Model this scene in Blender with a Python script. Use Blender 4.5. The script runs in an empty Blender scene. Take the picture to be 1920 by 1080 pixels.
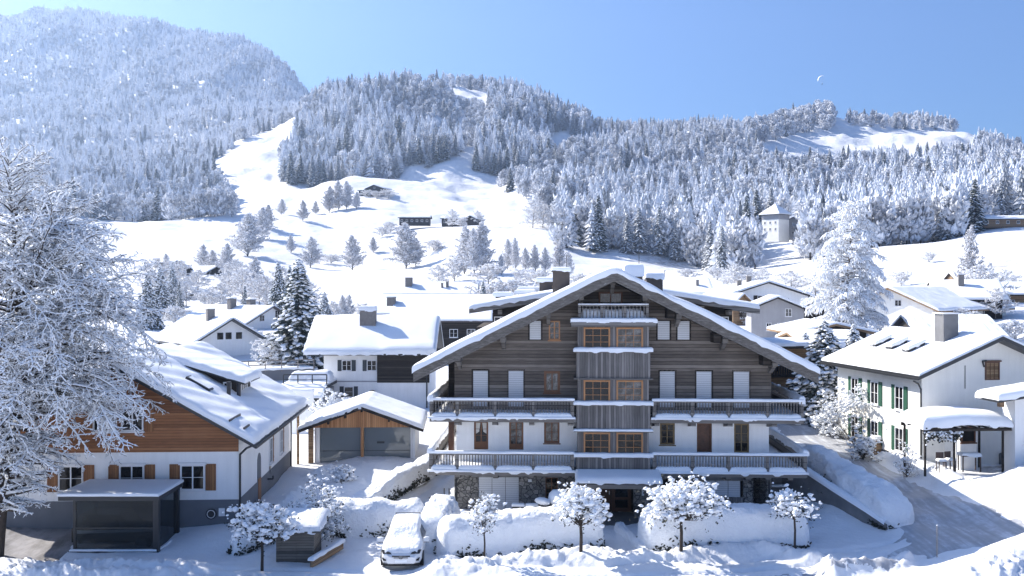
HAZE = .0002; EXPO = 1.25
import bpy, math, random
import numpy as np
from mathutils import Matrix, Vector, noise as mnoise
R = math.radians
F = 1867.0           # focal length in pixels of the 1920 px wide frame (35 mm lens)
CH = 12.6            # camera height
SC = bpy.context.scene
COL = SC.collection
random.seed(7); rng = np.random.default_rng(7)

def at(px, py, Y):
    return Vector(((px - 960) * Y / F, Y, CH - (py - 540) * Y / F))
def Xp(px, Y): return (px - 960) * Y / F
def Zp(py, Y): return CH - (py - 540) * Y / F

# ------------------------------------------------------------ value noise (vectorised)
_P = np.random.default_rng(3).random((256, 256))
def vnoise(x, y):
    x = np.asarray(x, float); y = np.asarray(y, float)
    xi = np.floor(x).astype(int); yi = np.floor(y).astype(int)
    xf = x - xi; yf = y - yi
    xf = xf*xf*(3-2*xf); yf = yf*yf*(3-2*yf)
    a = _P[xi & 255, yi & 255]; b = _P[(xi+1) & 255, yi & 255]
    c = _P[xi & 255, (yi+1) & 255]; d = _P[(xi+1) & 255, (yi+1) & 255]
    return (a*(1-xf)+b*xf)*(1-yf) + (c*(1-xf)+d*xf)*yf - .5
def fbm(x, y, o=4):
    s = 0; a = 1
    for i in range(o):
        s = s + a*vnoise(x*2**i + 17.3*i, y*2**i + 5.1*i); a *= .5
    return s

# ------------------------------------------------------------ materials
MATS = {}
class NT:
    def __init__(s, name):
        m = bpy.data.materials.new(name); m.use_nodes = True
        s.m = m; s.t = m.node_tree; s.b = s.t.nodes['Principled BSDF']; MATS[name] = m
    def n(s, typ, **kw):
        nd = s.t.nodes.new(typ)
        for k, v in kw.items():
            if k.startswith('i_'):
                key = k[2:].replace('_', ' ')
                nd.inputs[key].default_value = v
            else: setattr(nd, k, v)
        return nd
    def l(s, a, b): s.t.links.new(a, b)
    def coord(s, scale=(1,1,1), kind='Object'):
        tc = s.n('ShaderNodeTexCoord'); mp = s.n('ShaderNodeMapping')
        mp.inputs['Scale'].default_value = scale
        s.l(tc.outputs[kind], mp.inputs['Vector']); return mp.outputs[0]
    def noise(s, vec, scale, detail=4, rough=.55):
        nd = s.n('ShaderNodeTexNoise'); nd.inputs['Scale'].default_value = scale
        nd.inputs['Detail'].default_value = detail; nd.inputs['Roughness'].default_value = rough
        if vec is not None: s.l(vec, nd.inputs['Vector'])
        return nd.outputs['Fac']
    def ramp(s, fac, stops):
        r = s.n('ShaderNodeValToRGB'); cr = r.color_ramp
        while len(cr.elements) < len(stops): cr.elements.new(.5)
        for e, (p, c) in zip(cr.elements, stops):
            e.position = p; e.color = tuple(c) + (1,) if len(c) == 3 else c
        s.l(fac, r.inputs[0]); return r.outputs[0]
    def mix(s, f, a, b, mode='MIX'):
        nd = s.n('ShaderNodeMix', data_type='RGBA', blend_type=mode)
        for k, v in ((0, f), (6, a), (7, b)):
            if hasattr(v, 'is_linked') or isinstance(v, bpy.types.NodeSocket): s.l(v, nd.inputs[k])
            elif k == 0: nd.inputs[0].default_value = v
            else: nd.inputs[k].default_value = tuple(v) + (1,)
        return nd.outputs[2]
    def math(s, op, a, b=None, c=None):
        nd = s.n('ShaderNodeMath', operation=op)
        for i, v in enumerate((a, b, c)):
            if v is None: continue
            if isinstance(v, bpy.types.NodeSocket): s.l(v, nd.inputs[i])
            else: nd.inputs[i].default_value = v
        return nd.outputs[0]
    def bump(s, h, strength=.5, dist=.05):
        b = s.n('ShaderNodeBump'); b.inputs['Strength'].default_value = strength
        b.inputs['Distance'].default_value = dist; s.l(h, b.inputs['Height']); s.l(b.outputs[0], s.b.inputs['Normal'])
    def sep(s, vec):
        nd = s.n('ShaderNodeSeparateXYZ'); s.l(vec, nd.inputs[0]); return nd.outputs
    def col(s, c):
        if isinstance(c, bpy.types.NodeSocket): s.l(c, s.b.inputs['Base Color'])
        else: s.b.inputs['Base Color'].default_value = tuple(c) + (1,)
    def rough(s, v):
        if isinstance(v, bpy.types.NodeSocket): s.l(v, s.b.inputs['Roughness'])
        else: s.b.inputs['Roughness'].default_value = v
        return s

def m_snow(name, c=(.86,.88,.91), scale=3., strength=.35, dist=.06, spark=True):
    t = NT(name); v = t.coord()
    n1 = t.noise(v, scale, 6, .6)
    t.col(t.ramp(t.noise(v, scale*.35, 3), [(.3, tuple(x*.96 for x in c)), (.7, c)]))
    t.bump(n1, strength, dist); t.rough(.7); t.b.inputs['Specular IOR Level'].default_value = .25
    return t.m
m_snow('snow'); m_snow('snow_soft', scale=1.2, strength=.25); m_snow('snow_rough', scale=7, strength=.9, dist=.10)

def m_planks(name, dark, mid, light, axis='z', width=.17, grain=.6, rough=.75):
    """boards running horizontally (axis z) or vertically (axis x)"""
    t = NT(name); tc = t.coord()
    x, y, z = t.sep(tc)
    if axis == 'z':
        q = t.math('DIVIDE', z, width); sc = (.8, .8, 14)
    else:
        q = t.math('DIVIDE', t.math('ADD', x, y), width); sc = (14, 14, .8)
    fr = t.math('FRACT', q); fl = t.math('FLOOR', q)
    wn = t.n('ShaderNodeTexWhiteNoise', noise_dimensions='1D'); t.l(fl, wn.inputs['W'])
    v2 = t.coord(sc)
    g = t.noise(v2, 1.6, 5, .65); big = t.noise(t.coord((.5,.5,.5)), 1.3, 3)
    f = t.math('ADD', t.math('MULTIPLY', wn.outputs['Value'], .38), t.math('MULTIPLY', g, grain))
    f = t.math('ADD', f, t.math('MULTIPLY', big, .25))
    c = t.ramp(f, [(.28, dark), (.55, mid), (.85, light)])
    edge = t.math('LESS_THAN', fr, .09)
    t.col(t.mix(edge, c, tuple(v*.35 for v in dark)))
    h = t.math('SUBTRACT', t.math('MULTIPLY', g, .3), edge)
    t.bump(h, .6, .02); t.rough(rough); t.b.inputs['Specular IOR Level'].default_value = .3
    return t.m
m_planks('wood_weathered', (.050,.042,.036), (.125,.105,.090), (.27,.235,.205), 'z', .19)
m_planks('wood_grey_vertical', (.07,.066,.062), (.15,.14,.135), (.27,.25,.24), 'x', .14)
m_planks('wood_grey_beam', (.07,.064,.06), (.135,.125,.118), (.22,.205,.19), 'z', .33, .8)
m_planks('wood_brown', (.14,.055,.022), (.29,.12,.048), (.44,.21,.095), 'z', .145, .45, .55)
m_planks('wood_orange_vertical', (.36,.17,.075), (.54,.28,.13), (.66,.38,.2), 'x', .13, .4, .6)
m_planks('wood_shutter', (.18,.075,.03), (.30,.135,.055), (.42,.21,.095), 'x', .12, .5, .6)
m_planks('wood_dark', (.012,.010,.009), (.028,.023,.020), (.06,.05,.043), 'z', .17)
m_planks('wood_pale', (.13,.08,.045), (.25,.16,.09), (.36,.25,.15), 'z', .16)
m_planks('wood_shed', (.06,.055,.05), (.12,.105,.09), (.20,.18,.155), 'z', .12)

def m_plain(name, c, rough=.7, var=.08, scale=3, metal=0, bump=0):
    t = NT(name); v = t.coord()
    n = t.noise(v, scale, 4)
    if name.startswith('plaster'): n = t.math('ADD', t.math('MULTIPLY', n, .45), t.math('MULTIPLY', t.noise(t.coord((2.2, 2.2, .22)), 1.5, 5, .7), .55)); var *= 2.2
    t.col(t.ramp(n, [(.3, tuple(x*(1-var) for x in c)), (.7, tuple(min(1, x*(1+var)) for x in c))]))
    t.rough(rough); t.b.inputs['Metallic'].default_value = metal
    if bump: t.bump(t.noise(v, scale*12, 3), bump, .01)
    return t.m
m_plain('plaster', (.84,.84,.84), .85, .035, .7, bump=.25)
m_plain('plaster_warm', (.84,.825,.78), .85, .035, .7, bump=.25)
m_plain('plaster_grey', (.33,.33,.35), .85, .06, 1)
m_plain('plinth_grey', (.15,.16,.18), .85, .08, 1, bump=.2)
m_plain('concrete', (.17,.17,.175), .85, .2, 1.2, bump=.3)
m_plain('metal_dark', (.018,.020,.024), .45, .1)
m_plain('metal_roof', (.08,.12,.20), .35, .2, 2, metal=.6)
m_plain('chimney_brown', (.075,.062,.055), .8, .12, 2)
m_plain('chimney_grey', (.20,.185,.175), .85, .15, 3, bump=.3)
m_plain('frame_white', (.78,.78,.79), .5, .02)
m_plain('frame_orange', (.40,.19,.075), .5, .1, 5)
m_plain('frame_brown', (.16,.065,.025), .55, .15, 6)
m_plain('frame_olive', (.19,.125,.05), .55, .15, 6)
m_plain('shutter_green', (.018,.085,.05), .5, .1)
m_plain('shutter_slate', (.030,.040,.050), .5, .1)
m_plain('door_wood', (.10,.040,.018), .5, .25, 6)
m_plain('curtain', (.60,.59,.56), .9, .05)
m_plain('bark', (.045,.034,.027), .9, .3, 8)
m_plain('bark_pale', (.16,.13,.11), .9, .3, 8)
m_plain('leaf_dark', (.022,.026,.017), .7, .4, 9)
m_plain('rubber', (.012,.012,.013), .8, .1)
m_plain('car_paint_white', (.72,.73,.75), .25, .02)
m_plain('car_paint_dark', (.010,.012,.015), .2, .1)
m_plain('lamp_glass', (.45,.47,.5), .1, .1, 20)
m_plain('black', (.006,.005,.005), .8, .1)
m_plain('sign_white', (.75,.76,.78), .5, .02)
m_plain('sign_ink', (.12,.14,.18), .5, .02)
m_plain('soil', (.06,.045,.035), .9, .3, 5)
m_plain('tile_roof', (.10,.085,.08), .8, .25, 4)
m_plain('fabric_white', (.9,.9,.92), .8, .02)
m_plain('person_dark', (.03,.03,.05), .8, .02)
m_plain('rattan', (.09,.06,.05), .8, .2, 20)

t = NT('wood_verge'); v = t.coord((1.2, 6, 6)); n = t.noise(v, 2.2, 6, .7)
t.col(t.ramp(n, [(.3, (.075,.066,.058)), (.55, (.15,.137,.125)), (.75, (.26,.245,.225))])); t.rough(.75); t.bump(n, .3, .01)
t = NT('shutter_white'); x, y, z = t.sep(t.coord())
fr = t.math('FRACT', t.math('DIVIDE', z, .12)); e = t.math('LESS_THAN', fr, .16)
t.col(t.mix(e, (.60,.62,.65), (.36,.37,.40))); t.bump(fr, .5, .02); t.rough(.6)

t = NT('stone')
v = t.coord((1, 1, 1.35)); vo = t.n('ShaderNodeTexVoronoi', feature='DISTANCE_TO_EDGE'); vo.inputs['Scale'].default_value = 4.2
nz = t.n('ShaderNodeTexNoise'); nz.inputs['Scale'].default_value = 3
mx = t.n('ShaderNodeMixRGB' if False else 'ShaderNodeMix', data_type='VECTOR'); mx.inputs[0].default_value = .12
t.l(v, nz.inputs['Vector']); t.l(v, mx.inputs[4]); t.l(nz.outputs['Color'], mx.inputs[5]); t.l(mx.outputs[1], vo.inputs['Vector'])
vc = t.n('ShaderNodeTexVoronoi'); vc.inputs['Scale'].default_value = 4.2; t.l(mx.outputs[1], vc.inputs['Vector'])
cell = t.sep(vc.outputs['Color'])[0]
base = t.ramp(cell, [(.0, (.10,.097,.095)), (.5, (.20,.19,.18)), (.8, (.29,.27,.25)), (1., (.40,.38,.36))])
base = t.mix(.5, base, t.ramp(t.noise(v, 9, 5), [(.3, (.08,.08,.08)), (.7, (.34,.33,.31))]))
mort = t.ramp(vo.outputs['Distance'], [(.02, (0,0,0)), (.07, (1,1,1))])
t.col(t.mix(t.sep(mort)[0], (.045,.043,.042), base)); t.bump(t.sep(mort)[0], .9, .05); t.rough(.85)

t = NT('glass_dark')
v = t.coord((1,1,1)); n = t.noise(v, 2.3, 5, .7)
t.col(t.ramp(n, [(.42, (.005,.005,.006)), (.70, (.010,.010,.011)), (.85, (.04,.04,.042))])); t.rough(.07)  # faint paler noise patches in the colour stand in for reflections
t.b.inputs['Specular IOR Level'].default_value = .30; t.bump(t.noise(v, .8, 2), .25, .05)
t = NT('glass_painted_reflection')   # reflected snowy slope painted as grey patches in the pane colour
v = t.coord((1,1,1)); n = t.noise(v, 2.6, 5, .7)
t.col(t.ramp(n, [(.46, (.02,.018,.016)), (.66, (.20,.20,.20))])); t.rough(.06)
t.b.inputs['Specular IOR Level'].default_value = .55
t = NT('glass_smoked'); t.col((.19,.22,.24)); t.rough(.03)
t.b.inputs['Transmission Weight'].default_value = .92; t.b.inputs['IOR'].default_value = 1.2; t.b.inputs['Specular IOR Level'].default_value = .7
t = NT('glass_clear_front'); t.col((.30,.35,.38)); t.rough(.04); t.b.inputs['Transmission Weight'].default_value = .55
t.b.inputs['IOR'].default_value = 1.45; t.b.inputs['Specular IOR Level'].default_value = .8

# foliage / frost materials
def m_tree(name, snow, green, lo, hi, scale, nrm=True, objscale=1):
    t = NT(name); v = t.coord()
    n = t.noise(v, scale, 3, .6)
    if nrm:
        g = t.n('ShaderNodeNewGeometry'); nz = t.sep(g.outputs['Normal'])[2]
        f = t.math('ADD', t.math('MULTIPLY', nz, .5), n)
    else: f = n
    oi = t.n('ShaderNodeObjectInfo')
    f = t.math('ADD', f, t.math('MULTIPLY', t.math('SUBTRACT', oi.outputs['Random'], .5), .12))
    t.col(t.ramp(f, [(lo, green), (hi, snow)])); t.rough(.85); t.b.inputs['Specular IOR Level'].default_value = .15
    return t.m
m_tree('spruce_snowy', (.82,.84,.88), (.045,.06,.066), .34, .62, .55)
m_tree('spruce_frosted', (.84,.86,.90), (.12,.14,.16), .14, .44, .8)
m_tree('spruce_dark', (.78,.80,.84), (.030,.042,.042), .44, .76, .6)
m_tree('frost', (.84,.85,.87), (.40,.37,.36), .26, .46, 1.2, nrm=False)
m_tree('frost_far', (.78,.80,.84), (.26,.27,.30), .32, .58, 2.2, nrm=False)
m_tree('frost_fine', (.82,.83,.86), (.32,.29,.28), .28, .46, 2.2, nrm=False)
m_tree('needles_frosted', (.30,.32,.35), (.10,.115,.12), .3, .7, 30, nrm=False)
m_tree('needles', (.09,.11,.10), (.03,.04,.036), .3, .7, 3, nrm=False)

t = NT('ground_snow')
v = t.coord(kind='Object'); g = t.n('ShaderNodeNewGeometry')
n1 = t.noise(v, 1.4, 8, .62); n2 = t.noise(v, .12, 6, .6); n3 = t.noise(v, .012, 5, .6)
c = t.ramp(t.noise(v, .05, 5), [(.3, (.76,.775,.80)), (.7, (.83,.835,.85))])
at_ = t.n('ShaderNodeAttribute', attribute_name='scrub')      # thin grassy or rocky places that show through
sc_ = t.math('MULTIPLY', at_.outputs['Fac'], t.sep(t.ramp(t.noise(t.coord((1,1,3)), .35, 6, .75), [(.47,(0,0,0)),(.60,(1,1,1))]))[0])
t.col(t.mix(sc_, c, (.22,.19,.17)))
h = t.math('ADD', t.math('MULTIPLY', n1, .12), t.math('ADD', t.math('MULTIPLY', n2, 1.), t.math('MULTIPLY', n3, 10.)))
h = t.math('ADD', h, t.math('MULTIPLY', t.noise(v, 7., 5, .7), .035))
t.bump(h, .6, .8); t.rough(.65); t.b.inputs['Specular IOR Level'].default_value = .25

t = NT('road_ice')
v = t.coord(); x, y, z = t.sep(v)
w = t.noise(t.coord((1.6, .10, 1)), 1.6, 5, .6); n = t.noise(v, 2.2, 6, .7)
f = t.math('ADD', t.math('MULTIPLY', w, .65), t.math('MULTIPLY', n, .35))
t.col(t.ramp(f, [(.30, (.24,.25,.27)), (.50, (.38,.39,.42)), (.66, (.66,.69,.74))])); t.rough(t.math('ADD', t.math('MULTIPLY', n, .4), .3)); t.bump(n, .4, .03)
t = NT('driveway'); v = t.coord(); n = t.noise(t.coord((1,.4,1)), .8, 6, .7)
t.col(t.ramp(n, [(.40, (.10,.095,.095)), (.62, (.26,.25,.26))])); t.rough(.7)

# ------------------------------------------------------------ mesh builder
class MB:
    def __init__(s): s.V = []; s.Fs = []; s.M = []; s.n = 0
    def add(s, V, Fc, m=0):
        V = np.asarray(V, float).reshape(-1, 3)
        s.V.append(V)
        if isinstance(Fc, np.ndarray): s.Fs.append((Fc + s.n, m))
        else:
            by = {}
            for f in Fc: by.setdefault(len(f), []).append(f)
            for k, fs in by.items(): s.Fs.append((np.array(fs) + s.n, m))
        s.n += len(V); return s
    def box(s, x0, x1, y0, y1, z0, z1, m=0):
        V = [(x, y, z) for z in (z0, z1) for y in (y0, y1) for x in (x0, x1)]
        return s.add(V, [(0,2,3,1),(4,5,7,6),(0,1,5,4),(2,6,7,3),(0,4,6,2),(1,3,7,5)], m)
    def cbox(s, c, size, rz=0, m=0, ry=0, rx=0):
        h = np.array(size)/2
        V = np.array([(x, y, z) for z in (-1, 1) for y in (-1, 1) for x in (-1, 1)], float)*h
        Rm = np.array((Matrix.Rotation(rz, 3, 'Z') @ Matrix.Rotation(ry, 3, 'Y') @ Matrix.Rotation(rx, 3, 'X')))
        return s.add(V @ Rm.T + np.array(c), [(0,2,3,1),(4,5,7,6),(0,1,5,4),(2,6,7,3),(0,4,6,2),(1,3,7,5)], m)
    def prism(s, poly, y0, y1, m=0, axis='y'):
        """poly in (x,z), CCW seen from -y; extruded y0..y1. axis x: poly in (y,z) extruded along x; z: poly (x,y)"""
        n = len(poly)
        if axis == 'y': V = [(a, y0, b) for a, b in poly] + [(a, y1, b) for a, b in poly]
        elif axis == 'x': V = [(y0, a, b) for a, b in poly] + [(y1, a, b) for a, b in poly]
        else: V = [(a, b, y0) for a, b in poly] + [(a, b, y1) for a, b in poly]
        Fc = [tuple(range(n)), tuple(range(2*n-1, n-1, -1))] + [(i, n+i, n+(i+1) % n, (i+1) % n) for i in range(n)]
        return s.add(V, Fc, m)
    def tube(s, p0, p1, r0, r1=None, n=8, m=0, caps=True):
        r1 = r0 if r1 is None else r1
        p0 = Vector(p0); p1 = Vector(p1); d = (p1-p0)
        if d.length < 1e-6: return s
        d.normalize(); a = d.orthogonal().normalized(); b = d.cross(a)
        V = []
        for p, r in ((p0, r0), (p1, r1)):
            for i in range(n):
                t = 2*math.pi*i/n; V.append(p + a*r*math.cos(t) + b*r*math.sin(t))
        Fc = [(i, (i+1) % n, n+(i+1) % n, n+i) for i in range(n)]
        if caps: Fc += [tuple(range(n-1, -1, -1)), tuple(range(n, 2*n))]
        return s.add(np.array(V), Fc, m)
    def path(s, pts, r, n=6, m=0):
        for a, b in zip(pts, pts[1:]): s.tube(a, b, r, r, n, m)
        return s
    def disc(s, c, r, axis='y', depth=.02, n=20, m=0):
        c = Vector(c); d = {'x': Vector((1,0,0)), 'y': Vector((0,1,0)), 'z': Vector((0,0,1))}[axis]*depth/2
        return s.tube(c-d, c+d, r, r, n, m)
    def build(s, name, mats, parent=None, smooth=False, loc=None, rz=0):
        me = s.mesh(name, mats, smooth)
        o = bpy.data.objects.new(name, me); COL.objects.link(o)
        if parent is not None: o.parent = parent
        if loc is not None: o.location = loc
        if rz: o.rotation_euler = (0, 0, rz)
        return o
    def mesh(s, name, mats, smooth=False):
        if isinstance(mats, str): mats = [mats]
        me = bpy.data.meshes.new(name)
        V = np.concatenate(s.V) if s.V else np.zeros((0, 3))
        starts = []; loops = []; mi = []; k = 0
        for Fc, m in s.Fs:
            nf, w = Fc.shape
            starts.append(k + np.arange(nf)*w); loops.append(Fc.ravel()); k += nf*w; mi.append(np.full(nf, m))
        me.vertices.add(len(V)); me.vertices.foreach_set('co', V.astype(np.float32).ravel())
        L = np.concatenate(loops).astype(np.int32); S = np.concatenate(starts).astype(np.int32)
        me.loops.add(len(L)); me.loops.foreach_set('vertex_index', L)
        me.polygons.add(len(S)); me.polygons.foreach_set('loop_start', S)
        me.polygons.foreach_set('material_index', np.concatenate(mi).astype(np.int32))
        me.polygons.foreach_set('use_smooth', np.full(len(S), bool(smooth)))
        for mt in mats: me.materials.append(MATS[mt])
        me.update(calc_edges=True); me.validate()
        return me

def snow_sheet(mb, fz, x0, x1, y0, y1, t=.3, r=.3, res=.25, k=.4, rip=None, nz=.04, ns=1.2, seed=0, m=0, skirt=.02):
    nx = max(3, int((x1-x0)/res)+1); ny = max(3, int((y1-y0)/res)+1)
    def ax(a, b, n):
        u = np.linspace(0, 1, n); e = min(r/(b-a), .45)
        extra = [e*.08, e*.25, e*.55, 1-e*.08, 1-e*.25, 1-e*.55]
        return a + (b-a)*np.unique(np.concatenate([u, extra]))
    xs = ax(x0, x1, nx); ys = ax(y0, y1, ny); nx, ny = len(xs), len(ys)
    X, Y = np.meshgrid(xs, ys, indexing='ij')
    d = np.minimum(np.minimum(X-x0, x1-X), np.minimum(Y-y0, y1-Y))
    e = np.sqrt(np.clip(1-(1-np.clip(d/r, 0, 1))**2, 0, 1))*(1-k)+k
    h = t*e + nz*fbm(X*ns+seed, Y*ns+seed*2.7, 3)*np.clip(d/r, .3, 1)
    if rip is not None: h = h + rip(X, Y)
    wob = nz*1.6
    Xo = X + np.where((X == x0) | (X == x1), wob*fbm(Y*1.7+seed, X*0+seed, 3), 0)
    Yo = Y + np.where((Y == y0) | (Y == y1), wob*fbm(X*1.7+seed, Y*0+seed, 3), 0)
    B = fz(X, Y)
    top = np.stack([Xo, Yo, B+np.maximum(h, .02)], -1).reshape(-1, 3)
    idx = np.arange(nx*ny).reshape(nx, ny)
    q = np.stack([idx[:-1, :-1], idx[1:, :-1], idx[1:, 1:], idx[:-1, 1:]], -1).reshape(-1, 4)
    ring = np.concatenate([idx[:, 0], idx[-1, 1:], idx[-2::-1, -1], idx[0, -2:0:-1]])
    bot = top[ring].copy(); bot[:, 2] = B.reshape(-1)[ring] - skirt - np.clip(t*.9*fbm(top[ring, 0]*2.3+seed, top[ring, 1]*2.3+seed, 3), 0, .12)*(t > .15)
    n0 = nx*ny; nr = len(ring); j = np.arange(nr)
    qs = np.stack([ring, n0+j, n0+(j+1) % nr, ring[(j+1) % nr]], -1)
    mb.add(np.concatenate([top, bot]), np.concatenate([q, qs]), m)
    return mb

# ------------------------------------------------------------ things
def tag(o, label=None, cat=None, group=None, kind=None):
    if label: o['label'] = label
    if cat: o['category'] = cat
    if group: o['group'] = group
    if kind: o['kind'] = kind
    return o
def empty(name, loc=(0,0,0), rz=0, label=None, cat=None, group=None, scale=None):
    o = bpy.data.objects.new(name, None); COL.objects.link(o)
    o.location = loc; o.rotation_euler = (0, 0, rz); o.empty_display_size = .3
    if scale is not None: o.scale = (scale,)*3 if np.isscalar(scale) else scale
    return tag(o, label, cat, group)
def inst(name, me, parent=None, loc=(0,0,0), rz=0, scale=None):
    o = bpy.data.objects.new(name, me); COL.objects.link(o)
    if parent is not None: o.parent = parent
    o.location = loc; o.rotation_euler = (0, 0, rz)
    if scale is not None: o.scale = (scale,)*3 if np.isscalar(scale) else scale
    return o

# ------------------------------------------------------------ windows
_WC = {}
def window(parent, loc, rz, w, h, frame='frame_white', glass='glass_dark', nx=2, nz=2, shutter=None, sill=True, head=False,
           curtain=False, panel=0, fw=.07, two=True, name='window', d=.07, surround=None):
    """frame mesh (origin bottom centre, outward -y) with a pane child and shutter children"""
    key = ('w', round(w,2), round(h,2), frame, nx, nz, sill, head, panel, fw, surround, d)
    if key not in _WC:
        b = MB()
        b.box(-w/2, -w/2+fw, -d, .01, 0, h).box(w/2-fw, w/2, -d, .01, 0, h)
        b.box(-w/2+fw, w/2-fw, -d, .01, h-fw, h).box(-w/2+fw, w/2-fw, -d, .01, 0, fw)
        zz = panel*h
        if panel: b.box(-w/2+fw, w/2-fw, -d*.6, .01, fw, zz)
        for i in range(1, nx):
            x = -w/2+fw+(w-2*fw)*i/nx; bw = .032 if (i*2 == nx) else .011
            b.box(x-bw, x+bw, -d*.75, .01, max(fw, zz), h-fw)
        z0 = max(fw, zz)
        for j in range(1, nz):
            z = z0+(h-fw-z0)*j/nz; b.box(-w/2+fw, w/2-fw, -d*.7, .008, z-.011, z+.011)
        if sill: b.box(-w/2-.06, w/2+.06, -d-.07, .01, -.07, -.003)
        if head: b.box(-w/2-.08, w/2+.08, -d-.06, .01, h+.003, h+.10)
        if surround:
            s_ = .12
            b.box(-w/2-s_, -w/2-.003, -.03, .01, -s_, h+s_, 1).box(w/2+.003, w/2+s_, -.03, .01, -s_, h+s_, 1)
            b.box(-w/2, w/2, -.03, .01, h+.003, h+s_, 1)
        p = MB(); p.box(-w/2+fw*.9, w/2-fw*.9, -.018, .012, fw*.9, h-fw*.9)
        _WC[key] = (b.mesh('window_frame', [frame] + ([surround] if surround else [])), p)
    me, p = _WC[key]
    gk = key + (glass,)
    if gk not in _WC: _WC[gk] = p.mesh('pane', [glass])
    o = inst(name, me, parent, loc, rz)
    inst('pane', _WC[gk], o)
    if curtain:
        ck = ('c', round(w,2), round(h,2))
        if ck not in _WC:
            c = MB(); zc = fw+.02
            for sx in (-1, 1):
                pts = [(sx*(w/2-fw), h-fw), (sx*.05, h-fw), (sx*.12, h*.62), (sx*(w/2-fw), h*.55)]
                if sx < 0: pts = pts[::-1]
                c.prism(pts, -.024, -.020)
            _WC[ck] = c.mesh('curtain', ['curtain'])
        inst('curtain', _WC[ck], o)
    if shutter:
        sw = w*.42
        sk = ('s', round(sw,2), round(h,2), shutter)
        if sk not in _WC:
            s_ = MB(); s_.box(-sw/2, sw/2, -.05, -.01, -.03, h+.03)
            s_.box(-sw/2+.03, sw/2-.03, -.065, -.05, h*.12, h*.2).box(-sw/2+.03, sw/2-.03, -.065, -.05, h*.8, h*.88)
            _WC[sk] = s_.mesh('shutter', [shutter])
        sides = {True: (-1, 1), 'l': (-1,), 'r': (1,)}[two]
        for sx in sides: inst('shutter', _WC[sk], o, (sx*(w/2+sw/2+.03), 0, 0))
    return o

def shutter_closed(parent, loc, w, h, rz=0):
    key = ('sc', round(w,2), round(h,2))
    if key not in _WC:
        b = MB(); b.box(-w/2, w/2, -.03, .01, 0, h, 0)
        b.box(-w/2-.09, -w/2-.003, -.06, .01, -.02, h+.09, 1).box(w/2+.003, w/2+.09, -.06, .01, -.02, h+.09, 1)
        b.box(-w/2, w/2, -.06, .01, h+.003, h+.09, 1)
        _WC[key] = b.mesh('window_shutter', ['shutter_white', 'wood_dark'])
    return inst('window_shutter', _WC[key], parent, loc, rz)

def chimney(parent, x, y, z0, z1, w=.9, d=.8, mat='chimney_grey', snow=.25, cap=True):
    b = MB(); b.box(-w/2, w/2, -d/2, d/2, 0, z1-z0)
    if cap:
        b.box(-w/2-.08, w/2+.08, -d/2-.08, d/2+.08, z1-z0+.003, z1-z0+.08)
    o = b.build('chimney', [mat], parent, loc=(x, y, z0))
    if snow:
        s_ = MB(); snow_sheet(s_, lambda X, Y: 0*X+(z1-z0)+(.083 if cap else .003), -w/2-.08, w/2+.08, -d/2-.08, d/2+.08, t=snow, r=.2, res=.2, nz=.03, k=.55)
        s_.build('snow_cap', ['snow'], o, smooth=True)
    return o

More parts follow.
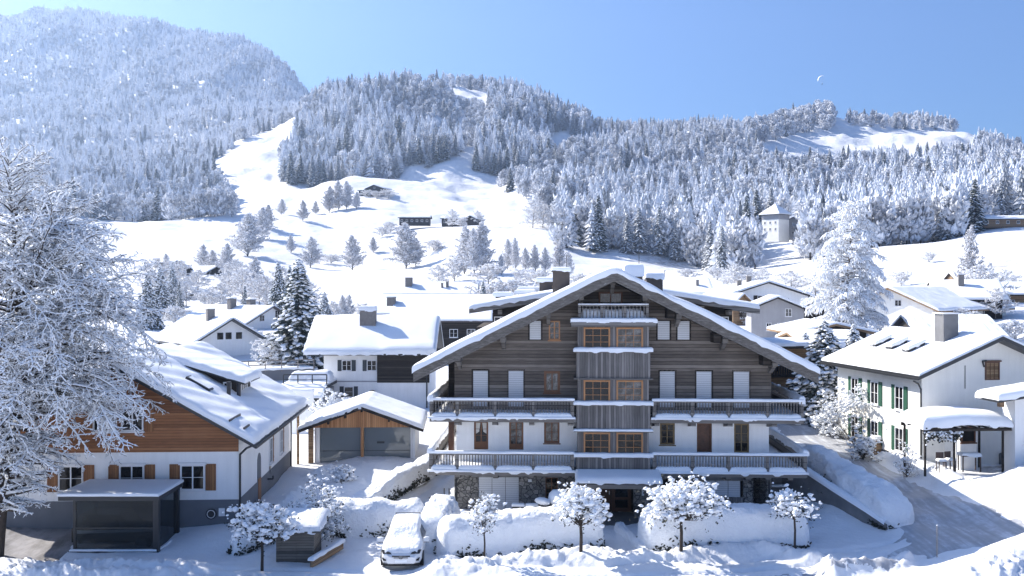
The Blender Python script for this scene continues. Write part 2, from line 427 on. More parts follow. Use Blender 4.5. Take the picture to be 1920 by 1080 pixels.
def gable_house(name, label, cat, loc, rz, hw, dep, eh, slope, os=.8, of=.8, ob=.6, wall='plaster', roof='wood_grey_beam', st=.3,
                wins=(), chims=(), clad=None, plinth=None, rip=None, th=.2, group=None, res=.35, k=.4, nz=.05, soffit=None, gutter=False, seed=None, bend=0):
    """ridge along local y, front gable at y=0 facing -y; loc = centre of the front gable's foot"""
    H = empty(name, loc, rz, label, cat, group)
    ap = eh + slope*hw
    b = MB(); b.prism([(-hw,-.6),(hw,-.6),(hw,eh),(0,ap),(-hw,eh)], 0, dep)
    b.build('wall', [wall], H)
    if clad:
        zc, cm = clad[:2]
        xs_ = hw if zc < eh else max(0, (ap-zc)/slope)
        pts = [(-xs_, zc), (xs_, zc)] + ([(hw, eh-.0)] if zc < eh else []) + [(0, ap-.01)] + ([(-hw, eh)] if zc < eh else [])
        MB().prism(pts, -.07, -.004).build('cladding', [cm], H)
    if plinth:
        b = MB(); z1, pm = plinth; e = .03
        b.box(-hw-e, hw+e, -e, dep+e, -.6, z1); b.build('plinth', [pm], H)
    W = hw+os
    und = lambda X: eh + slope*(hw-np.abs(X)) + .01 - bend*np.clip(hw-np.abs(X), None, 0)*0
    x_e = W; ze = eh - slope*os + .01; zr = ap + .01
    b = MB(); tv = th*math.sqrt(1+slope*slope)
    b.prism([(-x_e, ze), (0, zr), (x_e, ze), (x_e, ze+tv), (0, zr+tv), (-x_e, ze+tv)], -of, dep+ob)
    rf = b.build('roof', [roof], H)
    if gutter:
        g = MB()
        for sx in (-1, 1): g.box(sx*W-(.0 if sx > 0 else .11), sx*W+(.11 if sx > 0 else .0), -of, dep+ob, ze-.02, ze+.10)
        g.build('gutter', ['metal_dark'], rf)
    sd = (hash(name) % 97)*.3 if seed is None else seed
    sd = sum(map(ord, label))*.137 if seed is None else seed
    s_ = MB()
    snow_sheet(s_, lambda X, Y: zr+tv+.004 - slope*np.sqrt(X*X+.02)+slope*.1, -W+.03, W-.03, -of+.04, dep+ob-.04, t=st, r=max(.25, st), res=res, rip=rip, nz=nz, seed=sd, k=k, skirt=.09*slope)
    s_.build('snow', ['snow'], rf, smooth=True)
    ang = {'f': 0, 'l': R(-90), 'r': R(90), 'b': R(180)}
    for w_ in wins:
        wl, s, z, w, h = w_[:5]; kw = w_[5] if len(w_) > 5 else {}
        off = .072 if (clad and wl == 'f' and z > clad[0]) else .0
        p = {'f': (s, -off, z), 'l': (-hw, s, z), 'r': (hw, s, z), 'b': (s, dep, z)}[wl]
        window(H, p, ang[wl], w, h, **kw)
    for c in chims:
        x, y, w, hgt = c[:4]; kw = c[4] if len(c) > 4 else {}
        zb = zr + tv - slope*abs(x) - .3
        chimney(H, x, y, zb, zb+hgt+.3, w=w, d=w*.8, **kw)
    H['_'] = 0; del H['_']
    return H
# ------------------------------------------------------------ terrain
# far part: for each direction (column) the distances and the heights on the slope, smoothed
PROF = {   # px: [(Y, py)...]
 -500: [(110,600),(200,560),(330,520),(500,470),(700,420),(1000,345),(1300,300),(1700,190),(2300,70),(2500,90)],
 -100: [(110,670),(200,575),(330,520),(500,462),(700,410),(1000,345),(1300,290),(1700,190),(2300,55),(2500,75)],
 130:  [(110,700),(200,585),(330,505),(460,450),(620,412),(800,380),(1000,345),(1300,285),(1700,190),(2300,42),(2500,60)],
 260:  [(110,715),(200,588),(330,500),(460,460),(600,419),(800,385),(1000,340),(1300,290),(1700,190),(2250,62),(2500,90)],
 350:  [(110,740),(200,588),(330,500),(460,462),(600,417),(800,390),(1000,325),(1200,292),(1700,195),(2200,70),(2500,120)],
 430:  [(110,745),(200,590),(330,510),(460,470),(600,415),(720,398),(860,330),(1000,292),(1200,268),(1700,195),(2150,92),(2500,140)],
 500:  [(110,745),(200,592),(330,520),(450,478),(560,425),(700,392),(860,330),(1000,268),(1200,258),(1700,205),(2100,112),(2500,170)],
 535:  [(110,748),(200,593),(330,525),(450,484),(560,428),(700,390),(850,333),(1000,265),(1150,248),(1650,220),(2050,138),(2500,210)],
 560:  [(110,750),(200,595),(330,530),(450,488),(560,428),(700,390),(850,335),(1000,262),(1120,240),(1600,228),(2000,186),(2500,230)],
 640:  [(110,760),(200,598),(330,530),(450,502),(560,440),(700,375),(850,337),(1000,240),(1130,196),(1200,190),(1600,240),(2100,235),(2500,260)],
 720:  [(110,760),(220,590),(330,530),(450,504),(560,438),(700,368),(850,330),(1000,235),(1130,182),(1200,178),(1600,230),(2500,270)],
 800:  [(110,760),(220,590),(330,530),(440,502),(520,436),(620,418),(760,352),(880,300),(1000,250),(1150,180),(1220,174),(1600,230),(2500,270)],
 880:  [(110,760),(220,590),(330,515),(440,470),(520,432),(620,414),(760,350),(900,285),(1000,260),(1170,182),(1260,168),(1600,230),(2500,270)],
 950:  [(110,760),(220,590),(340,512),(440,468),(540,428),(640,402),(780,335),(860,318),(1000,245),(1180,180),(1240,176),(1600,240),(2500,280)],
 1020: [(110,760),(220,590),(340,512),(440,475),(540,430),(640,400),(760,345),(860,318),(1000,270),(1150,204),(1220,200),(1600,260),(2500,290)],
 1090: [(110,760),(220,580),(320,530),(440,492),(520,466),(640,420),(760,360),(880,300),(1000,270),(1130,254),(1300,270),(1700,290),(2500,300)],
 1180: [(110,745),(220,570),(320,530),(420,505),(500,472),(640,420),(800,345),(920,290),(1040,263),(1150,262),(1300,280),(2500,310)],
 1300: [(110,740),(220,565),(320,530),(420,512),(500,478),(640,425),(800,345),(920,292),(1040,266),(1150,264),(1300,280),(2500,310)],
 1400: [(110,720),(220,565),(300,538),(380,515),(460,490),(600,430),(800,350),(950,290),(1070,266),(1200,262),(1350,280),(2500,310)],
 1480: [(110,700),(200,580),(280,545),(360,515),(440,480),(600,425),(800,345),(950,300),(1040,274),(1150,232),(1230,232),(1500,260),(2500,310)],
 1560: [(110,690),(180,590),(250,550),(330,500),(400,480),(600,420),(800,345),(950,306),(1050,276),(1180,224),(1260,224),(1500,250),(2500,310)],
 1650: [(110,680),(180,590),(250,545),(320,490),(370,467),(440,455),(600,410),(800,345),(950,304),(1060,274),(1180,232),(1260,232),(1500,250),(2500,310)],
 1760: [(110,670),(180,580),(250,530),(320,480),(370,455),(440,446),(600,400),(800,340),(950,298),(1060,268),(1180,242),(1260,242),(1500,260),(2500,310)],
 1840: [(110,660),(180,575),(240,535),(320,470),(400,432),(500,410),(700,360),(900,315),(1060,282),(1150,270),(1250,275),(2500,330)],
 1920: [(110,655),(180,570),(240,530),(320,460),(400,425),(500,400),(700,355),(900,328),(1060,306),(1150,298),(1250,305),(2500,350)],
 2400: [(110,650),(180,570),(240,530),(320,470),(400,440),(500,410),(700,370),(900,340),(1060,320),(1150,315),(1250,320),(2500,360)],
}
def _pchip(xk, yk, x):
    xk = np.array(xk, float); yk = np.array(yk, float)
    h = np.diff(xk); d = np.diff(yk)/h; m = np.zeros_like(yk)
    m[0] = d[0]; m[-1] = d[-1]
    for i in range(1, len(yk)-1):
        if d[i-1]*d[i] > 0: m[i] = 2*d[i-1]*d[i]/(d[i-1]+d[i])
    x = np.clip(x, xk[0], xk[-1]); i = np.clip(np.searchsorted(xk, x)-1, 0, len(h)-1)
    t = (x-xk[i])/h[i]; hh = h[i]
    return ((2*t**3-3*t**2+1)*yk[i] + (t**3-2*t**2+t)*hh*m[i] + (-2*t**3+3*t**2)*yk[i+1] + (t**3-t**2)*hh*m[i+1])
_LY = np.linspace(math.log(100), math.log(2600), 260)
_cols = sorted(PROF)
_TZ = []
for c in _cols:
    k = PROF[c]
    Yk = [a for a, b in k]; zk = [CH-(b-540)*a/F for a, b in k]
    _TZ.append(_pchip(np.log(Yk), zk, _LY))
_TZ = np.array(_TZ)                     # cols x rows
_fine = np.arange(-500, 2401, 10.)
_TF = np.zeros((len(_fine), len(_LY)))
for j in range(len(_LY)): _TF[:, j] = _pchip(_cols, _TZ[:, j], _fine)
_k = np.array([1,2,3,4,3,2,1.]); _k /= _k.sum()
_pad = np.pad(_TF, ((3,3),(0,0)), 'edge')
_TF = sum(_k[i]*_pad[i:i+len(_fine)] for i in range(7))
def far_z(X, Y):
    X = np.asarray(X, float); Y = np.asarray(Y, float)
    px = np.clip(960+F*X/np.maximum(Y, 1), -499, 2399); ly = np.clip(np.log(np.maximum(Y, 1)), _LY[0], _LY[-1]-1e-6)
    a = (px+500)/10; b = (ly-_LY[0])/(_LY[1]-_LY[0])
    i = np.clip(a.astype(int), 0, len(_fine)-2); j = np.clip(b.astype(int), 0, len(_LY)-2); a = a-i; b = b-j
    z = (_TF[i,j]*(1-a)+_TF[i+1,j]*a)*(1-b) + (_TF[i,j+1]*(1-a)+_TF[i+1,j+1]*a)*b
    amp = np.clip((Y-240)/400, 0, 1)
    for hp, hy, hr in ((695,690,45),(777,558,30),(855,560,30),(1465,430,30),(1890,400,28),(760,445,20)):   # house plots are level
        amp = amp*(1-.93*np.exp(-((X-(hp-960)*hy/F)/hr)**2-((Y-hy)/(hr*1.3))**2))
    z = z + amp*(15*fbm(X/110+2, Y/75, 3) + 2.5*fbm(X/26, Y/17, 3) + 4*np.abs(fbm(X/30+9, Y/40, 3)))*np.clip(Y/600, .3, 1.4)
    big = np.clip((Y-1250)/500, 0, 1)*(px < 640)
    z = z + big*(34*fbm(X/260+3, Y/420, 5)+10+26*np.abs(fbm(X/85, Y/300, 3)))
    return z
CP = np.array([(-30,40,.3),(-25,45,.3),(-26,52,.7),(-20,44,.1),(-20,49,.5),(-13.5,46,.1),(-13,49.5,.8),(-12,56,.9),(-13,65,.9),(-8,60,.9),(-9,67,1.35),(-5,67,1.3),
 (-12,75,1.3),(-7,53,.1),(-8,48,0),(-5,46,0),(-3,58,.3),(-4.5,64,.9),(0,45,0),(5,55,0),(5,60,0),(0,65,0),(5,45,0),(12,45,0),(14,50,0),(14,54,0),(15,64,.3),(17.5,46,.0),(18,50,.0),
 (21,50.5,.45),(22,53,.7),(22,56,1.0),(22,60,1.35),(22,65,1.7),(22,75,2.3),(19.5,60,1.7),(19,56,1.5),(19,66,2.2),(25,53,1.3),(26,57,1.9),(29,55,2.2),(30,50,2.4),(36,52,2.6),(25.5,60,2.0),(24,68,2.0),(36,60,2.6),
 (20,40,0.2),(0,38,0),(-20,38,0),(10,38,0),(0,80,.4),(-15,85,.6),(-32,80,1.5),(-32,62,1.0),(0,100,.3),(-20,100,.1),(20,100,2.6),(30,85,2.8),(45,80,3),(45,50,3.),(-45,50,.6)])
def near_z(X, Y):
    X = np.asarray(X, float); Y = np.asarray(Y, float)
    num = 0; den = 0
    for cx, cy, cz in CP:
        d2 = (X-cx)**2+(Y-cy)**2; w = 1/(d2+.6)**1.7
        num = num+w*cz; den = den+w
    return num/den
def sstep(a, b, x): t = np.clip((x-a)/(b-a), 0, 1); return t*t*(3-2*t)
ROADC = [(1460,85,4.2),(1472,80,4.2),(1497,75,4.2),(1545,68,4.2),(1600,62,4.2),(1672,56.5,4.5),(1745,52.5,5.2),(1797,49.5,6.2),(1812,47,7.0),(1812,44,7),(1812,40,7)]
ROAD = np.array([(Xp(a, b), b, c) for a, b, c in ROADC])
def road_x(Y): return np.interp(Y, ROAD[::-1,1], ROAD[::-1,0])
def road_w(Y): return np.interp(Y, ROAD[::-1,1], ROAD[::-1,2])
def ridge(X, Y, pts, w, h, n=.32):
    """raised bank of ploughed snow along a line"""
    z = 0
    P = np.array(pts, float)
    best = np.full(np.broadcast(X, Y).shape, 1e9)
    for (ax_, ay), (bx, by) in zip(P, P[1:]):
        dx, dy = bx-ax_, by-ay; L = dx*dx+dy*dy
        t = np.clip(((X-ax_)*dx+(Y-ay)*dy)/L, 0, 1)
        best = np.minimum(best, np.hypot(X-ax_-t*dx, Y-ay-t*dy))
    m = np.exp(-(best/w)**2)
    return m*h*(1+n*2*fbm(X*1.1, Y*1.1, 3)), m
def base_z(X, Y):
    X = np.asarray(X, float); Y = np.asarray(Y, float)
    f = sstep(90, 125, Y)
    zn = near_z(X, np.clip(Y, 0, 130)); zf = far_z(X, np.maximum(Y, 100))
    return zn*(1-f)+zf*f
def ground_z(X, Y, fine=True):
    X = np.asarray(X, float); Y = np.asarray(Y, float)
    z = base_z(X, Y)
    if not fine: return z
    near = 1-sstep(75, 95, Y)
    # road bed cut
    rx = road_x(Y); rw = road_w(Y); d = np.abs(X-rx)
    on = (1-sstep(rw*.5, rw*.5+.9, d))*(Y < 88)*sstep(45.4, 46.6, Y)
    u = np.zeros_like(z); rough = np.zeros_like(z)
    for pts, w, h in BANKS:
        a, m = ridge(X, Y, pts, w, h, .32 if w < 1.8 else .06); u = np.maximum(u, a); rough = np.maximum(rough, m*(1 if w < 1.8 else .05))
    lump = .05*fbm(X*1.3, Y*1.3, 4) + .10*fbm(X*.4+4, Y*.4, 3)
    lump = lump + rough*(.13*np.abs(fbm(X*3.1, Y*3.1, 3))+.26*np.clip(fbm(X*4.3+8, Y*4.3, 3)-.05, 0, 1)+.10*np.abs(fbm(X*9, Y*9, 2)))
    lump = lump + .03*fbm(X*6, Y*6, 2)*.6
    for pts, w, dep in TRACKS:        # driven and trodden ruts
        for off in (-.75, .75) if w > .3 else (0,):
            P = np.array(pts, float); a, m = ridge(X, Y, [(p[0], p[1]+off) for p in P], .16 if w > .3 else .22, dep, .3)
            z = z - near*(a*(1+.8*fbm(X*5, Y*5, 2)))
    z = z + near*(u + lump)*(1-on) + .015*fbm(X*3, Y*1.5, 2)*on*near
    return z
BANKS = [
 ([(-3.2,44.2),(-1.0,44.8),(1.5,45.6),(3.6,46.4),(6.0,46.0)], .9, .42),
 ([(-3.1,44.6),(-2.9,46.0)], .5, .35),
 ([(6.8,45.8),(9,46.9),(11.2,47.4)], .6, .35),
 ([(11.5,47.6),(13.2,46.6),(14.5,45.4)], .55, .4),
 ([(14,43.4),(17,44.5),(18.8,46.4),(19.0,48.3)], .55, .45),
 ([(-26,44.2),(-19,43.9),(-14,43.8)], .9, .35),
 ([(-26,42.6),(-20,42.6),(-15,42.6)], .8, .45),
 ([(19.6,66),(19.8,60),(19.6,56),(20.2,53)], .5, .25),
 ([(25.2,52.8),(24.8,56),(24.4,60),(24.3,66),(23.8,74)], .7, .35),
 ([(19.6,41.0),(22.2,43.2),(25.5,45.2),(31,46.4),(37,47)], 2.3, 1.12),
 ([(19.4,40.5),(21,41.5)], 1.7, 1.0),
 ([(26.0,53.6),(29,53.0),(34,53)], 1.9, .95),
 ([(30,55.2),(36,55.6)], 1.2, .6),
 ([(-12.2,51),(-12.2,57)], .7, .25),
 ([(-12.0,61.5),(-11.6,63.5)], .6, .4),
]
TRACKS = [([(-14,43.2),(-4,43.3),(4,44.2),(12,45.6),(17,47.2),(20.5,49.5)], 1, .12), ([(-14,42.4),(0,42.3),(10,43.6),(18,45.8),(21,48.5)], 1, .11), ([(9,44.6),(14,46.2),(19,48.6)], 1, .10), ([(5.4,46.5),(5.3,49),(5.35,52)], .2, .08), ([(-7,54),(-6,57),(-4.6,61),(-3.2,65)], .2, .1), ([(-6.2,54),(-5,57.5),(-3.6,61),(-2.6,65)], .2, .09), ([(-8.6,60),(-9.2,63),(-9.6,65.4)], 1, .05)]
def build_ground():
    Ys = [8, 20, 30, 36]
    y = 38.
    while y < 2600:
        Ys.append(y); y *= 1.003 if y < 58 else 1.0045 if y < 75 else (1.009 if y < 260 else 1.0075)
    Ys = np.array(Ys)
    us = np.concatenate([np.linspace(-1.3, -.62, 50)[:-1], np.linspace(-.62, .62, 700), np.linspace(.62, 1.3, 50)[1:]])
    U, Y = np.meshgrid(us, Ys, indexing='ij'); X = U*Y
    Z = ground_z(X, Y)
    V = np.stack([X, Y, Z], -1).reshape(-1, 3)
    nx, ny = X.shape; idx = np.arange(nx*ny).reshape(nx, ny)
    q = np.stack([idx[:-1,:-1], idx[1:,:-1], idx[1:,1:], idx[:-1,1:]], -1).reshape(-1, 4)
    mb = MB().add(V, q)
    o = mb.build('ground', ['ground_snow'], smooth=True)
    # where shrubs and stones break through the snow
    px = 960+F*X/Y; py = 540-(Z-CH)*F/Y
    s = np.zeros_like(px)
    for cx, cy, rx_, ry_, a in [(425,338,38,9,1),(470,315,45,4,.6),(1880,870,60,22,1),(1800,1010,0.1,0.1,0),(590,483,30,7,.7),(720,470,30,5,.5),(1260,490,60,14,.8),(870,355,60,4,.35),
                                (1010,425,70,4,.8),(780,505,60,5,.5),(520,500,35,4,.5),(860,450,50,8,.4),(560,405,40,3,.6),(1700,905,60,10,.35),(1590,245,60,4,.4),(1870,495,50,22,.7),(700,425,25,9,.4)]:
        s = np.maximum(s, a*np.exp(-((px-cx)/rx_)**2-((py-cy)/ry_)**2))
    steep = np.zeros_like(s)
    cliff = np.exp(-((px-480)/70)**2-((py-125)/26)**2) + np.exp(-((px-90)/90)**2-((py-45)/16)**2)*.8
    s = np.maximum(s, cliff*(Y > 1600)*.9)
    # trodden and driven snow
    at_ = o.data.attributes.new('scrub', 'FLOAT', 'POINT'); at_.data.foreach_set('value', s.ravel().astype(np.float32))
    tag(o, kind='structure'); return o
build_ground()
# the snowy valley floor goes on behind and beside the viewpoint
def valley_floor():
    xs = np.concatenate([np.linspace(-900, -100, 17), np.linspace(-90, 90, 37), np.linspace(100, 900, 17)]); ys = np.concatenate([np.linspace(-900, -60, 22), np.linspace(-50, 60, 23)])
    X, Y = np.meshgrid(xs, ys, indexing='ij'); Z = -.75+np.where(Y < -20, 4*fbm(X/120, Y/120, 3)+np.clip((-Y-60)*.07, 0, None), 0)+np.clip((np.abs(X)-110)*.06, 0, 20)*(Y < 40)
    idx = np.arange(X.size).reshape(X.shape); q = np.stack([idx[:-1,:-1], idx[1:,:-1], idx[1:,1:], idx[:-1,1:]], -1).reshape(-1, 4)
    tag(MB().add(np.stack([X, Y, Z], -1).reshape(-1, 3), q).build('valley_floor', ['snow_soft'], smooth=True), kind='structure')
valley_floor()

# road: icy sheet laid a few mm over its bed
def build_road():
    ys = np.arange(45.6, 86, .35); V = []; n = 17
    for y in ys:
        w = road_w(y)/2+.15
        for s_ in np.linspace(-1, 1, n):
            x = road_x(y)+s_*w*(1+.05*float(fbm(y*.6, s_*3+5)))
            V.append((x, y))
    V = np.array(V); Z = base_z(V[:,0], V[:,1])
    e = np.abs(np.tile(np.linspace(-1, 1, n), len(ys)))
    Z = Z + .03 - .16*np.clip((e-.80+.25*fbm(V[:,0]*1.2, V[:,1]*1.2, 3))/.2, 0, 1) - .3*np.clip((46.8-V[:,1])/1.2, 0, 1)
    idx = np.arange(len(ys)*n).reshape(len(ys), n)
    q = np.stack([idx[:-1,:-1], idx[:-1,1:], idx[1:,1:], idx[1:,:-1]], -1).reshape(-1, 4)
    mb = MB().add(np.column_stack([V, Z]), q); o = mb.build('road', ['road_ice'], smooth=True); tag(o, kind='structure')
    # scraped strip of the street at the lower edge and the dark yard by the big tree
    def patch(name, pts, mat, dz=.035):
        P = np.array(pts, float); x0, x1 = P[:,0].min(), P[:,0].max(); y0, y1 = P[:,1].min(), P[:,1].max()
        return P
    for name, x0, x1, y0, y1, mat, tilt in [('driveway', -30, -20.4, 44.9, 53, 'driveway', 0), ('street', 11.5, 17.2, 42.7, 43.7, 'road_ice', .16)]:
        xs = np.linspace(x0, x1, 60); yy = np.linspace(y0, y1, 50 if name == 'driveway' else 14)
        X, Y = np.meshgrid(xs, yy, indexing='ij'); Yt = Y+tilt*(X-x0)
        Zg = ground_z(X, Yt)
        e = np.minimum(np.minimum(X-x0, x1-X), np.minimum(Y-y0, y1-Y))
        Zs = Zg + .02 - .09*np.clip(1-e/.5, 0, 1)*(1+2*fbm(X*2, Y*2)) + (.03 if name != 'driveway' else .01)
        idx = np.arange(X.size).reshape(X.shape)
        q = np.stack([idx[:-1,:-1], idx[1:,:-1], idx[1:,1:], idx[:-1,1:]], -1).reshape(-1, 4)
        tag(MB().add(np.stack([X, Yt, Zs], -1).reshape(-1, 3), q).build(name, [mat], smooth=True), kind='structure')
build_road()
def gz(x, y): return float(ground_z(np.array([x]), np.array([y]))[0])
def gzb(x, y): return float(base_z(np.array([x]), np.array([y]))[0])
# ------------------------------------------------------------ plant generators
def tubes(mb, P0, P1, R0, R1, n=3, m=0, off=None):
    P0 = np.asarray(P0, float); P1 = np.asarray(P1, float); R0 = np.asarray(R0, float); R1 = np.asarray(R1, float)
    if not len(P0): return
    if off is not None: P0 = P0+off; P1 = P1+off
    d = P1-P0; L = np.linalg.norm(d, axis=1, keepdims=True)+1e-9; d = d/L
    ref = np.where(np.abs(d[:, 2:3]) < .9, np.array([[0,0,1.]]), np.array([[1.,0,0]]))
    a = np.cross(d, ref); a /= np.linalg.norm(a, axis=1, keepdims=True)+1e-9; b = np.cross(d, a)
    t = np.arange(n)*2*np.pi/n+.5
    ring = a[:, None]*np.cos(t)[None, :, None]+b[:, None]*np.sin(t)[None, :, None]
    A = P0[:, None]+ring*R0[:, None, None]; B = P1[:, None]+ring*R1[:, None, None]
    V = np.concatenate([A, B], 1).reshape(-1, 3)
    i = np.arange(n); base = np.stack([i, (i+1) % n, n+(i+1) % n, n+i], -1)
    Fq = (np.arange(len(P0))*2*n)[:, None, None]+base[None]
    mb.add(V, Fq.reshape(-1, 4), m)

_OCT = np.array([(1,0,0),(0,1,0),(-1,0,0),(0,-1,0),(0,0,1),(0,0,-1)], float)
_OCTF = np.array([(0,1,4),(1,2,4),(2,3,4),(3,0,4),(1,0,5),(2,1,5),(3,2,5),(0,3,5)])
def _ico(sub):
    import bmesh
    bm = bmesh.new(); bmesh.ops.create_icosphere(bm, subdivisions=sub, radius=1)
    V = np.array([v.co[:] for v in bm.verts]); Fc = np.array([[v.index for v in f.verts] for f in bm.faces]); bm.free()
    return V, Fc
_ICO1 = _ico(1); _ICO2 = _ico(2)
def blobs(mb, C, S, m=0, kind='oct', axis=None, jit=.25, r=None):
    """small lumps at C with half sizes S (n,3) ; optional long axis direction"""
    r = r or np.random.default_rng(len(C)+5)
    C = np.asarray(C, float); S = np.asarray(S, float)
    if S.ndim == 1: S = np.repeat(S[:, None], 3, 1)
    T, Fc = {'oct': (_OCT, _OCTF), 'ico1': _ICO1, 'ico2': _ICO2}[kind]
    n, k = len(C), len(T)
    if not n: return
    if axis is None:
        th = r.random(n)*2*np.pi
        ex = np.stack([np.cos(th), np.sin(th), np.zeros(n)], -1); ey = np.stack([-np.sin(th), np.cos(th), np.zeros(n)], -1)
        ez = np.tile([0,0,1.], (n, 1)) + .25*r.normal(size=(n,3)); ez /= np.linalg.norm(ez, axis=1, keepdims=True)
    else:
        ex = np.asarray(axis, float); ex = ex/(np.linalg.norm(ex, axis=1, keepdims=True)+1e-9)
        ref = np.where(np.abs(ex[:, 2:3]) < .9, np.array([[0,0,1.]]), np.array([[1.,0,0]]))
        ey = np.cross(ref, ex); ey /= np.linalg.norm(ey, axis=1, keepdims=True)+1e-9; ez = np.cross(ex, ey)
    loc = T[None]*S[:, None]*(1+jit*(r.random((n, k, 1))-.5)*2)
    V = C[:, None]+loc[:, :, 0:1]*ex[:, None]+loc[:, :, 1:2]*ey[:, None]+loc[:, :, 2:3]*ez[:, None]
    mb.add(V.reshape(-1, 3), ((np.arange(n)*k)[:, None, None]+Fc[None]).reshape(-1, 3), m)

def gen_tree(H, env, z0=.2, nl=30, up=.55, dl=.35, dt=.18, tl=.35, droop=.35, seed=1, trunk=.18, sub_len=.42, wob=.16, azw=None, lean=(0, 0), hang=0., zdist=1.):
    """trunk, limbs, side branches and twigs as segments: returns dict of (P0,P1,R0,R1) arrays. env(t)-> radius at relative height"""
    r = np.random.default_rng(seed)
    S = {k: [[], [], [], []] for k in ('trunk', 'limb', 'side', 'twig')}
    def put(k, a, b, ra, rb): S[k][0].append(a); S[k][1].append(b); S[k][2].append(ra); S[k][3].append(rb)
    def trunk_pt(t): return np.array([lean[0]*t*t + .02*H*math.sin(t*5+seed), lean[1]*t*t + .02*H*math.cos(t*4+seed), t*H])
    nt = 10
    for i in range(nt):
        a, b = trunk_pt(i/nt*.97), trunk_pt((i+1)/nt*.97)
        put('trunk', a, b, trunk*(1-i/nt*.93), trunk*(1-(i+1)/nt*.93))
    for i in range(nl):
        t = z0+(1-z0)*((i+r.random()*.8)/nl)**zdist*.97
        az = i*2.399+r.normal()*.25
        if azw is not None and r.random() < azw[1]: az = azw[0]+r.normal()*.9
        st = trunk_pt(t)
        # limb aims at the envelope
        upf = up(t) if callable(up) else up
        Lh = env(min(1, t+.12))*(.8+.35*r.random())
        if Lh < .12: continue
        Lh = max(Lh, .25)
        L = Lh*math.sqrt(1+upf*upf); steps = max(3, int(L/dl))
        d = np.array([math.cos(az), math.sin(az), upf*(.7+.6*r.random())]); d /= np.linalg.norm(d)
        p = st.copy(); r0 = trunk*(1-t*.85)*.5; seg = L/steps
        side = 1
        for j in range(steps):
            u = (j+1)/steps
            d2 = d+np.array([0, 0, -droop*u*1.1])*.25+r.normal(size=3)*wob*np.array([1,1,.7]); d = d2/np.linalg.norm(d2)
            q = p+d*seg; ra = r0*(1-j/steps*.85); rb = r0*(1-u*.85)
            put('limb', p, q, ra, rb)
            if u > .18:
                for sgn in (1, -1):
                    if r.random() > .9: continue
                    perp = np.cross(d, [0,0,1.]); perp /= np.linalg.norm(perp)+1e-9
                    e = d*.75+perp*sgn*(.7+.3*r.random())+np.array([0,0,r.normal()*.35+.05]); e /= np.linalg.norm(e)
                    ls = max(.2, L*sub_len*(1.12-u)*(.55+.7*r.random())); ns = max(2, int(ls/(dt*1.6))); ss = ls/ns
                    pp = q.copy(); rs = rb*.55
                    for k in range(ns):
                        v = (k+1)/ns
                        e2 = e+r.normal(size=3)*wob*1.2+np.array([0,0,-droop*.22*v]); e = e2/np.linalg.norm(e2)
                        qq = pp+e*ss; put('side', pp, qq, max(rs*(1-.8*k/ns), .004), max(rs*(1-.8*v), .003))
                        for _ in range(2):
                            f = e*.6+r.normal(size=3)*.6+np.array([0,0,-droop*.35-hang]); f /= np.linalg.norm(f)
                            put('twig', qq, qq+f*tl*(.5+.8*r.random()), .006, .002)
                        pp = qq
            p = q
    return {k: tuple(np.array(x) for x in v) for k, v in S.items()}

def snow_tree(name, S, wood='bark', frost='frost', wr=1., fr=.03, parent=None, loc=(0,0,0), rz=0, label=None, cat='tree', group=None, scale=None, sides=3, snow_all=.6, meshes=None, min_r=.0, blob=None):
    """Empty > trunk, crown(frosted twigs and their snow)"""
    if meshes is None: meshes = tree_meshes(name, S, wood, frost, wr, fr, sides, snow_all, min_r, blob)
    H = empty(name, loc, rz, label, cat, group, scale)
    inst('trunk', meshes[0], H); inst('crown', meshes[1], H)
    return H, meshes
def tree_meshes(name, S, wood='bark', frost='frost', wr=1., fr=.03, sides=3, snow_all=.6, min_r=0., blob=None, dark_twigs=True):
    a = MB()
    T = S['trunk']; tubes(a, T[0], T[1], T[2]*wr, T[3]*wr, 7)
    Lm = S['limb']; tubes(a, Lm[0], Lm[1], np.maximum(Lm[2]*wr, min_r), np.maximum(Lm[3]*wr, min_r), 4)
    mt = a.mesh('trunk', [wood], smooth=True)
    c = MB()
    up = np.array([0, 0, 1.])
    Sd, Tw = S['side'], S['twig']
    if dark_twigs:
        tubes(c, Sd[0], Sd[1], np.maximum(Sd[2]*wr, min_r*.7), np.maximum(Sd[3]*wr, min_r*.6), 3, 1)
    # snow on top of limbs
    rl = np.maximum(Lm[2]*wr, min_r)
    tubes(c, Lm[0], Lm[1], rl*.8+fr*.5, rl*.6+fr*.5, 4, 0, off=None if len(Lm[0]) == 0 else (up*(rl[:, None]*.75+fr*.6)))
    rs = np.full(len(Sd[0]), fr)
    tubes(c, Sd[0], Sd[1], rs*1.1, rs*1.0, sides, 0, off=up*fr*.55)
    Lt = np.linalg.norm(Tw[1]-Tw[0], axis=1)
    mid = (Tw[0]+Tw[1])/2+up*fr*.3
    blobs(c, mid, np.stack([Lt*.55, np.full(len(Lt), fr*1.15), np.full(len(Lt), fr)], -1), 0, 'oct', axis=Tw[1]-Tw[0])
    if dark_twigs:
        k = np.arange(len(Tw[0])) % 2 == 0
        tubes(c, Tw[0][k], Tw[1][k]-up*fr*.9, Tw[2][k]*1.6+min_r*.5, Tw[3][k]+min_r*.4, 3, 1, off=-up*fr*.7)
    if blob:
        r = np.random.default_rng(11); k = r.random(len(Tw[0])) < blob[0]
        P = Tw[1][k]; s_ = blob[1]*(.6+.8*r.random(len(P)))
        blobs(c, P, np.stack([s_, s_, s_*.8], -1), 0, 'ico1')
    return mt, c.mesh('crown', [frost, wood], smooth=False)

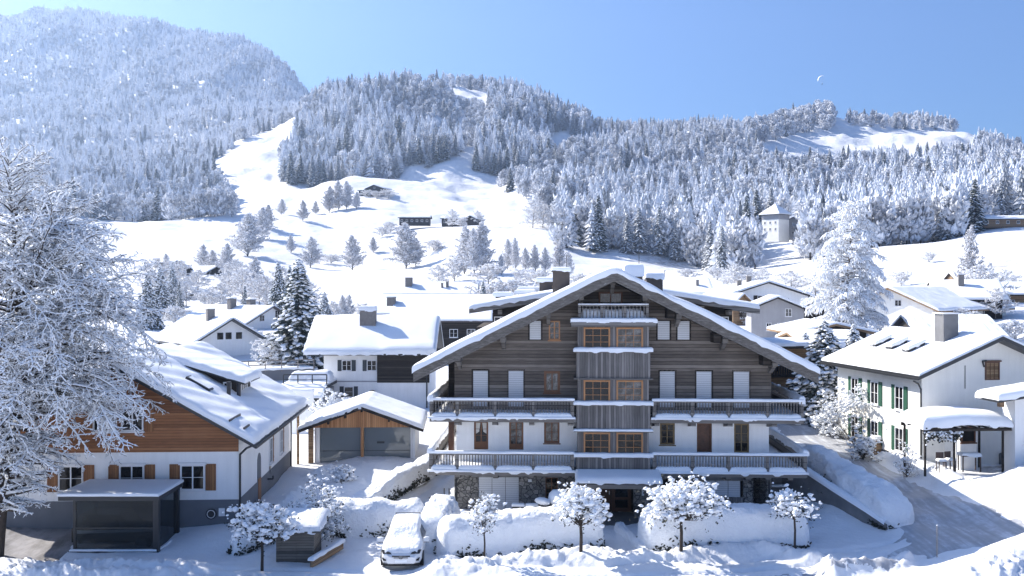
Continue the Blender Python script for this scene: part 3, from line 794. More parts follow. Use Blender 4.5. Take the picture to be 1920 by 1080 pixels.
# ---- spruces
def spruce_mesh(seed, tiers=11, spikes=9, w=.17, mat='spruce_snowy', tri=False, irregular=.25):
    """a distant spruce of unit height: ragged drooping whorls"""
    r = np.random.default_rng(seed); mb = MB()
    mb.tube((0,0,-.03), (0,0,.5), .012, .006, 5, 1, caps=False)
    for i in range(tiers):
        t = i/tiers; z = .06+.94*t; rad = w*(1-t)**.85*(1+irregular*(r.random()-.5))+.006
        n = spikes if t < .75 else max(5, spikes-3)
        zt = min(1., z+.94/tiers*1.7); V = [(r.normal()*.004, r.normal()*.004, zt)]
        ph = r.random()*6
        for k in range(2*n):
            a = ph+k*math.pi/n+r.normal()*.12; q = rad*(1.15 if k % 2 == 0 else .55)*(1+irregular*1.3*(r.random()-.5))
            V.append((q*math.cos(a), q*math.sin(a), z-(.03 if k % 2 == 0 else -.008)*(1-t)+r.normal()*.006))
        mb.add(V, np.array([(0, 1+k, 1+(k+1) % (2*n)) for k in range(2*n)]), 0)
    return mb.mesh('spruce', [mat, 'bark'])
def spruce_parts(seed, H=14., w=.19, nb=420, snow=.55, clump=.16, droop=.5, dark='needles', openness=0.):
    """a close spruce: every branch a drooping spray of dark needles with snow lying on it"""
    r = np.random.default_rng(seed); tr = MB(); tr.tube((0,0,0), (0,0,H*.98), .014*H, .01, 8)
    d_ = MB(); s_ = MB(); ga = 0
    QC, QS, DC, DS, AX, QA = [], [], [], [], [], []
    for i in range(nb):
        t = (i+.5)/nb; t = 1-(1-t)**.62 if False else t**1.12
        z = H*(.05+.94*t); L = H*w*(1-t)**.8*(.65+.55*r.random())+.08
        ga += 2.399+r.normal()*.2
        if openness and math.sin(ga*3+z*.7) > 1-openness: L *= .55
        d = np.array([math.cos(ga), math.sin(ga), 0.])
        n = max(2, int(L/(clump*1.5)))
        for k in range(n):
            u = (k+.6)/n
            p = np.array([0,0,z])+d*L*u+np.array([0,0,-droop*L*u*u*.55+.12*L*u])
            side = np.cross(d, [0,0,1.])*(r.random()-.5)*L*.5*u
            p = p+side; sz = clump*(.75+.6*r.random())*(1-.45*t)
            p = p+np.array([0,0,r.normal()*clump*.7]); DC.append(p-[0,0,sz*.3]); DS.append((sz*1.6, sz*.8, sz*.5)); AX.append(d*1+np.array([0,0,-.75])+r.normal(size=3)*.4)
            if r.random() < snow+.25*u:
                QC.append(p+d*sz*.3+[0,0,sz*.16]); QS.append((sz*1.1, sz*.75, sz*.55)); QA.append(d+np.array([0,0,-.6])+r.normal(size=3)*.35)
    DC = np.array(DC); DS = np.array(DS); AX = np.array(AX)
    blobs(d_, DC, DS, 0, 'oct', axis=AX, jit=.4)
    QC = np.array(QC); QS = np.array(QS)
    blobs(s_, QC, QS, 0, 'ico1' if len(QC) < 2500 else 'oct', jit=.35, axis=np.array(QA))
    return tr.mesh('trunk', ['bark']), d_.mesh('crown', [dark]), s_.mesh('snow', ['snow_soft'], smooth=True)
def place_spruce(P, name, loc, s=1., rz=0, label='', group=None, cat='tree'):
    H = empty(name, loc, rz, label, cat, group, s)
    inst('trunk', P[0], H); c = inst('crown', P[1], H); inst('snow', P[2], c)
    return H

# ---- little street tree / shrub carrying lumps of snow
def laden_parts(seed, H, R_, zc, n_br=16, lump=.13, dark=.5, flat=.8, stem=.06, dense=1., stem_h=None, fork=True, cw=None, n=None):
    """trunk forking into branches, ragged snow lumps gathered in tufts through an uneven ball, dark leafage under them"""
    r = np.random.default_rng(seed); tr = MB(); lf = MB(); sn = MB()
    zh = H-zc; top = max(.25, zc-zh*.75)
    tr.tube((0,0,-.15), (.02,.0,top*.6), stem, stem*.85, 8, caps=False); tr.tube((.02,0,top*.6), (-.01,0,top), stem*.85, stem*.75, 8)
    # tufts near the surface of an uneven ellipsoid
    nt = int(n_br*3.2*dense)
    u = r.normal(size=(nt, 3)); u /= np.linalg.norm(u, axis=1, keepdims=True); u[:, 2] = np.where(u[:, 2] < -.55, -u[:, 2]*.6, u[:, 2])
    rad = .52+.48*r.random(nt)**.5; bump = 1+.34*np.sin(u[:, 0]*4+seed)*np.cos(u[:, 1]*3+seed*2)+.17*r.normal(size=nt)
    T = u*np.array([R_, R_*.95, zh])[None]*(rad*np.clip(bump, .6, 1.25))[:, None]+[0, 0, zc]
    for i in range(nt):
        if i % 2 and i > 14: continue
        base = np.array([0, 0, top-.15*r.random()]); mid = base*.45+T[i]*.55+np.array([0, 0, -.12*zh])+r.normal(size=3)*.05*R_
        rr = stem*(.34 if i < 7 else .2)
        tr.tube(base, mid, rr, rr*.7, 5, caps=False); tr.tube(mid, T[i], rr*.7, rr*.3, 4, caps=False)
    C = []; D = []; Sz = []
    for p in T:
        k = int(3+6*r.random()); w = lump*(1.1+.9*r.random())
        o = r.normal(size=(k, 3))*w*np.array([1.15, 1.15, .7]); C.append(p+o); Sz.append(lump*(.42+.75*r.random(k)**1.6)); D.append(p+r.normal(size=(k, 3))*w*1.1-[0, 0, lump*.75])
    C = np.concatenate(C); D = np.concatenate(D); Sz = np.concatenate(Sz)
    blobs(sn, C, np.stack([Sz*1.25, Sz, Sz*flat], -1), 0, 'ico1', jit=.24)
    fine = C[r.random(len(C)) < .8]+r.normal(size=((r.random(len(C)) < 2).sum(), 3))[:1]*0
    fine = fine+r.normal(size=fine.shape)*lump*1.1; q = lump*(.16+.22*r.random(len(fine))); blobs(sn, fine, np.stack([q*1.5, q, q*.8], -1), 0, 'oct', axis=r.normal(size=fine.shape), jit=.4)
    k = r.random(len(D)) < np.clip(dark*(1.15-.75*(D[:, 2]-zc+zh)/(2*zh)), 0, 1)
    for _ in range(3):
        E = D[k]+r.normal(size=(k.sum(), 3))*lump*.7; q = lump*(.22+.28*r.random(len(E)))
        blobs(lf, E, np.stack([q*1.2, q, q*.5], -1), 0, 'oct', axis=r.normal(size=(len(E), 3)), jit=.4, r=r)
    return tr.mesh('trunk', ['bark']), lf.mesh('leaves', ['leaf_dark']), sn.mesh('snow', ['snow'], smooth=True)
def place_laden(P, name, loc, label, cat='tree', group=None, rz=0, scale=None):
    H = empty(name, loc, rz, label, cat, group, scale)
    inst('trunk', P[0], H); inst('leaves', P[1], H); inst('crown', P[2], H)
    return H

# ---- hedges buried in snow
def hedge(name, pts, w, h, label, zf=None, dark=.5, seed=0, lump=.12, top=.35, leafz=.5, ends=.5, zoff=0, res=.16, wob=.08):
    """pts: centre line (x,y); thing > foliage (dark), snow (thick rounded shell)"""
    P = np.array(pts, float); seg = np.hypot(*np.diff(P, axis=0).T); cum = np.concatenate([[0], np.cumsum(seg)]); L = cum[-1]
    n = int(L/res)+2; s = np.linspace(0, L, n)
    cx = np.interp(s, cum, P[:, 0]); cy = np.interp(s, cum, P[:, 1])
    kk = max(1, int(.5/res)); ker = np.ones(2*kk+1)/(2*kk+1)
    if len(P) > 2:
        cx2 = np.convolve(np.pad(cx, kk, 'reflect', reflect_type='odd'), ker, 'valid'); cy2 = np.convolve(np.pad(cy, kk, 'reflect', reflect_type='odd'), ker, 'valid'); cx, cy = cx2, cy2
    tx = np.gradient(cx); ty = np.gradient(cy); l = np.hypot(tx, ty); nx_, ny_ = ty/l, -tx/l
    if zf is None: z0 = base_z(cx, cy)+zoff
    else: z0 = np.array([zf(a, b) for a, b in zip(cx, cy)])+zoff
    hh = h if np.isscalar(h) else np.interp(s, np.linspace(0, L, len(h)), h)
    ww = w if np.isscalar(w) else np.interp(s, np.linspace(0, L, len(w)), w)
    m = 25; th = np.linspace(0, np.pi, m); e = np.clip(np.minimum(s, L-s)/ends, 0, 1); e = np.sqrt(1-(1-e)**2)*.995+.005
    cxs = np.sign(np.cos(th))*np.abs(np.cos(th))**.55; czs = np.abs(np.sin(th))**.5
    S_, T_ = np.meshgrid(s, np.arange(m), indexing='ij')
    nz = 1+lump*1.6*fbm(S_*1.1+seed, T_*.22+seed, 4)+(lump*.45+.03)*fbm(S_*5+seed, T_*.9, 3)
    hw = (ww/2*e if not np.isscalar(ww) else ww/2*e)[:, None]*cxs[None]*nz*(1+.0*S_)
    hz = (hh*(e**.7))[:, None]*czs[None]*nz
    hz = hz + (-.12)
    V = np.stack([cx[:, None]+nx_[:, None]*hw, cy[:, None]+ny_[:, None]*hw, z0[:, None]+hz], -1)
    idx = np.arange(n*m).reshape(n, m)
    q = np.stack([idx[:-1,:-1], idx[:-1,1:], idx[1:,1:], idx[1:,:-1]], -1).reshape(-1, 4)
    H = empty(name, (0,0,0), 0, label, 'hedge')
    H.location = (cx[n//2], cy[n//2], z0[n//2]); off = np.array(H.location)
    fo = MB(); r = np.random.default_rng(seed+3)
    # dark leaves come out near the foot and in patches where the snow has slid off
    nl = int(L*(110 if dark else 0)*(.5+dark))
    if nl:
        i = r.integers(0, n, nl); sd = np.where(r.random(nl) < .5, 1, -1)
        patch = fbm(s[i]*.8+seed, sd*3.3, 3)
        zr = np.abs(r.normal(size=nl))*leafz*.35*np.clip(patch*3+.9, .15, 2)
        keep = (patch > -.28+.25*(1-dark)); i, sd, zr = i[keep], sd[keep], zr[keep]
        W_ = (ww if np.isscalar(ww) else ww[i])/2*e[i]*1.0
        hgt = (hh if np.isscalar(hh) else hh[i])
        u = np.clip(zr/hgt, 0, .95); W_ = W_*(1-u**2)**.28
        C = np.stack([cx[i]+nx_[i]*sd*W_, cy[i]+ny_[i]*sd*W_, z0[i]+zr], -1)-off+r.normal(size=(len(i), 3))*.05
        sz = .045+.05*r.random(len(C)); blobs(fo, C, np.stack([sz*1.3, sz, sz*.5], -1), 0, 'oct', axis=r.normal(size=(len(C), 3)), jit=.5)
        fo.build('foliage', ['leaf_dark'], H)
    MB().add(V.reshape(-1, 3)-off, q).build('snow', ['snow_rough'], H, smooth=True)
    return H
# ------------------------------------------------------------ the big timber chalet in the middle
def main_chalet():
    D0 = 55.0
    H = empty('chalet', (Xp(1147, D0), D0, 0), R(-2.5), 'large dark timber chalet with long snowy balconies and a central bay tower', 'chalet')
    HW = 8.72; DEP = 15; SL = .503; APEX = 13.0     # wall plane roof underside apex (at y=-2.2 plane the barge board hides it)
    eh = APEX-SL*HW
    b = MB()
    def hole_wall(b, x0, x1, z0, z1, holes, y0=0, y1=.35):
        """front wall as boxes around openings (holes: x0,x1,z0,z1)"""
        xs = sorted({x0, x1, *[h[0] for h in holes], *[h[1] for h in holes]})
        for a, c in zip(xs, xs[1:]):
            hs = sorted([h for h in holes if h[0] <= a+1e-6 and h[1] >= c-1e-6], key=lambda h: h[2])
            z = z0
            for h in hs:
                if h[2] > z: b.box(a, c, y0, y1, z, h[2])
                z = h[3]
            if z1 > z: b.box(a, c, y0, y1, z, z1)
    # ground floor of stone
    gh = [(-7.38,-5.13,-.3,2.1), (-3.66,-2.98,.9,2.1), (-1.45,1.2,-.3,2.0), (5.0,7.2,1.1,2.0)]
    st = MB(); hole_wall(st, -HW, 7.75, -.4, 2.68, gh); st.box(-HW, -HW+.35, .35, DEP, -.4, 2.68); st.box(-1.9,-1.45,.36,3,-.3,2.68); st.box(7.75, 9.0, 1.2, 1.5, -.4, 2.68)
    st.build('stone_wall', ['stone'], H)
    cor = MB(); cor.box(-HW, HW, .36, .5, -.3, 2.6); cor.box(-HW, HW, 3, DEP, -.3, 2.6)
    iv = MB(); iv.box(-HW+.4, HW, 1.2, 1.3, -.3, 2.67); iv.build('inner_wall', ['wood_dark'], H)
    # white storey
    wh = []
    def hx(px0, px1): return ((px0-1147)/34, (px1-1147)/34)
    pl = MB(); holes3 = [(*hx(887.5,914.5), 3.62, 5.2), (*hx(954,981), 3.62, 5.2), (*hx(1020,1049), 4.0, 5.2),
                         (*hx(1237,1265), 3.95, 5.15), (*hx(1306,1334), 3.55, 5.15), (*hx(1375,1403), 3.55, 5.15)]
    holes3 = [(a, c, z0, z1) for a, c, z0, z1 in holes3]
    hole_wall(pl, -HW+.12, HW-.12, 2.681, 5.62, holes3, .03, .3)
    pl.box(-HW+.12, -HW+.4, .3, DEP, 2.681, 5.62); pl.box(HW-.4, HW-.12, .3, DEP, 2.681, 5.62)
    pl.build('plaster_wall', ['plaster'], H)
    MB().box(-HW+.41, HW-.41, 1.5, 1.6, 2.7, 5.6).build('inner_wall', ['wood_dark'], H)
    # timber storeys
    wd = MB(); z1 = eh
    holes4 = [(*hx(886,914), 6.02, 8.0), (*hx(953,981), 6.02, 8.0), (*hx(1020,1050), 6.8, 8.0),
              (*hx(1237,1265), 6.02, 8.0), (*hx(1305,1333), 6.02, 8.0), (*hx(1374,1403), 6.02, 8.0)]
    hole_wall(wd, -HW, HW, 5.621, z1, holes4, 0, .3)
    up = [(*hx(993,1014), 9.72, 10.78), (*hx(1029,1050), 9.72, 10.78), (*hx(1233,1255), 9.76, 10.78), (*hx(1270,1292), 9.76, 10.78)]
    # gable field cut in strips following the roof
    zs = [z1, 9.72, 10.78, 12.95]
    def strip(xa, xb, za, zb):
        def zt(x): return APEX-SL*abs(x)
        P = [(xa, za)]; P.append((xb, za))
        t1, t0 = min(zt(xb), zb), min(zt(xa), zb)
        if t1 > za: P.append((xb, t1))
        for xx in sorted({(APEX-zb)/SL, -(APEX-zb)/SL, 0}, reverse=True):
            if xa < xx < xb and min(zt(xx), zb) > za+1e-4: P.append((xx, min(zt(xx), zb)))
        if t0 > za: P.append((xa, t0))
        if len(P) >= 3: wd.prism(P, 0, .3)
    cuts = sorted({-HW, HW, -1.85, 1.85, *[u[0] for u in up], *[u[1] for u in up]})
    for a, c in zip(cuts, cuts[1:]):
        hole = next((u for u in up if u[0] <= a+1e-6 and u[1] >= c-1e-6), None)
        if a >= -1.86 and c <= 1.86: strip(a, c, z1, 10.95); continue
        if hole: strip(a, c, z1, hole[2]); strip(a, c, hole[3], 12.95)
        else: strip(a, c, z1, 12.95)
    wd.box(-HW, -HW+.3, .3, DEP, 5.621, eh); wd.box(HW-.3, HW, .3, DEP, 5.621, eh)
    wd.prism([(-HW,0),(HW,0),(HW,eh),(0,APEX),(-HW,eh)], DEP-.3, DEP)
    # recessed loggia back wall under the ridge
    wd.prism([(-1.849,10.951),(1.849,10.951),(1.849,APEX-SL*1.849-.01),(0,APEX-.02),(-1.849,APEX-SL*1.849-.01)], 1.15, 1.3)
    wd.build('timber_wall', ['wood_weathered'], H)
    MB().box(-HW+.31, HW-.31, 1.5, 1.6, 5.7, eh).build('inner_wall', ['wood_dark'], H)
    # roof
    W = 10.7; th = .26; yf = -2.3; yb = DEP+1.2
    zr = 13.48; ze = zr-SL*W
    rf = MB(); rf.prism([(-W, ze-th), (0, zr-th), (W, ze-th), (W, ze), (0, zr), (-W, ze)], yf+.12, yb)
    ro = rf.build('roof', ['wood_weathered'], H)
    bb = MB()
    for k, (o, hgt, dy) in enumerate(((0, .24, 0), (.24, .22, .05), (.46, .12, .09))):     # stepped barge boards
        for sx in (-1, 1):
            p = [(0, zr-o+.04-k*.0), (sx*W, ze-o+.04), (sx*W, ze-o-hgt+.05), (0, zr-o-hgt+.05)]
            if sx > 0: p = p[::-1]
            bb.prism([(a, z) for a, z in p], yf+dy, yf+dy+.10)
    bb.build('barge_board', ['wood_verge'], ro)
    sn = MB(); snow_sheet(sn, lambda X, Y: zr+.045-SL*np.sqrt(X*X+.03)+SL*.17-.02, -W-.06, W+.06, yf-.10, yb, t=.31, r=.36, res=.3, nz=.07, ns=.7, k=.5, seed=3, skirt=.1,
                        rip=lambda X, Y: -.10*np.exp(-((X-.9)/1.5)**2)-.16*np.exp(-((X-2.9)/.8)**2)*(Y < 1)*(X > 0))
    sn.build('snow', ['snow_soft'], ro, smooth=True)
    # purlin ends and braces under the eave
    pu = []
    for px, py, big in [(1027,582,0),(942,629,1),(858,667,1),(1147,522,2),(1207,552,0),(1269,585,3),(1354,630,3),(1445,672,3),(1088,550,0)]:
        x = (px-1147)/34.4; z = 12.6-(py-540)/34.4
        o = MB(); s_ = .15
        o.box(x-s_, x+s_, yf+.35, .0, z-.1, z+.2)
        o.box(x-s_*.95, x+s_*.95, yf+1.0, -.003, z-.36, z-.103)
        o.prism([(yf+1.1, z-.363), (-.004, z-.363), (-.004, z-.85)], x-.1, x+.1, axis='x')
        o.build('purlin', ['wood_grey_beam'], H)
        if big == 3: MB().box(x-.62, x-.2, -1.2, -.004, z-.34, z+.16).build('purlin', ['wood_dark'], H)
    # chimneys behind the ridge
    chimney(H, -2.75, 7.0, 10.5, 13.6, w=1.05, d=1.1, mat='chimney_brown', snow=.22)
    chimney(H, 1.7, 6.5, 10.5, 13.35, w=1.05, d=1.0, mat='chimney_brown', snow=.65)
    chimney(H, 3.1, 8.0, 10.5, 13.15, w=1.0, d=1.2, mat='chimney_brown', snow=.35)
    for ax_, ay, az, ah in ((2.05, 6.6, 14.3, .9), (-2.4, 7.2, 13.9, .8)):      # television aerials on the chimneys
        an = MB(); an.tube((ax_, ay, az-.5), (ax_, ay, az+ah), .02, n=5); an.tube((ax_-.35, ay, az+ah-.1), (ax_+.35, ay, az+ah-.1), .012, n=4)
        for q in (-.3, -.1, .1, .3): an.tube((ax_+q, ay-.2, az+ah-.1), (ax_+q, ay+.2, az+ah-.1), .01, n=4)
        an.build('aerial', ['metal_dark'], H)
    # windows -------------------------------------------------------------
    z3 = dict(d=.02)
    def win(px0, px1, z, h, y=.0, **kw):
        a, c = hx(px0, px1); return window(H, ((a+c)/2, y, z), 0, c-a, h, **kw)
    win(887.5, 914.5, 3.62, 1.58, .17, frame='frame_brown', nx=2, nz=3, panel=.27, fw=.1, sill=False, curtain=True, name='balcony_door')
    win(954, 981, 3.62, 1.58, .17, frame='frame_brown', nx=2, nz=3, panel=.2, fw=.1, sill=False, glass='glass_painted_reflection', name='balcony_door')
    win(1020, 1049, 4.0, 1.2, .16, frame='frame_brown', nx=2, nz=2, fw=.1, glass='glass_painted_reflection')
    win(1237, 1265, 3.95, 1.2, .16, frame='frame_olive', nx=2, nz=3, fw=.1)
    win(1375, 1403, 3.55, 1.6, .16, frame='frame_olive', nx=2, nz=3, fw=.09, sill=False, name='balcony_door')
    d = MB(); a, c = hx(1306, 1334); d.box(a, a+.07, .12, .2, 3.55, 5.15); d.box(c-.07, c, .12, .2, 3.55, 5.15); d.box(a+.07, c-.07, .12, .2, 5.08, 5.15)
    dd = d.build('balcony_door', ['frame_brown'], H); MB().box(a+.07, c-.07, .22, .26, 3.55, 5.08).build('panel', ['door_wood'], dd)
    for p0, p1 in ((886,914),(953,981),(1237,1265),(1305,1333),(1374,1403)):
        a, c = hx(p0, p1); shutter_closed(H, ((a+c)/2, .06, 6.02), c-a, 1.98)
    win(1020, 1050, 6.8, 1.2, .08, frame='frame_brown', nx=2, nz=1, fw=.13, glass='glass_painted_reflection')
    win(1029, 1050, 9.72, 1.06, .06, frame='frame_orange', nx=2, nz=3, fw=.07, curtain=False, glass='glass_painted_reflection')
    for p0, p1 in ((993,1014),(1233,1255),(1270,1292)):
        a, c = hx(p0, p1); shutter_closed(H, ((a+c)/2, .05, 9.74), c-a, 1.03)
    # ground floor openings
    a, c = -7.38, -5.13
    g = MB()
    for k in range(3):
        w_ = (c-a)/3; g.box(a+k*w_+.012, a+(k+1)*w_-.012, .05, .1, -.1, 2.1)
    g.build('garage_shutter', ['shutter_white'], H)
    MB().box(a-.35, c+.75, -.05, .0, 2.12, 2.38).build('lintel', ['concrete'], H)
    window(H, (-3.32, .14, .9), 0, .68, 1.2, frame='frame_brown', nx=2, nz=4, fw=.05)
    MB().box(-3.95, -2.75, -.05, .0, 2.12, 2.38).build('lintel', ['concrete'], H)
    g = MB()
    for k in range(3):
        w_ = 2.0/3; g.box(5.05+k*w_+.012, 5.05+(k+1)*w_-.012, .06, .1, 1.1, 2.0)
    g.build('window_shutter', ['shutter_white'], H)
    MB().box(5.0, 7.2, -.03, 0, -.2, 1.06).build('wood_panel', ['wood_grey_vertical'], H)
    MB().box(4.6, 7.6, -.05, 0, 2.03, 2.28).build('lintel', ['concrete'], H)
    MB().box(2.6, 3.7, -.05, 0, 2.1, 2.32).build('lintel', ['concrete'], H)
    window(H, (3.2, -.001, 1.1), 0, .8, .95, frame='wood_dark', nx=2, nz=1, fw=.06)
    # entrance
    dr = MB(); dr.box(-.95, .0, 1.0, 1.06, -.05, 2.0); dr.box(.04, 1.15, 1.0, 1.06, -.05, 2.0)
    do = dr.build('entrance_door', ['door_wood'], H)
    gl = MB()
    for z in (.25, .85, 1.45): gl.box(.25, .95, .985, .998, z, z+.45)
    gl.build('pane', ['glass_dark'], do)
    MB().tube((-.08,.93,1.0), (-.08,.93,1.2), .025, n=6).build('handle', ['frame_white'], do)
    MB().box(-1.5, 1.4, -2.2, 1.0, -.12, .02).build('step', ['concrete'], H)
    sg = MB(); sg.box(1.65, 2.15, -.06, -.003, 1.15, 1.7); so_ = sg.build('notice_board', ['sign_white'], H)
    k = MB()
    for i, (x, z, w_, h_) in enumerate([(1.72,1.55,.34,.06),(1.72,1.42,.12,.09),(1.88,1.42,.16,.05),(1.72,1.25,.2,.12),(1.96,1.25,.12,.1)]): k.box(x, x+w_, -.064, -.061, z, z+h_)
    k.build('print', ['sign_ink'], so_)
    MB().box(-4.62,-4.42,-.03,0,1.85,2.0).build('house_plate', ['sign_white'], H)
    lm = MB(); lm.box(-1.68,-1.58,-.12,-.02,1.7,1.95); lm.build('wall_lamp', ['lamp_glass'], H)
    lm = MB(); lm.box(2.15,2.25,-.12,-.02,1.75,1.95); lm.build('wall_lamp', ['lamp_glass'], H)
    # bay tower --------------------------------------------------------------
    by = -1.55; bw = 1.98
    bay = MB()
    for z0, z1 in ((2.70, 3.5), (4.95, 6.3), (7.75, 9.15)): bay.box(-bw, bw, by, 0, z0, z1)
    bp = bay.build('bay_panel', ['wood_grey_vertical'], H)
    bands = [(3.62, 4.85), (6.43, 7.66), (9.28, 10.5)]
    for zi, (z0, z1) in enumerate(bands):
        p = MB()
        p.box(-bw+.08, -bw+.38, by+.05, 0, z0-.118, z1+.08); p.box(bw-.38, bw-.08, by+.05, 0, z0-.118, z1+.08); p.box(-.16, .16, by+.05, by+.25, z0-.118, z1+.08)
        p.box(-bw+.385, bw-.385, by+.30, by+.36, z0-.118, z1+.08)
        p.build('bay_pier', ['wood_grey_vertical'], H)
        for s_ in (-1, 1):
            window(H, (s_*.88, by+.12, z0-.02), 0, 1.42, z1-z0, frame='frame_orange', nx=3, nz=3, fw=.085, glass='glass_painted_reflection' if (s_ > 0 and zi > 0) else 'glass_dark', sill=False, d=.09)
    led = MB()
    for z, e, t_ in ((3.50,.12,.05),(4.87,.14,.07),(6.301,.12,.05),(7.68,.14,.07),(9.151,.12,.05)): led.box(-bw-e, bw+e, by-e, 0, z, z+t_)
    led.box(-bw-.28, bw+.28, by-.35, 0, 10.53, 10.78)
    lo = led.build('ledge', ['wood_grey_beam'], H)
    for z, e, t_ in ((3.55,.15,.20),(4.94,.15,.10),(6.35,.15,.19),(7.75,.0,.0),(9.20,.15,.22),(10.78,.33,.22)):
        sl = MB()
        if t_: snow_sheet(sl, lambda X, Y, z=z: z+.003+0*X, -bw-e, bw+e, by-e-.03, by+.28 if z < 10 else by+.5, t=t_, r=.14, res=.12, nz=.03, ns=2.5, k=.5, seed=z)
        if t_: sl.build('snow', ['snow'], lo, smooth=True)
    # railings -----------------------------------------------------------------
    def railing(x0, x1, y, z, h=.95, post=None, name='railing', ends=True, step=.155):
        b = MB(); n = int((x1-x0)/step)
        b.box(x0, x1, y-.05, y+.07, z+h-.09, z+h); b.box(x0, x1, y-.015, y+.035, z+.1, z+.17)
        for i in range(n+1):
            x = x0+(x1-x0)*i/n; b.box(x-.028, x+.028, y-.018, y+.018, z+.0, z+h-.09)
        for p in (post or []): b.box(p-.075, p+.075, y-.06, y+.06, z-.05, z+h-.004)
        return b
    for nm, z, x0, x1, xo in (('upper', 5.60, -9.92, 10.1, 0), ('lower', 2.72, -9.95, 10.28, 0)):
        yb_ = -1.55
        fl = MB(); fl.box(x0, -bw-.01, yb_-.02, 0, z-.24, z-.02); fl.box(bw+.01, x1, yb_-.02, 0, z-.24, z-.02)
        fl.box(x0, -HW-.0, .001, 13, z-.24, z-.02); fl.box(HW, x1, .001, 13, z-.24, z-.02)
        fo = fl.build('balcony_floor', ['wood_grey_beam'], H)
        for (a, c, posts) in ((x0+.03, -bw-.15, [-8.4, -6.35, -4.3]), (bw+.15, x1-.03, [4.2, 6.15, 8.2])):
            ps = [a+.05]+posts+[c-.05]
            railing(a, c, yb_+.05, z+.0, post=ps).build('railing', ['wood_grey_beam'], H)
            s1 = MB(); snow_sheet(s1, lambda X, Y, z=z: z+.953+0*X, a-.06, c+.06, yb_-.07, yb_+.19, t=.13, r=.10, res=.12, nz=.03, ns=1.5, k=.5, seed=z+a)
            s1.build('snow', ['snow'], fo, smooth=True)
            s2 = MB()
            for q0, q1 in zip(ps, ps[1:]):
                snow_sheet(s2, lambda X, Y, z=z: z-.015+0*X, q0+.05, q1-.05, yb_-.12, yb_+.75, t=.30 if z > 4 else .34, r=.25, res=.10, nz=.05, ns=3, k=.35, seed=z+q0)
            snow_sheet(s2, lambda X, Y, z=z: z-.016+0*X, a-.1, c+.1, yb_-.2, yb_+.1, t=.10, r=.10, res=.12, nz=.03, ns=4, k=.5, seed=z+a+2)
            snow_sheet(s2, lambda X, Y, z=z: z-.017+0*X, a+.1, c-.1, yb_+.3, -.02, t=.3, r=.3, res=.25, nz=.05, ns=1, k=.35, seed=z+a+5)
            s2.build('snow', ['snow'], fo, smooth=True)
        for xs, sg in ((x0+.06, -1), (x1-.06, 1)):
            b = MB(); n = 80
            b.box(xs-.05, xs+.05, yb_+.1, 12.8, z+.86, z+.95)
            for i in range(n): y = yb_+.2+i*.155; b.box(xs-.018, xs+.018, y-.028, y+.028, z, z+.86)
            b.box(xs-.012, xs+.012, yb_+.1, 12.8, z-.02, z+.6)
            b.build('railing', ['wood_grey_beam'], H)
            s1 = MB(); snow_sheet(s1, lambda X, Y, z=z: z+.953+0*X, xs-.16, xs+.16, yb_+.0, 12.8, t=.30, r=.15, res=.2, nz=.07, ns=1.2, k=.45, seed=z+xs)
            s1.build('snow', ['snow'], fo, smooth=True)
            s2 = MB(); xa, xb = (xs+.05, -HW-.02) if sg < 0 else (HW+.02, xs-.05)
            snow_sheet(s2, lambda X, Y, z=z: z-.012+0*X, xa, xb, .05, 12.5, t=.35, r=.4, res=.25, nz=.08, ns=1, k=.35, seed=z+xs)
            s2.build('snow', ['snow'], fo, smooth=True)
        # brackets below
        for x in ([-8.45, -6.4, -4.4, -2.3] if z > 4 else [-8.4,-6.35,-4.4]) + ([2.35,4.3,6.25,8.6] if z > 4 else [4.2,6.15,7.2,8.25,9.45]):
            o = MB(); o.prism([(yb_+.15, z-.245), (.03 if z > 4 else -.002, z-.245), (.03 if z > 4 else -.002, z-.62), (yb_+.75, z-.5), (yb_+.15, z-.42)][::-1], x-.13, x+.13, axis='x')
            o.build('bracket', ['wood_grey_beam'], H)
    # posts of the side galleries
    for x, z0, z1 in ((-8.9-.15, 3.0, 5.35), (-8.9-.15, 6.0, 8.6)):
        MB().box(x-.16, x+.16, 1.4, 1.7, z0, z1).build('gallery_post', ['door_wood' if z0 < 4 else 'wood_dark'], H)
        MB().box(x-.9, x-.55, 8.6, 8.9, z0, z1-.2).build('gallery_post', ['wood_dark'], H)
    # top balcony in the gable
    z = 10.79; hwb = 1.83
    b = railing(-hwb, hwb, by-.05, z, h=.93, post=[-hwb+.02, -.62, .62, hwb-.02], step=.185)
    b.build('railing', ['wood_grey_beam'], H)
    for sx in (-1, 1):
        sd = MB()
        sd.box(sx*hwb-.04, sx*hwb+.04, by, 0, z+.84, z+.93)
        for i in range(8): sd.box(sx*hwb-.02, sx*hwb+.02, by+.15+i*.18, by+.2+i*.18, z, z+.84)
        sd.build('railing', ['wood_grey_beam'], H)
    s1 = MB(); snow_sheet(s1, lambda X, Y: z+.933+0*X, -hwb-.05, hwb+.05, by-.14, by+.1, t=.05, r=.08, res=.2, nz=.02)
    snow_sheet(s1, lambda X, Y: z+.0+0*X, -hwb+.1, hwb-.1, by+.12, by+1.2, t=.68, r=.3, res=.12, nz=.12, ns=2, k=.3, seed=8)
    s1.build('snow', ['snow'], lo, smooth=True)
    window(H, (0, 1.14, 10.96), 0, 1.35, 1.42, frame='frame_brown', nx=2, nz=1, fw=.1, glass='glass_painted_reflection', sill=False, name='balcony_door')
    # canopy over the entrance
    ca = MB(); x0, x1 = -2.0, 2.45; yc = -3.0
    ca.prism([(yc, 2.24), (by-.0, 2.52), (by-.0, 2.68), (yc, 2.40)], x0, x1, axis='x'); ca.box(x0+.1, x1-.1, yc+.12, yc+.3, 2.08, 2.235)
    for x in (x0+.25, x1-.35): ca.box(x, x+.14, yc+.3, by-.1, 2.09, 2.235)
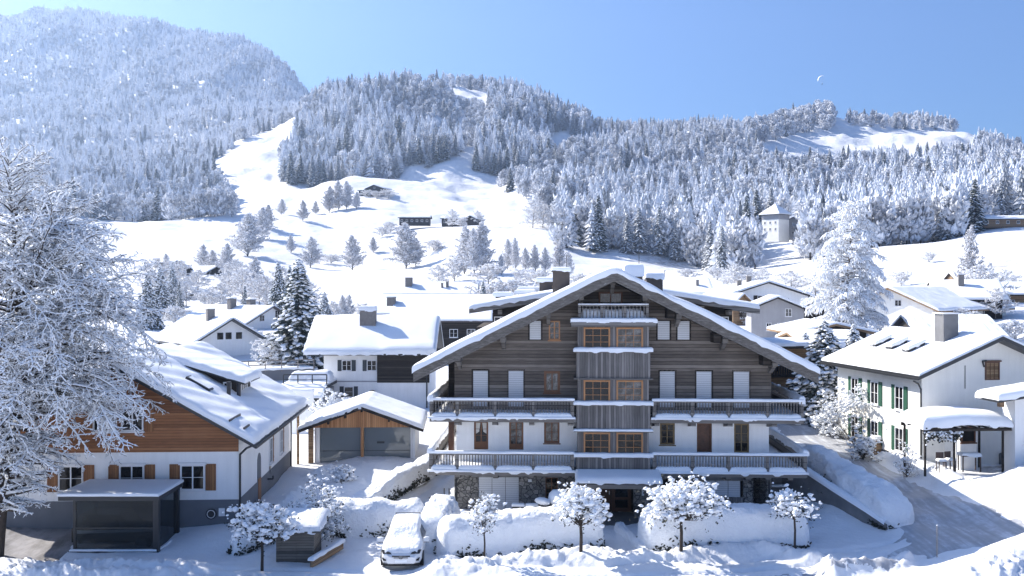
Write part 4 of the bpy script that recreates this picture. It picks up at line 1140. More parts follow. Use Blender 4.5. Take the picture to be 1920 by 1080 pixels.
    cn = ca.build('canopy', ['wood_grey_beam'], H)
    s1 = MB(); snow_sheet(s1, lambda X, Y: 2.405+(Y-yc)*(.28/1.45), x0-.05, x1+.05, yc-.05, by-.0, t=.26, r=.25, res=.15, nz=.03, k=.35, seed=9, skirt=.0)
    s1.build('snow', ['snow'], cn, smooth=True)
    ic = MB(); ic.tube((-2.05, yc, 2.4), (-2.05, yc, 1.6), .035, .004, 6); ic.build('icicle', ['lamp_glass'], cn)
    for x in (-1.35, 1.75): MB().box(x-.1, x+.1, -1.7, -1.5, 0, 2.0).build('canopy_post', ['wood_grey_beam'], H)
    # drain pipes
    for x in (-8.62, 8.6):
        MB().tube((x-.0, -.06, .0), (x, -.06, 2.45), .045).build('drain_pipe', ['metal_dark'], H)
    return H
main_chalet()
# ------------------------------------------------------------ the other buildings
def rip_diag(X, Y): return .028*np.sin((X*.95-Y*.31)*2*np.pi/.62*.5+.8*fbm(X*.6, Y*.25, 2)*4)+.03*fbm(X*1.2, Y*.3, 3)
def rip_seam(p, a=.03, ax='y'):
    def f(X, Y):
        q = Y if ax == 'y' else X
        return a*np.abs(np.sin(q*np.pi/p))**.6-a + .01*fbm(X*2, Y*2, 2)
    return f
def rip_rows(p, a=.03):
    def f(X, Y): return a*(np.abs(X)/p % 1)*1.0*-1 + .02*fbm(X*1.5, Y*1.5, 3)
    return f

# --- farmhouse with the brown boarded gable
def farmhouse():
    Z0 = .8
    H = gable_house('farmhouse', 'white farmhouse with brown boarded gable and wide snowy roof beside the garden shed', 'house', (-19.7, 50, Z0), R(2.9), 5.9, 15.0, 4.42, .575,
        os=1.0, of=1.0, ob=1.2, wall='plaster', roof='metal_dark', st=.34, th=.14, plinth=(1.12, 'plinth_grey'), clad=(3.55, 'wood_brown'), rip=rip_diag, res=.16, nz=.05, gutter=True, k=.45,
        wins=[('f', -.72, 4.62, 1.10, 1.18, dict(frame='frame_white', glass='glass_dark', nx=2, nz=2, shutter='wood_shutter', two='l', d=.1)),
              ('f', .66, 4.62, 1.10, 1.18, dict(frame='frame_white', nx=2, nz=2, shutter='wood_shutter', two='r', d=.1)),
              ('f', 3.62, 1.62, 1.22, 1.28, dict(frame='frame_white', nx=2, nz=2, shutter='wood_shutter', head=True, d=.1)),
              ('f', .60, 1.62, 1.22, 1.28, dict(frame='frame_white', nx=2, nz=2, shutter='wood_shutter', head=True)),
              ('f', -2.4, 1.62, 1.22, 1.28, dict(frame='frame_white', nx=2, nz=2, shutter='wood_shutter', head=True)),
              ('r', 8.3, 1.5, .95, 1.5, dict(frame='frame_white', nx=2, nz=2, shutter='wood_shutter', two='r')),
              ('r', 11.7, 1.5, .95, 1.5, dict(frame='frame_white', nx=2, nz=2, shutter='wood_shutter', two='r'))])
    # arched niche with the side door
    n = 10; arc = [(4.55, 0), (5.45, 0)]+[(5+.45*math.cos(math.pi*i/n), 2.2+.45*math.sin(math.pi*i/n)) for i in range(n+1)]
    nic = MB(); nic.prism(arc, 5.9-.02, 5.9+.035, axis='x'); no = nic.build('niche', ['plinth_grey'], H)
    MB().box(5.93, 5.96, 4.62, 5.38, .0, 1.25).build('door', ['wood_shutter'], no)
    pip = MB(); pip.path([(6.85,-.9,4.0),(6.35,-.3,3.75),(5.98,-.06,3.4),(5.98,-.06,.0)], .055, 8); pip.build('drain_pipe', ['metal_dark'], H)
    pip = MB(); pip.path([(6.85,15.3,4.0),(5.98,15.0,3.4),(5.98,15.0,.0)], .055, 8); pip.build('drain_pipe', ['metal_dark'], H)
    for y in (15.6,): MB().box(6.25, 6.40, y, y+.15, -.3, 3.9).build('post', ['wood_pale'], H)
    MB().box(5.9, 6.4, 15.6, 15.75, 3.7, 3.9).build('beam', ['wood_dark'], H)
    # flue cover and vent plate on the plinth
    fl = MB(); fl.disc((4.55,-.08,.42), .27, 'y', .08, 24); f_ = fl.build('vent_flap', ['metal_dark'], H)
    r_ = MB()
    for i in range(24):
        a, c = 2*math.pi*i/24, 2*math.pi*(i+1)/24; r_.tube((4.55+.19*math.cos(a), -.135, .42+.19*math.sin(a)), (4.55+.19*math.cos(c), -.135, .42+.19*math.sin(c)), .02, n=5, caps=False)
    r_.build('ring', ['frame_white'], f_)
    MB().box(4.92, 5.22, -.09, -.032, .3, .7).build('meter_box', ['sign_white'], H)
    # flood light pipe on the side wall
    pp = MB(); pp.path([(5.94,7.3,.75),(6.25,7.3,.75),(6.25,7.3,.95)], .05, 6); pp.build('vent_pipe', ['metal_dark'], H)
    MB().box(5.925, 5.96, 8.0, 8.3, .95, 1.35).build('cellar_window', ['glass_dark'], H)
    # shed dormer
    ym, yM = 6.4, 10.2; sl = .575
    def rz_(x): return 4.42+sl*(5.9-x)+.16
    d = MB(); xo = 4.35; xi = 1.0; zt = rz_(xo)+1.0; zi = rz_(xi)+.12
    d.prism([(xo, rz_(xo)-.1), (xo, zt), (xi, zi), (xi, rz_(xi)-.1)], ym, yM)
    do = d.build('dormer', ['wood_dark'], H)
    s2 = (zi-zt)/(xo-xi)
    rr = MB(); rr.prism([(xo+.55, zt-.55*s2+.02), (xo+.55, zt-.55*s2+.14), (xi-.3, zi+.3*s2+.14), (xi-.3, zi+.3*s2+.02)], ym-.4, yM+.4)
    ro = rr.build('dormer_roof', ['metal_dark'], do)
    s_ = MB(); snow_sheet(s_, lambda X, Y: zt+.15-(X-xo)*s2, xi-1.7, xo+.6, ym-.45, yM+.45, t=.36, r=.35, res=.2, nz=.05, k=.4, rip=rip_diag, seed=2)
    s_.build('snow', ['snow'], ro, smooth=True)
    window(H, (xo+.002, (ym+yM)/2, rz_(xo)+.28), R(90), 1.6, .62, frame='frame_white', nx=3, nz=1)
    window(H, (xo-.5, ym-.003, rz_(xo-.5)+.1), 0, .45, .6, frame='frame_white', nx=1, nz=1)
    # skylight lying in the roof
    a = math.atan(sl); sk = MB()
    cx_, cy_ = 3.05, 3.5; zc = rz_(cx_)+.44
    sk.cbox((cx_, cy_, zc), (1.45, .85, .12), 0, 0, ry=a); so_ = sk.build('skylight', ['metal_dark'], H)
    g = MB(); g.cbox((cx_+.04, cy_, zc+.066), (1.25, .65, .012), 0, 0, ry=a); g.build('pane', ['snow'], so_)
    for x, y in ((4.25, 5.0), (4.6, 5.9)):
        v = MB(); v.tube((x, y, rz_(x)), (x, y, rz_(x)+1.0), .11, n=10); v.tube((x, y, rz_(x)+1.0), (x, y, rz_(x)+1.08), .13, n=10); v.build('vent_stack', ['metal_dark'], H)
    # snow guard bars and ridge capping line
    for x, ya, yb_ in ((5.6, -.75, 1.7), (6.3, -.7, .6)):
        MB().box(x-.03, x+.03, ya, yb_, rz_(x)+.30, rz_(x)+.50).build('snow_guard', ['metal_dark'], H)
    ve = MB(); ve.cbox((3.2, -.72, rz_(3.2)+.32), (5.6, .05, .05), 0, 0, ry=a); ve.build('verge_bar', ['metal_dark'], H)
    return H
farmhouse()

# --- glazed car shelter with a dark off-road car inside
def glass_shelter():
    x0, x1, y0, y1, z = -20.7, -16.5, 46.4, 49.4, .2
    H = empty('car_shelter', ((x0+x1)/2, y0, z), 0, 'black framed glass car shelter with flat snowy roof at the farmhouse wall', 'car shelter')
    w = (x1-x0)/2; D = y1-y0
    def post(x, y, s_=.13): MB().box(x-s_/2, x+s_/2, y-s_/2, y+s_/2, 0, 2.55).build('post', ['metal_dark'], H)
    post(-w+.25, .2); post(w-.1, .1, .26); post(w-.1, D-.15, .24); post(-w+.1, D-.15)
    b = MB(); b.box(-w, w, 0, .22, -.05, .16); b.build('base_beam', ['metal_dark'], H)
    b = MB(); b.box(w-.22, w, .221, D, -.05, .16); b.build('base_beam', ['metal_dark'], H)
    r_ = MB(); r_.box(-w-.3, w+.15, -.35, D+.1, 2.55, 2.78); ro = r_.build('roof', ['metal_dark'], H)
    s_ = MB(); snow_sheet(s_, lambda X, Y: 2.783+0*X, -w-.34, w+.18, -.4, D+.12, t=.13, r=.15, res=.2, nz=.02, k=.5, seed=4); s_.build('snow', ['snow'], ro, smooth=True)
    MB().box(-w+.32, w-.24, .09, .11, .16, 2.55).build('glass_wall', ['glass_smoked'], H)
    MB().box(w-.11, w-.09, .25, D-.3, .16, 2.55).build('glass_wall', ['glass_smoked'], H)
    MB().box(-w+.3, w-.24, .07, .13, 1.16, 1.22).build('rail', ['metal_dark'], H)
    s_ = MB(); snow_sheet(s_, lambda X, Y: .163+0*X, -w+.1, w-.05, -.08, .07, t=.07, r=.08, res=.15, nz=.02, k=.5); s_.build('snow', ['snow'], H, smooth=True)
    s_ = MB(); snow_sheet(s_, lambda X, Y: .163+0*X, w-.08, w+.08, .2, D-.1, t=.07, r=.08, res=.15, nz=.02, k=.5); s_.build('snow', ['snow'], H, smooth=True)
    return (x0+x1)/2, y0, z
_sx, _sy, _sz = glass_shelter()
def offroad_car(x, y, z):
    H = empty('parked_car', (x, y, z), R(180), 'black off-road car with pale side stripe standing behind the shelter glass', 'car')
    L = 4.1; b = MB()
    prof = [(0,.45),(.1,.95),(1.2,1.05),(1.75,1.62),(3.5,1.66),(3.95,1.1),(4.05,.5)]
    sec = [(0, .75), (.5, .8)]
    b.prism([(-2+a, c) for a, c in [(0,.4),(4.05,.4),(4.05,1.05),(1.25,1.05),(.05,.95)]][::1], -.85, .85)
    b.prism([(-2+a, c) for a, c in [(1.25,1.051),(3.98,1.051),(3.75,1.68),(1.75,1.68)]], -.72, .72)
    b.build('body', ['car_paint_dark'], H)
    st = MB(); st.prism([(-1.9,.93),(1.95,.80),(1.95,.98),(-1.9,1.04)], .853, .866); st.build('side_stripe', ['sign_white'], H)
    for xx in (-1.35, 1.3):
        for yy in (-.85, .72):
            t_ = MB(); t_.disc((xx, yy+.08, .38), .38, 'y', .22, 20); to = t_.build('wheel', ['rubber'], H)
            t_ = MB(); t_.disc((xx, yy+.08, .38), .20, 'y', .24, 14); t_.build('rim', ['concrete'], to)
    w_ = MB(); w_.prism([(-.55,1.1),(1.8,1.1),(1.65,1.6),(-.2,1.6)], .722, .73); w_.build('side_window', ['glass_dark'], H)
offroad_car(_sx-.3, _sy+1.8, _sz-.1)

# dark low garage behind the big tree, seen through its lowest boughs
def low_garage():
    H = empty('low_garage', (-23.9, 52.5, .3), 0, 'low brown boarded garage behind the big frosted tree at the yard', 'garage')
    MB().box(-3.2, 3.3, 0, 4, -.3, 1.75).build('wall', ['door_wood'], H)
    r_ = MB(); r_.box(-3.4, 3.45, -.3, 4.2, 1.75, 1.95); ro = r_.build('roof', ['metal_dark'], H)
    s_ = MB(); snow_sheet(s_, lambda X, Y: 1.953+0*X, -3.4, 3.45, -.3, 4.2, t=.3, r=.3, res=.3); s_.build('snow', ['snow'], ro, smooth=True)
    for x in (-2.9, -.6, 1.2): MB().box(x, x+.12, -.04, -.004, -.2, 1.7).build('door_post', ['wood_dark'], H)
low_garage()

# --- double garage with the orange boarded gable
def wood_garage():
    Z0 = 1.25; Y0 = 66.4
    H = empty('garage', (Xp(679, Y0), Y0, Z0), R(2.8), 'double garage with orange boarded gable, glass doors and snowy roof', 'garage')
    hw = 3.55; D = 6.6; sl = .365; eh = 2.05; ap = eh+sl*hw
    MB().prism([(-hw,eh),(hw,eh),(0,ap)], -.02, .08).build('gable_boarding', ['wood_orange_vertical'], H)
    b = MB(); b.box(-hw+.35, -hw+.5, .3, D, -.4, eh); b.box(hw-.2, hw-.05, .1, D, -.4, eh); b.box(-hw+.35, hw-.05, D-.15, D, -.4, eh)
    b.build('wall', ['plaster'], H)
    MB().box(-hw-.02, -hw+.3, .0, .32, -.4, eh-.003).build('post', ['wood_pale'], H)
    MB().box(-.09, .09, -.01, .16, -.4, eh-.003).build('post', ['wood_orange_vertical'], H)
    for a, c in ((-hw+.75, -.12), (.12, hw-.35)):
        d = MB(); d.box(a, c, .2, .26, -.3, eh-.02); do = d.build('garage_door', ['glass_clear_front'], H)
        MB().box(a, c, .19, .198, .45, .49).build('rail', ['metal_dark'], do)
        if a > 0: MB().box(a+.85, a+1.35, .16, .198, .95, 1.08).build('handle', ['metal_dark'], do)
    MB().box(-hw+.5, -hw+.72, .15, .3, -.3, eh-.02).build('frame', ['frame_white'], H)
    MB().box(hw-.34, hw-.22, .15, .3, -.3, eh-.02).build('frame', ['frame_white'], H)
    W = hw+.55
    th = .16
    rf = MB(); rf.prism([(-W, eh-sl*.55), (0, ap), (W, eh-sl*.55), (W, eh-sl*.55+th), (0, ap+th), (-W, eh-sl*.55+th)], -.75, D+.5)
    ro = rf.build('roof', ['wood_pale'], H)
    vb = MB()
    for sx in (-1, 1):
        p = [(0, ap+th+.02), (sx*W, eh-sl*.55+th+.02), (sx*W, eh-sl*.55-.03), (0, ap-.03)]
        vb.prism(p[::-1] if sx > 0 else p, -.80, -.752)
    vb.build('verge_board', ['wood_dark'], ro)
    s_ = MB(); snow_sheet(s_, lambda X, Y: ap+th+.005-sl*np.sqrt(X*X+.01)+sl*.05, -W-.02, W+.02, -.78, D+.5, t=.30, r=.3, res=.14, nz=.04, k=.45, seed=6,
        rip=lambda X, Y: -.05*(np.sin(Y*np.pi*2/.55)*.5+.5)*(X > .3)); s_.build('snow', ['snow'], ro, smooth=True)
    for x in (-2.2, -1.1, 0, 1.8): MB().box(x-.06, x+.06, -.5, -.03, ap-sl*abs(x)-.22, ap-sl*abs(x)-.06).build('purlin', ['wood_dark'], H)
wood_garage()

# --- white house with slate shutters behind the garage
def white_house():
    Y0 = 104.0
    sx0, sx1 = Xp(607, Y0), Xp(800, Y0)
    X1 = sx1+.2; D = X1-sx0
    H = empty('white_house', (sx0+D/2, Y0, 0), 0, 'white house with slate shutters, dark timber corner and smooth thick snow roof', 'house')
    w = D/2; hw = 5.0
    MB().box(-w, w, 0, 10, -.8, 5.7).build('wall', ['plaster'], H)
    dk = MB(); dk.box(.15, w+.1, -.45, 0, 2.75, 5.65); dk.build('timber_corner', ['wood_dark'], H)
    MB().box(.2, w+.05, -.4, 0, -.8, 2.74).build('corner_wall', ['plaster'], H)
    MB().box(-w-.02, .15, -.04, -.003, 2.78, 2.9).build('band', ['plaster_grey'], H)
    gz_ = MB()
    for s_ in (-1, 1): gz_.prism([(0, 5.7), (10, 5.7), (5, 8.4)], s_*w-.1, s_*w+.1, axis='x')
    gz_.build('gable', ['wood_dark'], H)
    rf = MB(); zr = 9.1; ze = 5.62; x0, x1 = -w-1.9, w+.8
    rf.prism([(-1.1, ze), (-1.1, ze+.16), (5, zr+.16), (11, ze+.16), (11, ze), (5, zr)], x0, x1, axis='x'); ro = rf.build('roof', ['metal_dark'], H)
    s_ = MB(); snow_sheet(s_, lambda X, Y: zr+.165-(zr-ze)/6.05*np.sqrt((Y-5)**2+.05), x0-.05, x1+.05, -1.15, 11, t=.55, r=.6, res=.35, nz=.10, ns=.5, k=.4, seed=5,
        rip=lambda X, Y: .12*sstep(-.6, .2, X-1.1)*(Y < 0)-.0); s_.build('snow', ['snow_soft'], ro, smooth=True)
    chimney(H, Xp(682, Y0)-H.location.x, 3.2, 7.6, 10.1, w=1.7, d=.9, snow=.5)
    for px, z, sh in ((650, 3.95, True), (697, 3.95, 'l')):
        window(H, (Xp(px, Y0)-H.location.x, 0, z), 0, 1.0, 1.1, frame='frame_white', nx=2, shutter='shutter_slate', two=sh)
    window(H, (Xp(654, Y0)-H.location.x, 0, 1.2), 0, 1.0, 1.1, frame='frame_white', nx=1, shutter='shutter_slate', two=True)
    a = Xp(698, Y0)-H.location.x; n = 8
    arc = [(a-.45, 0), (a+.45, 0)]+[(a+.45*math.cos(math.pi*i/n), 1.5+.45*math.sin(math.pi*i/n)) for i in range(n+1)]
    MB().prism(arc, -.05, -.003).build('arched_door', ['door_wood'], H)
    MB().tube((w-.15, -.5, 0), (w-.15, -.5, 5.5), .07).build('drain_pipe', ['metal_dark'], H)
    wall = empty('garden_wall', (Xp(566, 80), 80, .3), 0, 'plain white garden wall pier behind the garage', 'wall')
    MB().box(-.9, .9, 0, .3, -.3, 4.0).build('wall', ['plaster'], wall); s_ = MB(); snow_sheet(s_, lambda X, Y: 4.003+0*X, -.95, .95, -.05, .35, t=.2, r=.15, res=.2); s_.build('snow', ['snow'], wall, smooth=True)
white_house()
def terrace_annex():
    Y0 = 97.0; x0, x1 = Xp(526, Y0), Xp(608, Y0)
    H = empty('terrace_annex', ((x0+x1)/2, Y0, 0), 0, 'low annex with snowy railed roof terrace left of the white house', 'annex'); w = (x1-x0)/2
    MB().box(-w, w-.3, 0, 7, -.6, 2.35).build('wall', ['plaster_grey'], H)
    b = MB(); b.prism([(-.9, 2.0), (1.2, 3.0), (7, 3.0), (7, 2.7), (1.2, 2.7), (-.9, 1.85)][::-1], -w-.2, w, axis='x'); ro = b.build('roof', ['metal_dark'], H)
    s_ = MB(); snow_sheet(s_, lambda X, Y: np.where(Y < 1.2, 2.0+(Y+.9)*.476, 3.0)+.01, -w-.22, w, -.95, 7, t=.22, r=.2, res=.25, nz=.05, seed=1, rip=rip_seam(.5, .05)); s_.build('snow', ['snow'], ro, smooth=True)
    s_ = MB(); snow_sheet(s_, lambda X, Y: 3.2+0*X, -w+.2, w, 3.2, 5.2, t=1.0, r=.6, res=.3, nz=.25, ns=.8); s_.build('snow_heap', ['snow'], ro, smooth=True)
    r_ = MB(); r_.box(-w, w, 1.2, 1.27, 4.0, 4.1); r_.box(-w, w, 1.2, 1.25, 3.55, 3.6)
    for x in np.linspace(-w, w, 4): r_.box(x-.05, x+.05, 1.2, 1.3, 3.0, 4.05)
    r_.build('railing', ['metal_dark'], H)
    window(H, (.0, 0, .4), 0, 1.5, 1.6, frame='frame_white', nx=2, shutter='shutter_slate', two=True)
terrace_annex()

# --- village houses on the left
def rot_house(px_ap, py_ap, Y, rz, hw, dep, slope, z0, **kw):
    """front gable apex placed at a photo point; z0 the ground height there"""
    ap = Zp(py_ap, Y)-z0-.45
    return (Xp(px_ap, Y), Y, z0), R(rz), hw, dep, ap-slope*hw, slope
a = rot_house(431, 594, 140, 36, 4.9, 17, .60, .8)
gable_house('house', 'white gabled house with three small attic windows and a grey chimney', 'house', *a, os=1.0, of=1.3, roof='metal_dark', st=.28, rip=rip_seam(1.6, .04), res=.5,
    wins=[('f', x, 4.6, .85, .95, dict(frame='metal_dark', nx=1, nz=1, sill=False)) for x in (-1.4, -.2, 1.3)]+[('f', 1.9, .9, 1.1, .9, dict(frame='metal_dark', shutter='shutter_slate')), ('l', 4, 1.5, 1, 1.1)],
    chims=[(-.9, 5.5, 1.1, 1.7, dict(snow=.1))])
a = rot_house(508, 571, 178, 52, 5.6, 22, .50, 2.5)
gable_house('house', 'white house with tiled snowy roof and twin chimneys behind the three-window gable', 'house', *a, os=1.0, of=1.0, roof='tile_roof', st=.2, rip=rip_rows(.45, .05), res=.45,
    wins=[('f', -2, 4.2, 1.1, 1.1, {}), ('f', 1.4, 4.6, 1.1, 1.5, {}), ('l', 4, 3.6, 1.2, 1.0, dict(shutter='shutter_slate')), ('l', 8, 3.6, 1.2, 1.0, {}), ('l', 13, 3.6, 1.2, 1.0, {})],
    chims=[(-1.4, 9.5, 1.3, 1.9, dict(snow=.2)), (1.0, 7.0, 1.3, 1.5, dict(snow=.15))])
a = rot_house(402, 498, 300, 60, 6.5, 17, .45, 16)
Hf = gable_house('farmstead', 'brown farmstead with cross gable at the foot of the meadow, left of town', 'house', *a, wall='wood_dark', os=1.6, of=1.4, roof='wood_dark', st=.35, res=.7,
    wins=[('l', 6, 1.2, 1.4, 1.2, {}), ('l', 3, 1.2, 1.4, 1.2, {}), ('f', -2, 1.4, 1.2, 1.2, {}), ('f', 2, 1.4, 1.2, 1.2, {})], chims=[(-3.8, 7.5, 1.4, 2.2, dict(snow=0, cap=False))])
gable_house('farm_annex', 'small dark gabled annex joined to the brown farmstead', 'house', (Xp(338, 293), 290, 15.8), R(25), 3.6, 7, 2.5, .55, wall='wood_dark', roof='wood_dark', st=.35, res=.6, wins=[('f', 0, 1.2, 1.2, 1, {})])
gable_house('hut', 'small dark hut with a snowy gable roof below the farmstead', 'hut', (Xp(365, 230), 230, 10.2-1.6), R(20), 3.4, 6, 1.2, .45, wall='wood_dark', roof='wood_dark', st=.35, res=.6, wins=[('f', 0, .4, 1.0, .8, {})])
# footbridge-like railings and dark terrace between the houses
def terrace_wall():
    Y0 = 120.; H = empty('parking_deck', (Xp(497, Y0), Y0, .5), R(28), 'dark parking deck with pale metal railings between the left houses', 'deck')
    MB().box(-6, 6, 0, 5, -1, 2.2).build('wall', ['plinth_grey'], H)
    s_ = MB(); snow_sheet(s_, lambda X, Y: 2.203+0*X, -6, 6, -.1, 5, t=.25, r=.2, res=.5); s_.build('snow', ['snow'], H, smooth=True)
    for z in (2.75, 3.25): MB().box(-6, 6, -.08, 0, z, z+.12).build('rail', ['chimney_grey'], H)
    for i in range(7): MB().box(-6+i*2-.06, -6+i*2+.06, -.1, 0, 1.9, 3.3).build('post', ['chimney_grey'], H)
terrace_wall()
gable_house('flat_shed', 'small flat snowed shed roof just behind the farmhouse ridge', 'shed', (Xp(312, 88), 88, 1.), R(70), 2.2, 6, 5.3, .12, wall='wood_pale', roof='wood_dark', st=.25, res=.5, os=.4, of=.4)
# long roofs left of the chalet
def xhouse(name, label, px0, px1, pyr, pye, Y, z0, hw, wall, roof, st=.22, rip=None, chims=(), wins=(), **kw):
    """house whose ridge runs left-right; ridge at pyr, near eave at pye"""
    xr = Xp(px1, Y+hw); xl = Xp(px0, Y+hw); zr = Zp(pyr, Y+hw)-z0-st; ze = Zp(pye, Y)-z0-.2
    os_ = kw.pop('os', 1.0); sl = (zr-ze)/(hw+os_)
    return gable_house(name, label, 'house', (xr-kw.get('of', .6), Y+hw+os_, z0), R(90), hw, xr-xl-1.2, zr-sl*hw, sl, os=os_, of=.6, ob=.6, wall=wall, roof=roof, st=st, rip=rip, chims=chims, wins=wins, res=.5, **{k: v for k, v in kw.items() if k != 'of'})
xhouse('house', 'long tiled roof with skylights and vents, highest behind the left roofs', 722, 898, 529, 552, 232, 5.5, 6, 'wood_dark', 'tile_roof', st=.18, rip=rip_rows(.7, .07), chims=[(-2.2, 16, 2.0, 1.9, dict(snow=0)), (-3.2, 6.8, .8, 1.4, dict(snow=0)), (-3.6, 8.0, .6, 1.2, dict(snow=0))],
       wins=[('l', 5, 2, 1.2, 1.2, {}), ('l', 10, 2, 1.2, 1.2, {})])
xhouse('house', 'narrow snowy roof strip in front of the long tiled roof', 714, 930, 553, 566, 200, 5.0, 5, 'wood_dark', 'tile_roof', st=.2, rip=rip_rows(.6, .07))
xhouse('house', 'dark timber house with broad seamed snow roof right of the white house', 737, 925, 567, 602, 142, 1.0, 6.2, 'wood_dark', 'tile_roof', st=.22, rip=rip_rows(.6, .08), chims=[(-.7, 14.6, 1.5, .95, dict(snow=.15))],
       wins=[('l', 2.5, 4.5, 1.2, 1.2, dict(glass='glass_painted_reflection')), ('l', 5.0, 4.5, 1.2, 1.2, {})])
xhouse('house', 'small roof with a snowed chimney box left of the broad seamed roof', 690, 745, 567, 590, 165, 3, 4, 'wood_dark', 'tile_roof')

# --- timber lodge right behind the chalet
def rear_lodge():
    Y0 = 80.; xc = Xp(1148, Y0); z0 = .5
    H = empty('rear_lodge', (xc, Y0, z0), R(-1.5), 'dark timber lodge with wide low snow roof and roof boxes behind the chalet', 'lodge')
    W = 11.4; sl = .16; zr = 12.4-z0
    MB().prism([(-9.6,0),(9.6,0),(9.6,zr-sl*9.6),(0,zr),(-9.6,zr-sl*9.6)], 0, 14).build('wall', ['wood_dark'], H)
    MB().box(-11.0, -9.61, 1.5, 12, 5, 8.9).build('side_bay', ['chimney_brown'], H)
    rf = MB(); rf.prism([(-W, zr-sl*W), (0, zr), (W, zr-sl*W), (W, zr-sl*W+.38), (0, zr+.38), (-W, zr-sl*W+.38)], -1.8, 15); ro = rf.build('roof', ['wood_grey_beam'], H)
    s_ = MB(); snow_sheet(s_, lambda X, Y: zr+.385-sl*np.sqrt(X*X+.3), -W, W, -1.85, 15, t=.45, r=.5, res=.4, nz=.06, k=.35, seed=12); s_.build('snow', ['snow_soft'], ro, smooth=True)
    for i, (px, w, z1, d, y) in enumerate([(1027, 1.6, 13.15, 3, 4.), (982, 1.3, 12.1, 2, 6), (1000, 2.6, 12.35, 3, 8), (940, 1.2, 11.9, 2, 5)]):
        x = Xp(px, Y0+y)-xc; b = MB(); b.box(x-w/2, x+w/2, y, y+d, 9.5, z1-z0); bo = b.build('roof_box', ['chimney_brown'], H)
        s_ = MB(); snow_sheet(s_, lambda X, Y, z1=z1: z1-z0+.003+0*X, x-w/2-.3, x+w/2+.3, y-.3, y+d, t=.38, r=.25, res=.25, nz=.05, seed=i); s_.build('snow', ['snow'], bo, smooth=True)
    for px in (1027,): MB().box(Xp(px+6, 84)-xc, Xp(px+15, 84)-xc, 3.95, 3.997, 11.5, 12.3).build('hatch', ['wood_pale'], H)
    for x in (-9, -6.8, 7, 9.2, 10.3): MB().box(x-.15, x+.15, -1.3, 0, zr-sl*abs(x)-.45, zr-sl*abs(x)-.1).build('purlin', ['wood_grey_beam'], H)
    for x in (-9.0, 8.8): window(H, (x, 0, 8.6), 0, 1.0, 1.2)
rear_lodge()
# --- cluster right of the chalet
gable_house('house', 'white gabled house with a wide low snow roof beneath the round frosted trees', 'house', (Xp(1440, 170), 170, 5.0), R(3), 7.0, 14, 6.2, .32, os=1.0, roof='wood_dark', st=.35, res=.6,
    wins=[('f', -1.0, 5.0, 1.6, 1.3, dict(shutter='wood_dark')), ('f', 3, 4.8, 1.4, 1.1, {}), ('f', 2.4, 1.4, 1.2, 1.2, {})], chims=[(-3, 7, .8, 1.2, dict(snow=0)), (-1, 8, .8, 1.3, dict(snow=0))])
gable_house('house', 'small grey house with a snowy gable and one tiny white window', 'house', (Xp(1458, 140), 140, 3.6), R(-8), 3.6, 9, 6.0, .42, os=.9, wall='plaster_grey', roof='wood_dark', st=.35, res=.5,
    wins=[('f', 1.5, 5.0, .9, 1.1, dict(glass='glass_painted_reflection')), ('f', .4, 3.0, .9, 1.1, dict(frame='frame_white')), ('f', -1.2, 3.0, .7, 1.1, {})])
for i, (px, Y, py, rz, lab) in enumerate([(1378, 178, 541, 20, 'tiny open gable porch, the farther of the two left of the white gabled house'), (1392, 165, 549, 25, 'tiny open gable porch, the nearer of the two left of the white gabled house')]):
    ap = Zp(py, Y)-5-.45
    gable_house('porch_house', lab, 'house', (Xp(px, Y), Y, 5.0), R(rz), 1.9, 7, ap-.8*1.9, .8, os=.5, of=.6, wall='wood_pale', roof='wood_pale', st=.3, res=.4, wins=[('f', 0, 2.5, 1, 1.2, {})])
gable_house('house', 'dark timber house with white steep verge boards beside the weeping larch', 'house', (Xp(1525, 150), 148, 4.6), R(-35), 3.2, 7, 4.0, .62, os=1.0, wall='wood_dark', roof='wood_dark', st=.35, res=.5, wins=[('l', 3, 2.5, 1.1, 1.1, {}), ('f', 0, 2.5, 1.1, 1.1, {})])
gable_house('house', 'wide snowy roof with a roof hatch right above the chalet ridge', 'house', (Xp(1335, 210)+1, 222, 6.5), R(88), 7.5, 13, 4.8, .42, os=.8, wall='wood_dark', roof='wood_dark', st=.4, res=.6, chims=[(-4.5, 2.5, .7, 1.6, dict(snow=.0, cap=False))])
# brown-eaved chalet in front of the larch
a = rot_house(1562, 602, 100, -2, 3.3, 10, .22, 3.0)
gable_house('brown_house', 'brown house with pale wooden verge boards and shallow roof below the larch', 'house', *a, os=1.0, of=1.2, wall='wood_dark', roof='wood_pale', st=.22, res=.4, wins=[('f', -1, 4.2, 1.2, 1.0, {}), ('f', 2, 4.2, 1.2, 1.0, {})])
xhouse('brown_house', 'long snow-roofed wing with a little side gable before the brown house', 1480, 1602, 622, 642, 90, 2.6, 3.2, 'wood_dark', 'wood_pale', st=.3, wins=[('l', 2, 2.0, 1.1, 1.1, {})])
gable_house('side_gable', 'small pointed side gable at the end of the long wing', 'house', (Xp(1484, 88), 87, 2.6), R(-12), 1.6, 4, 4.0, .55, os=.5, of=.6, wall='wood_dark', roof='wood_pale', st=.28, res=.3, wins=[('f', 0, 2.2, .8, .9, {})])
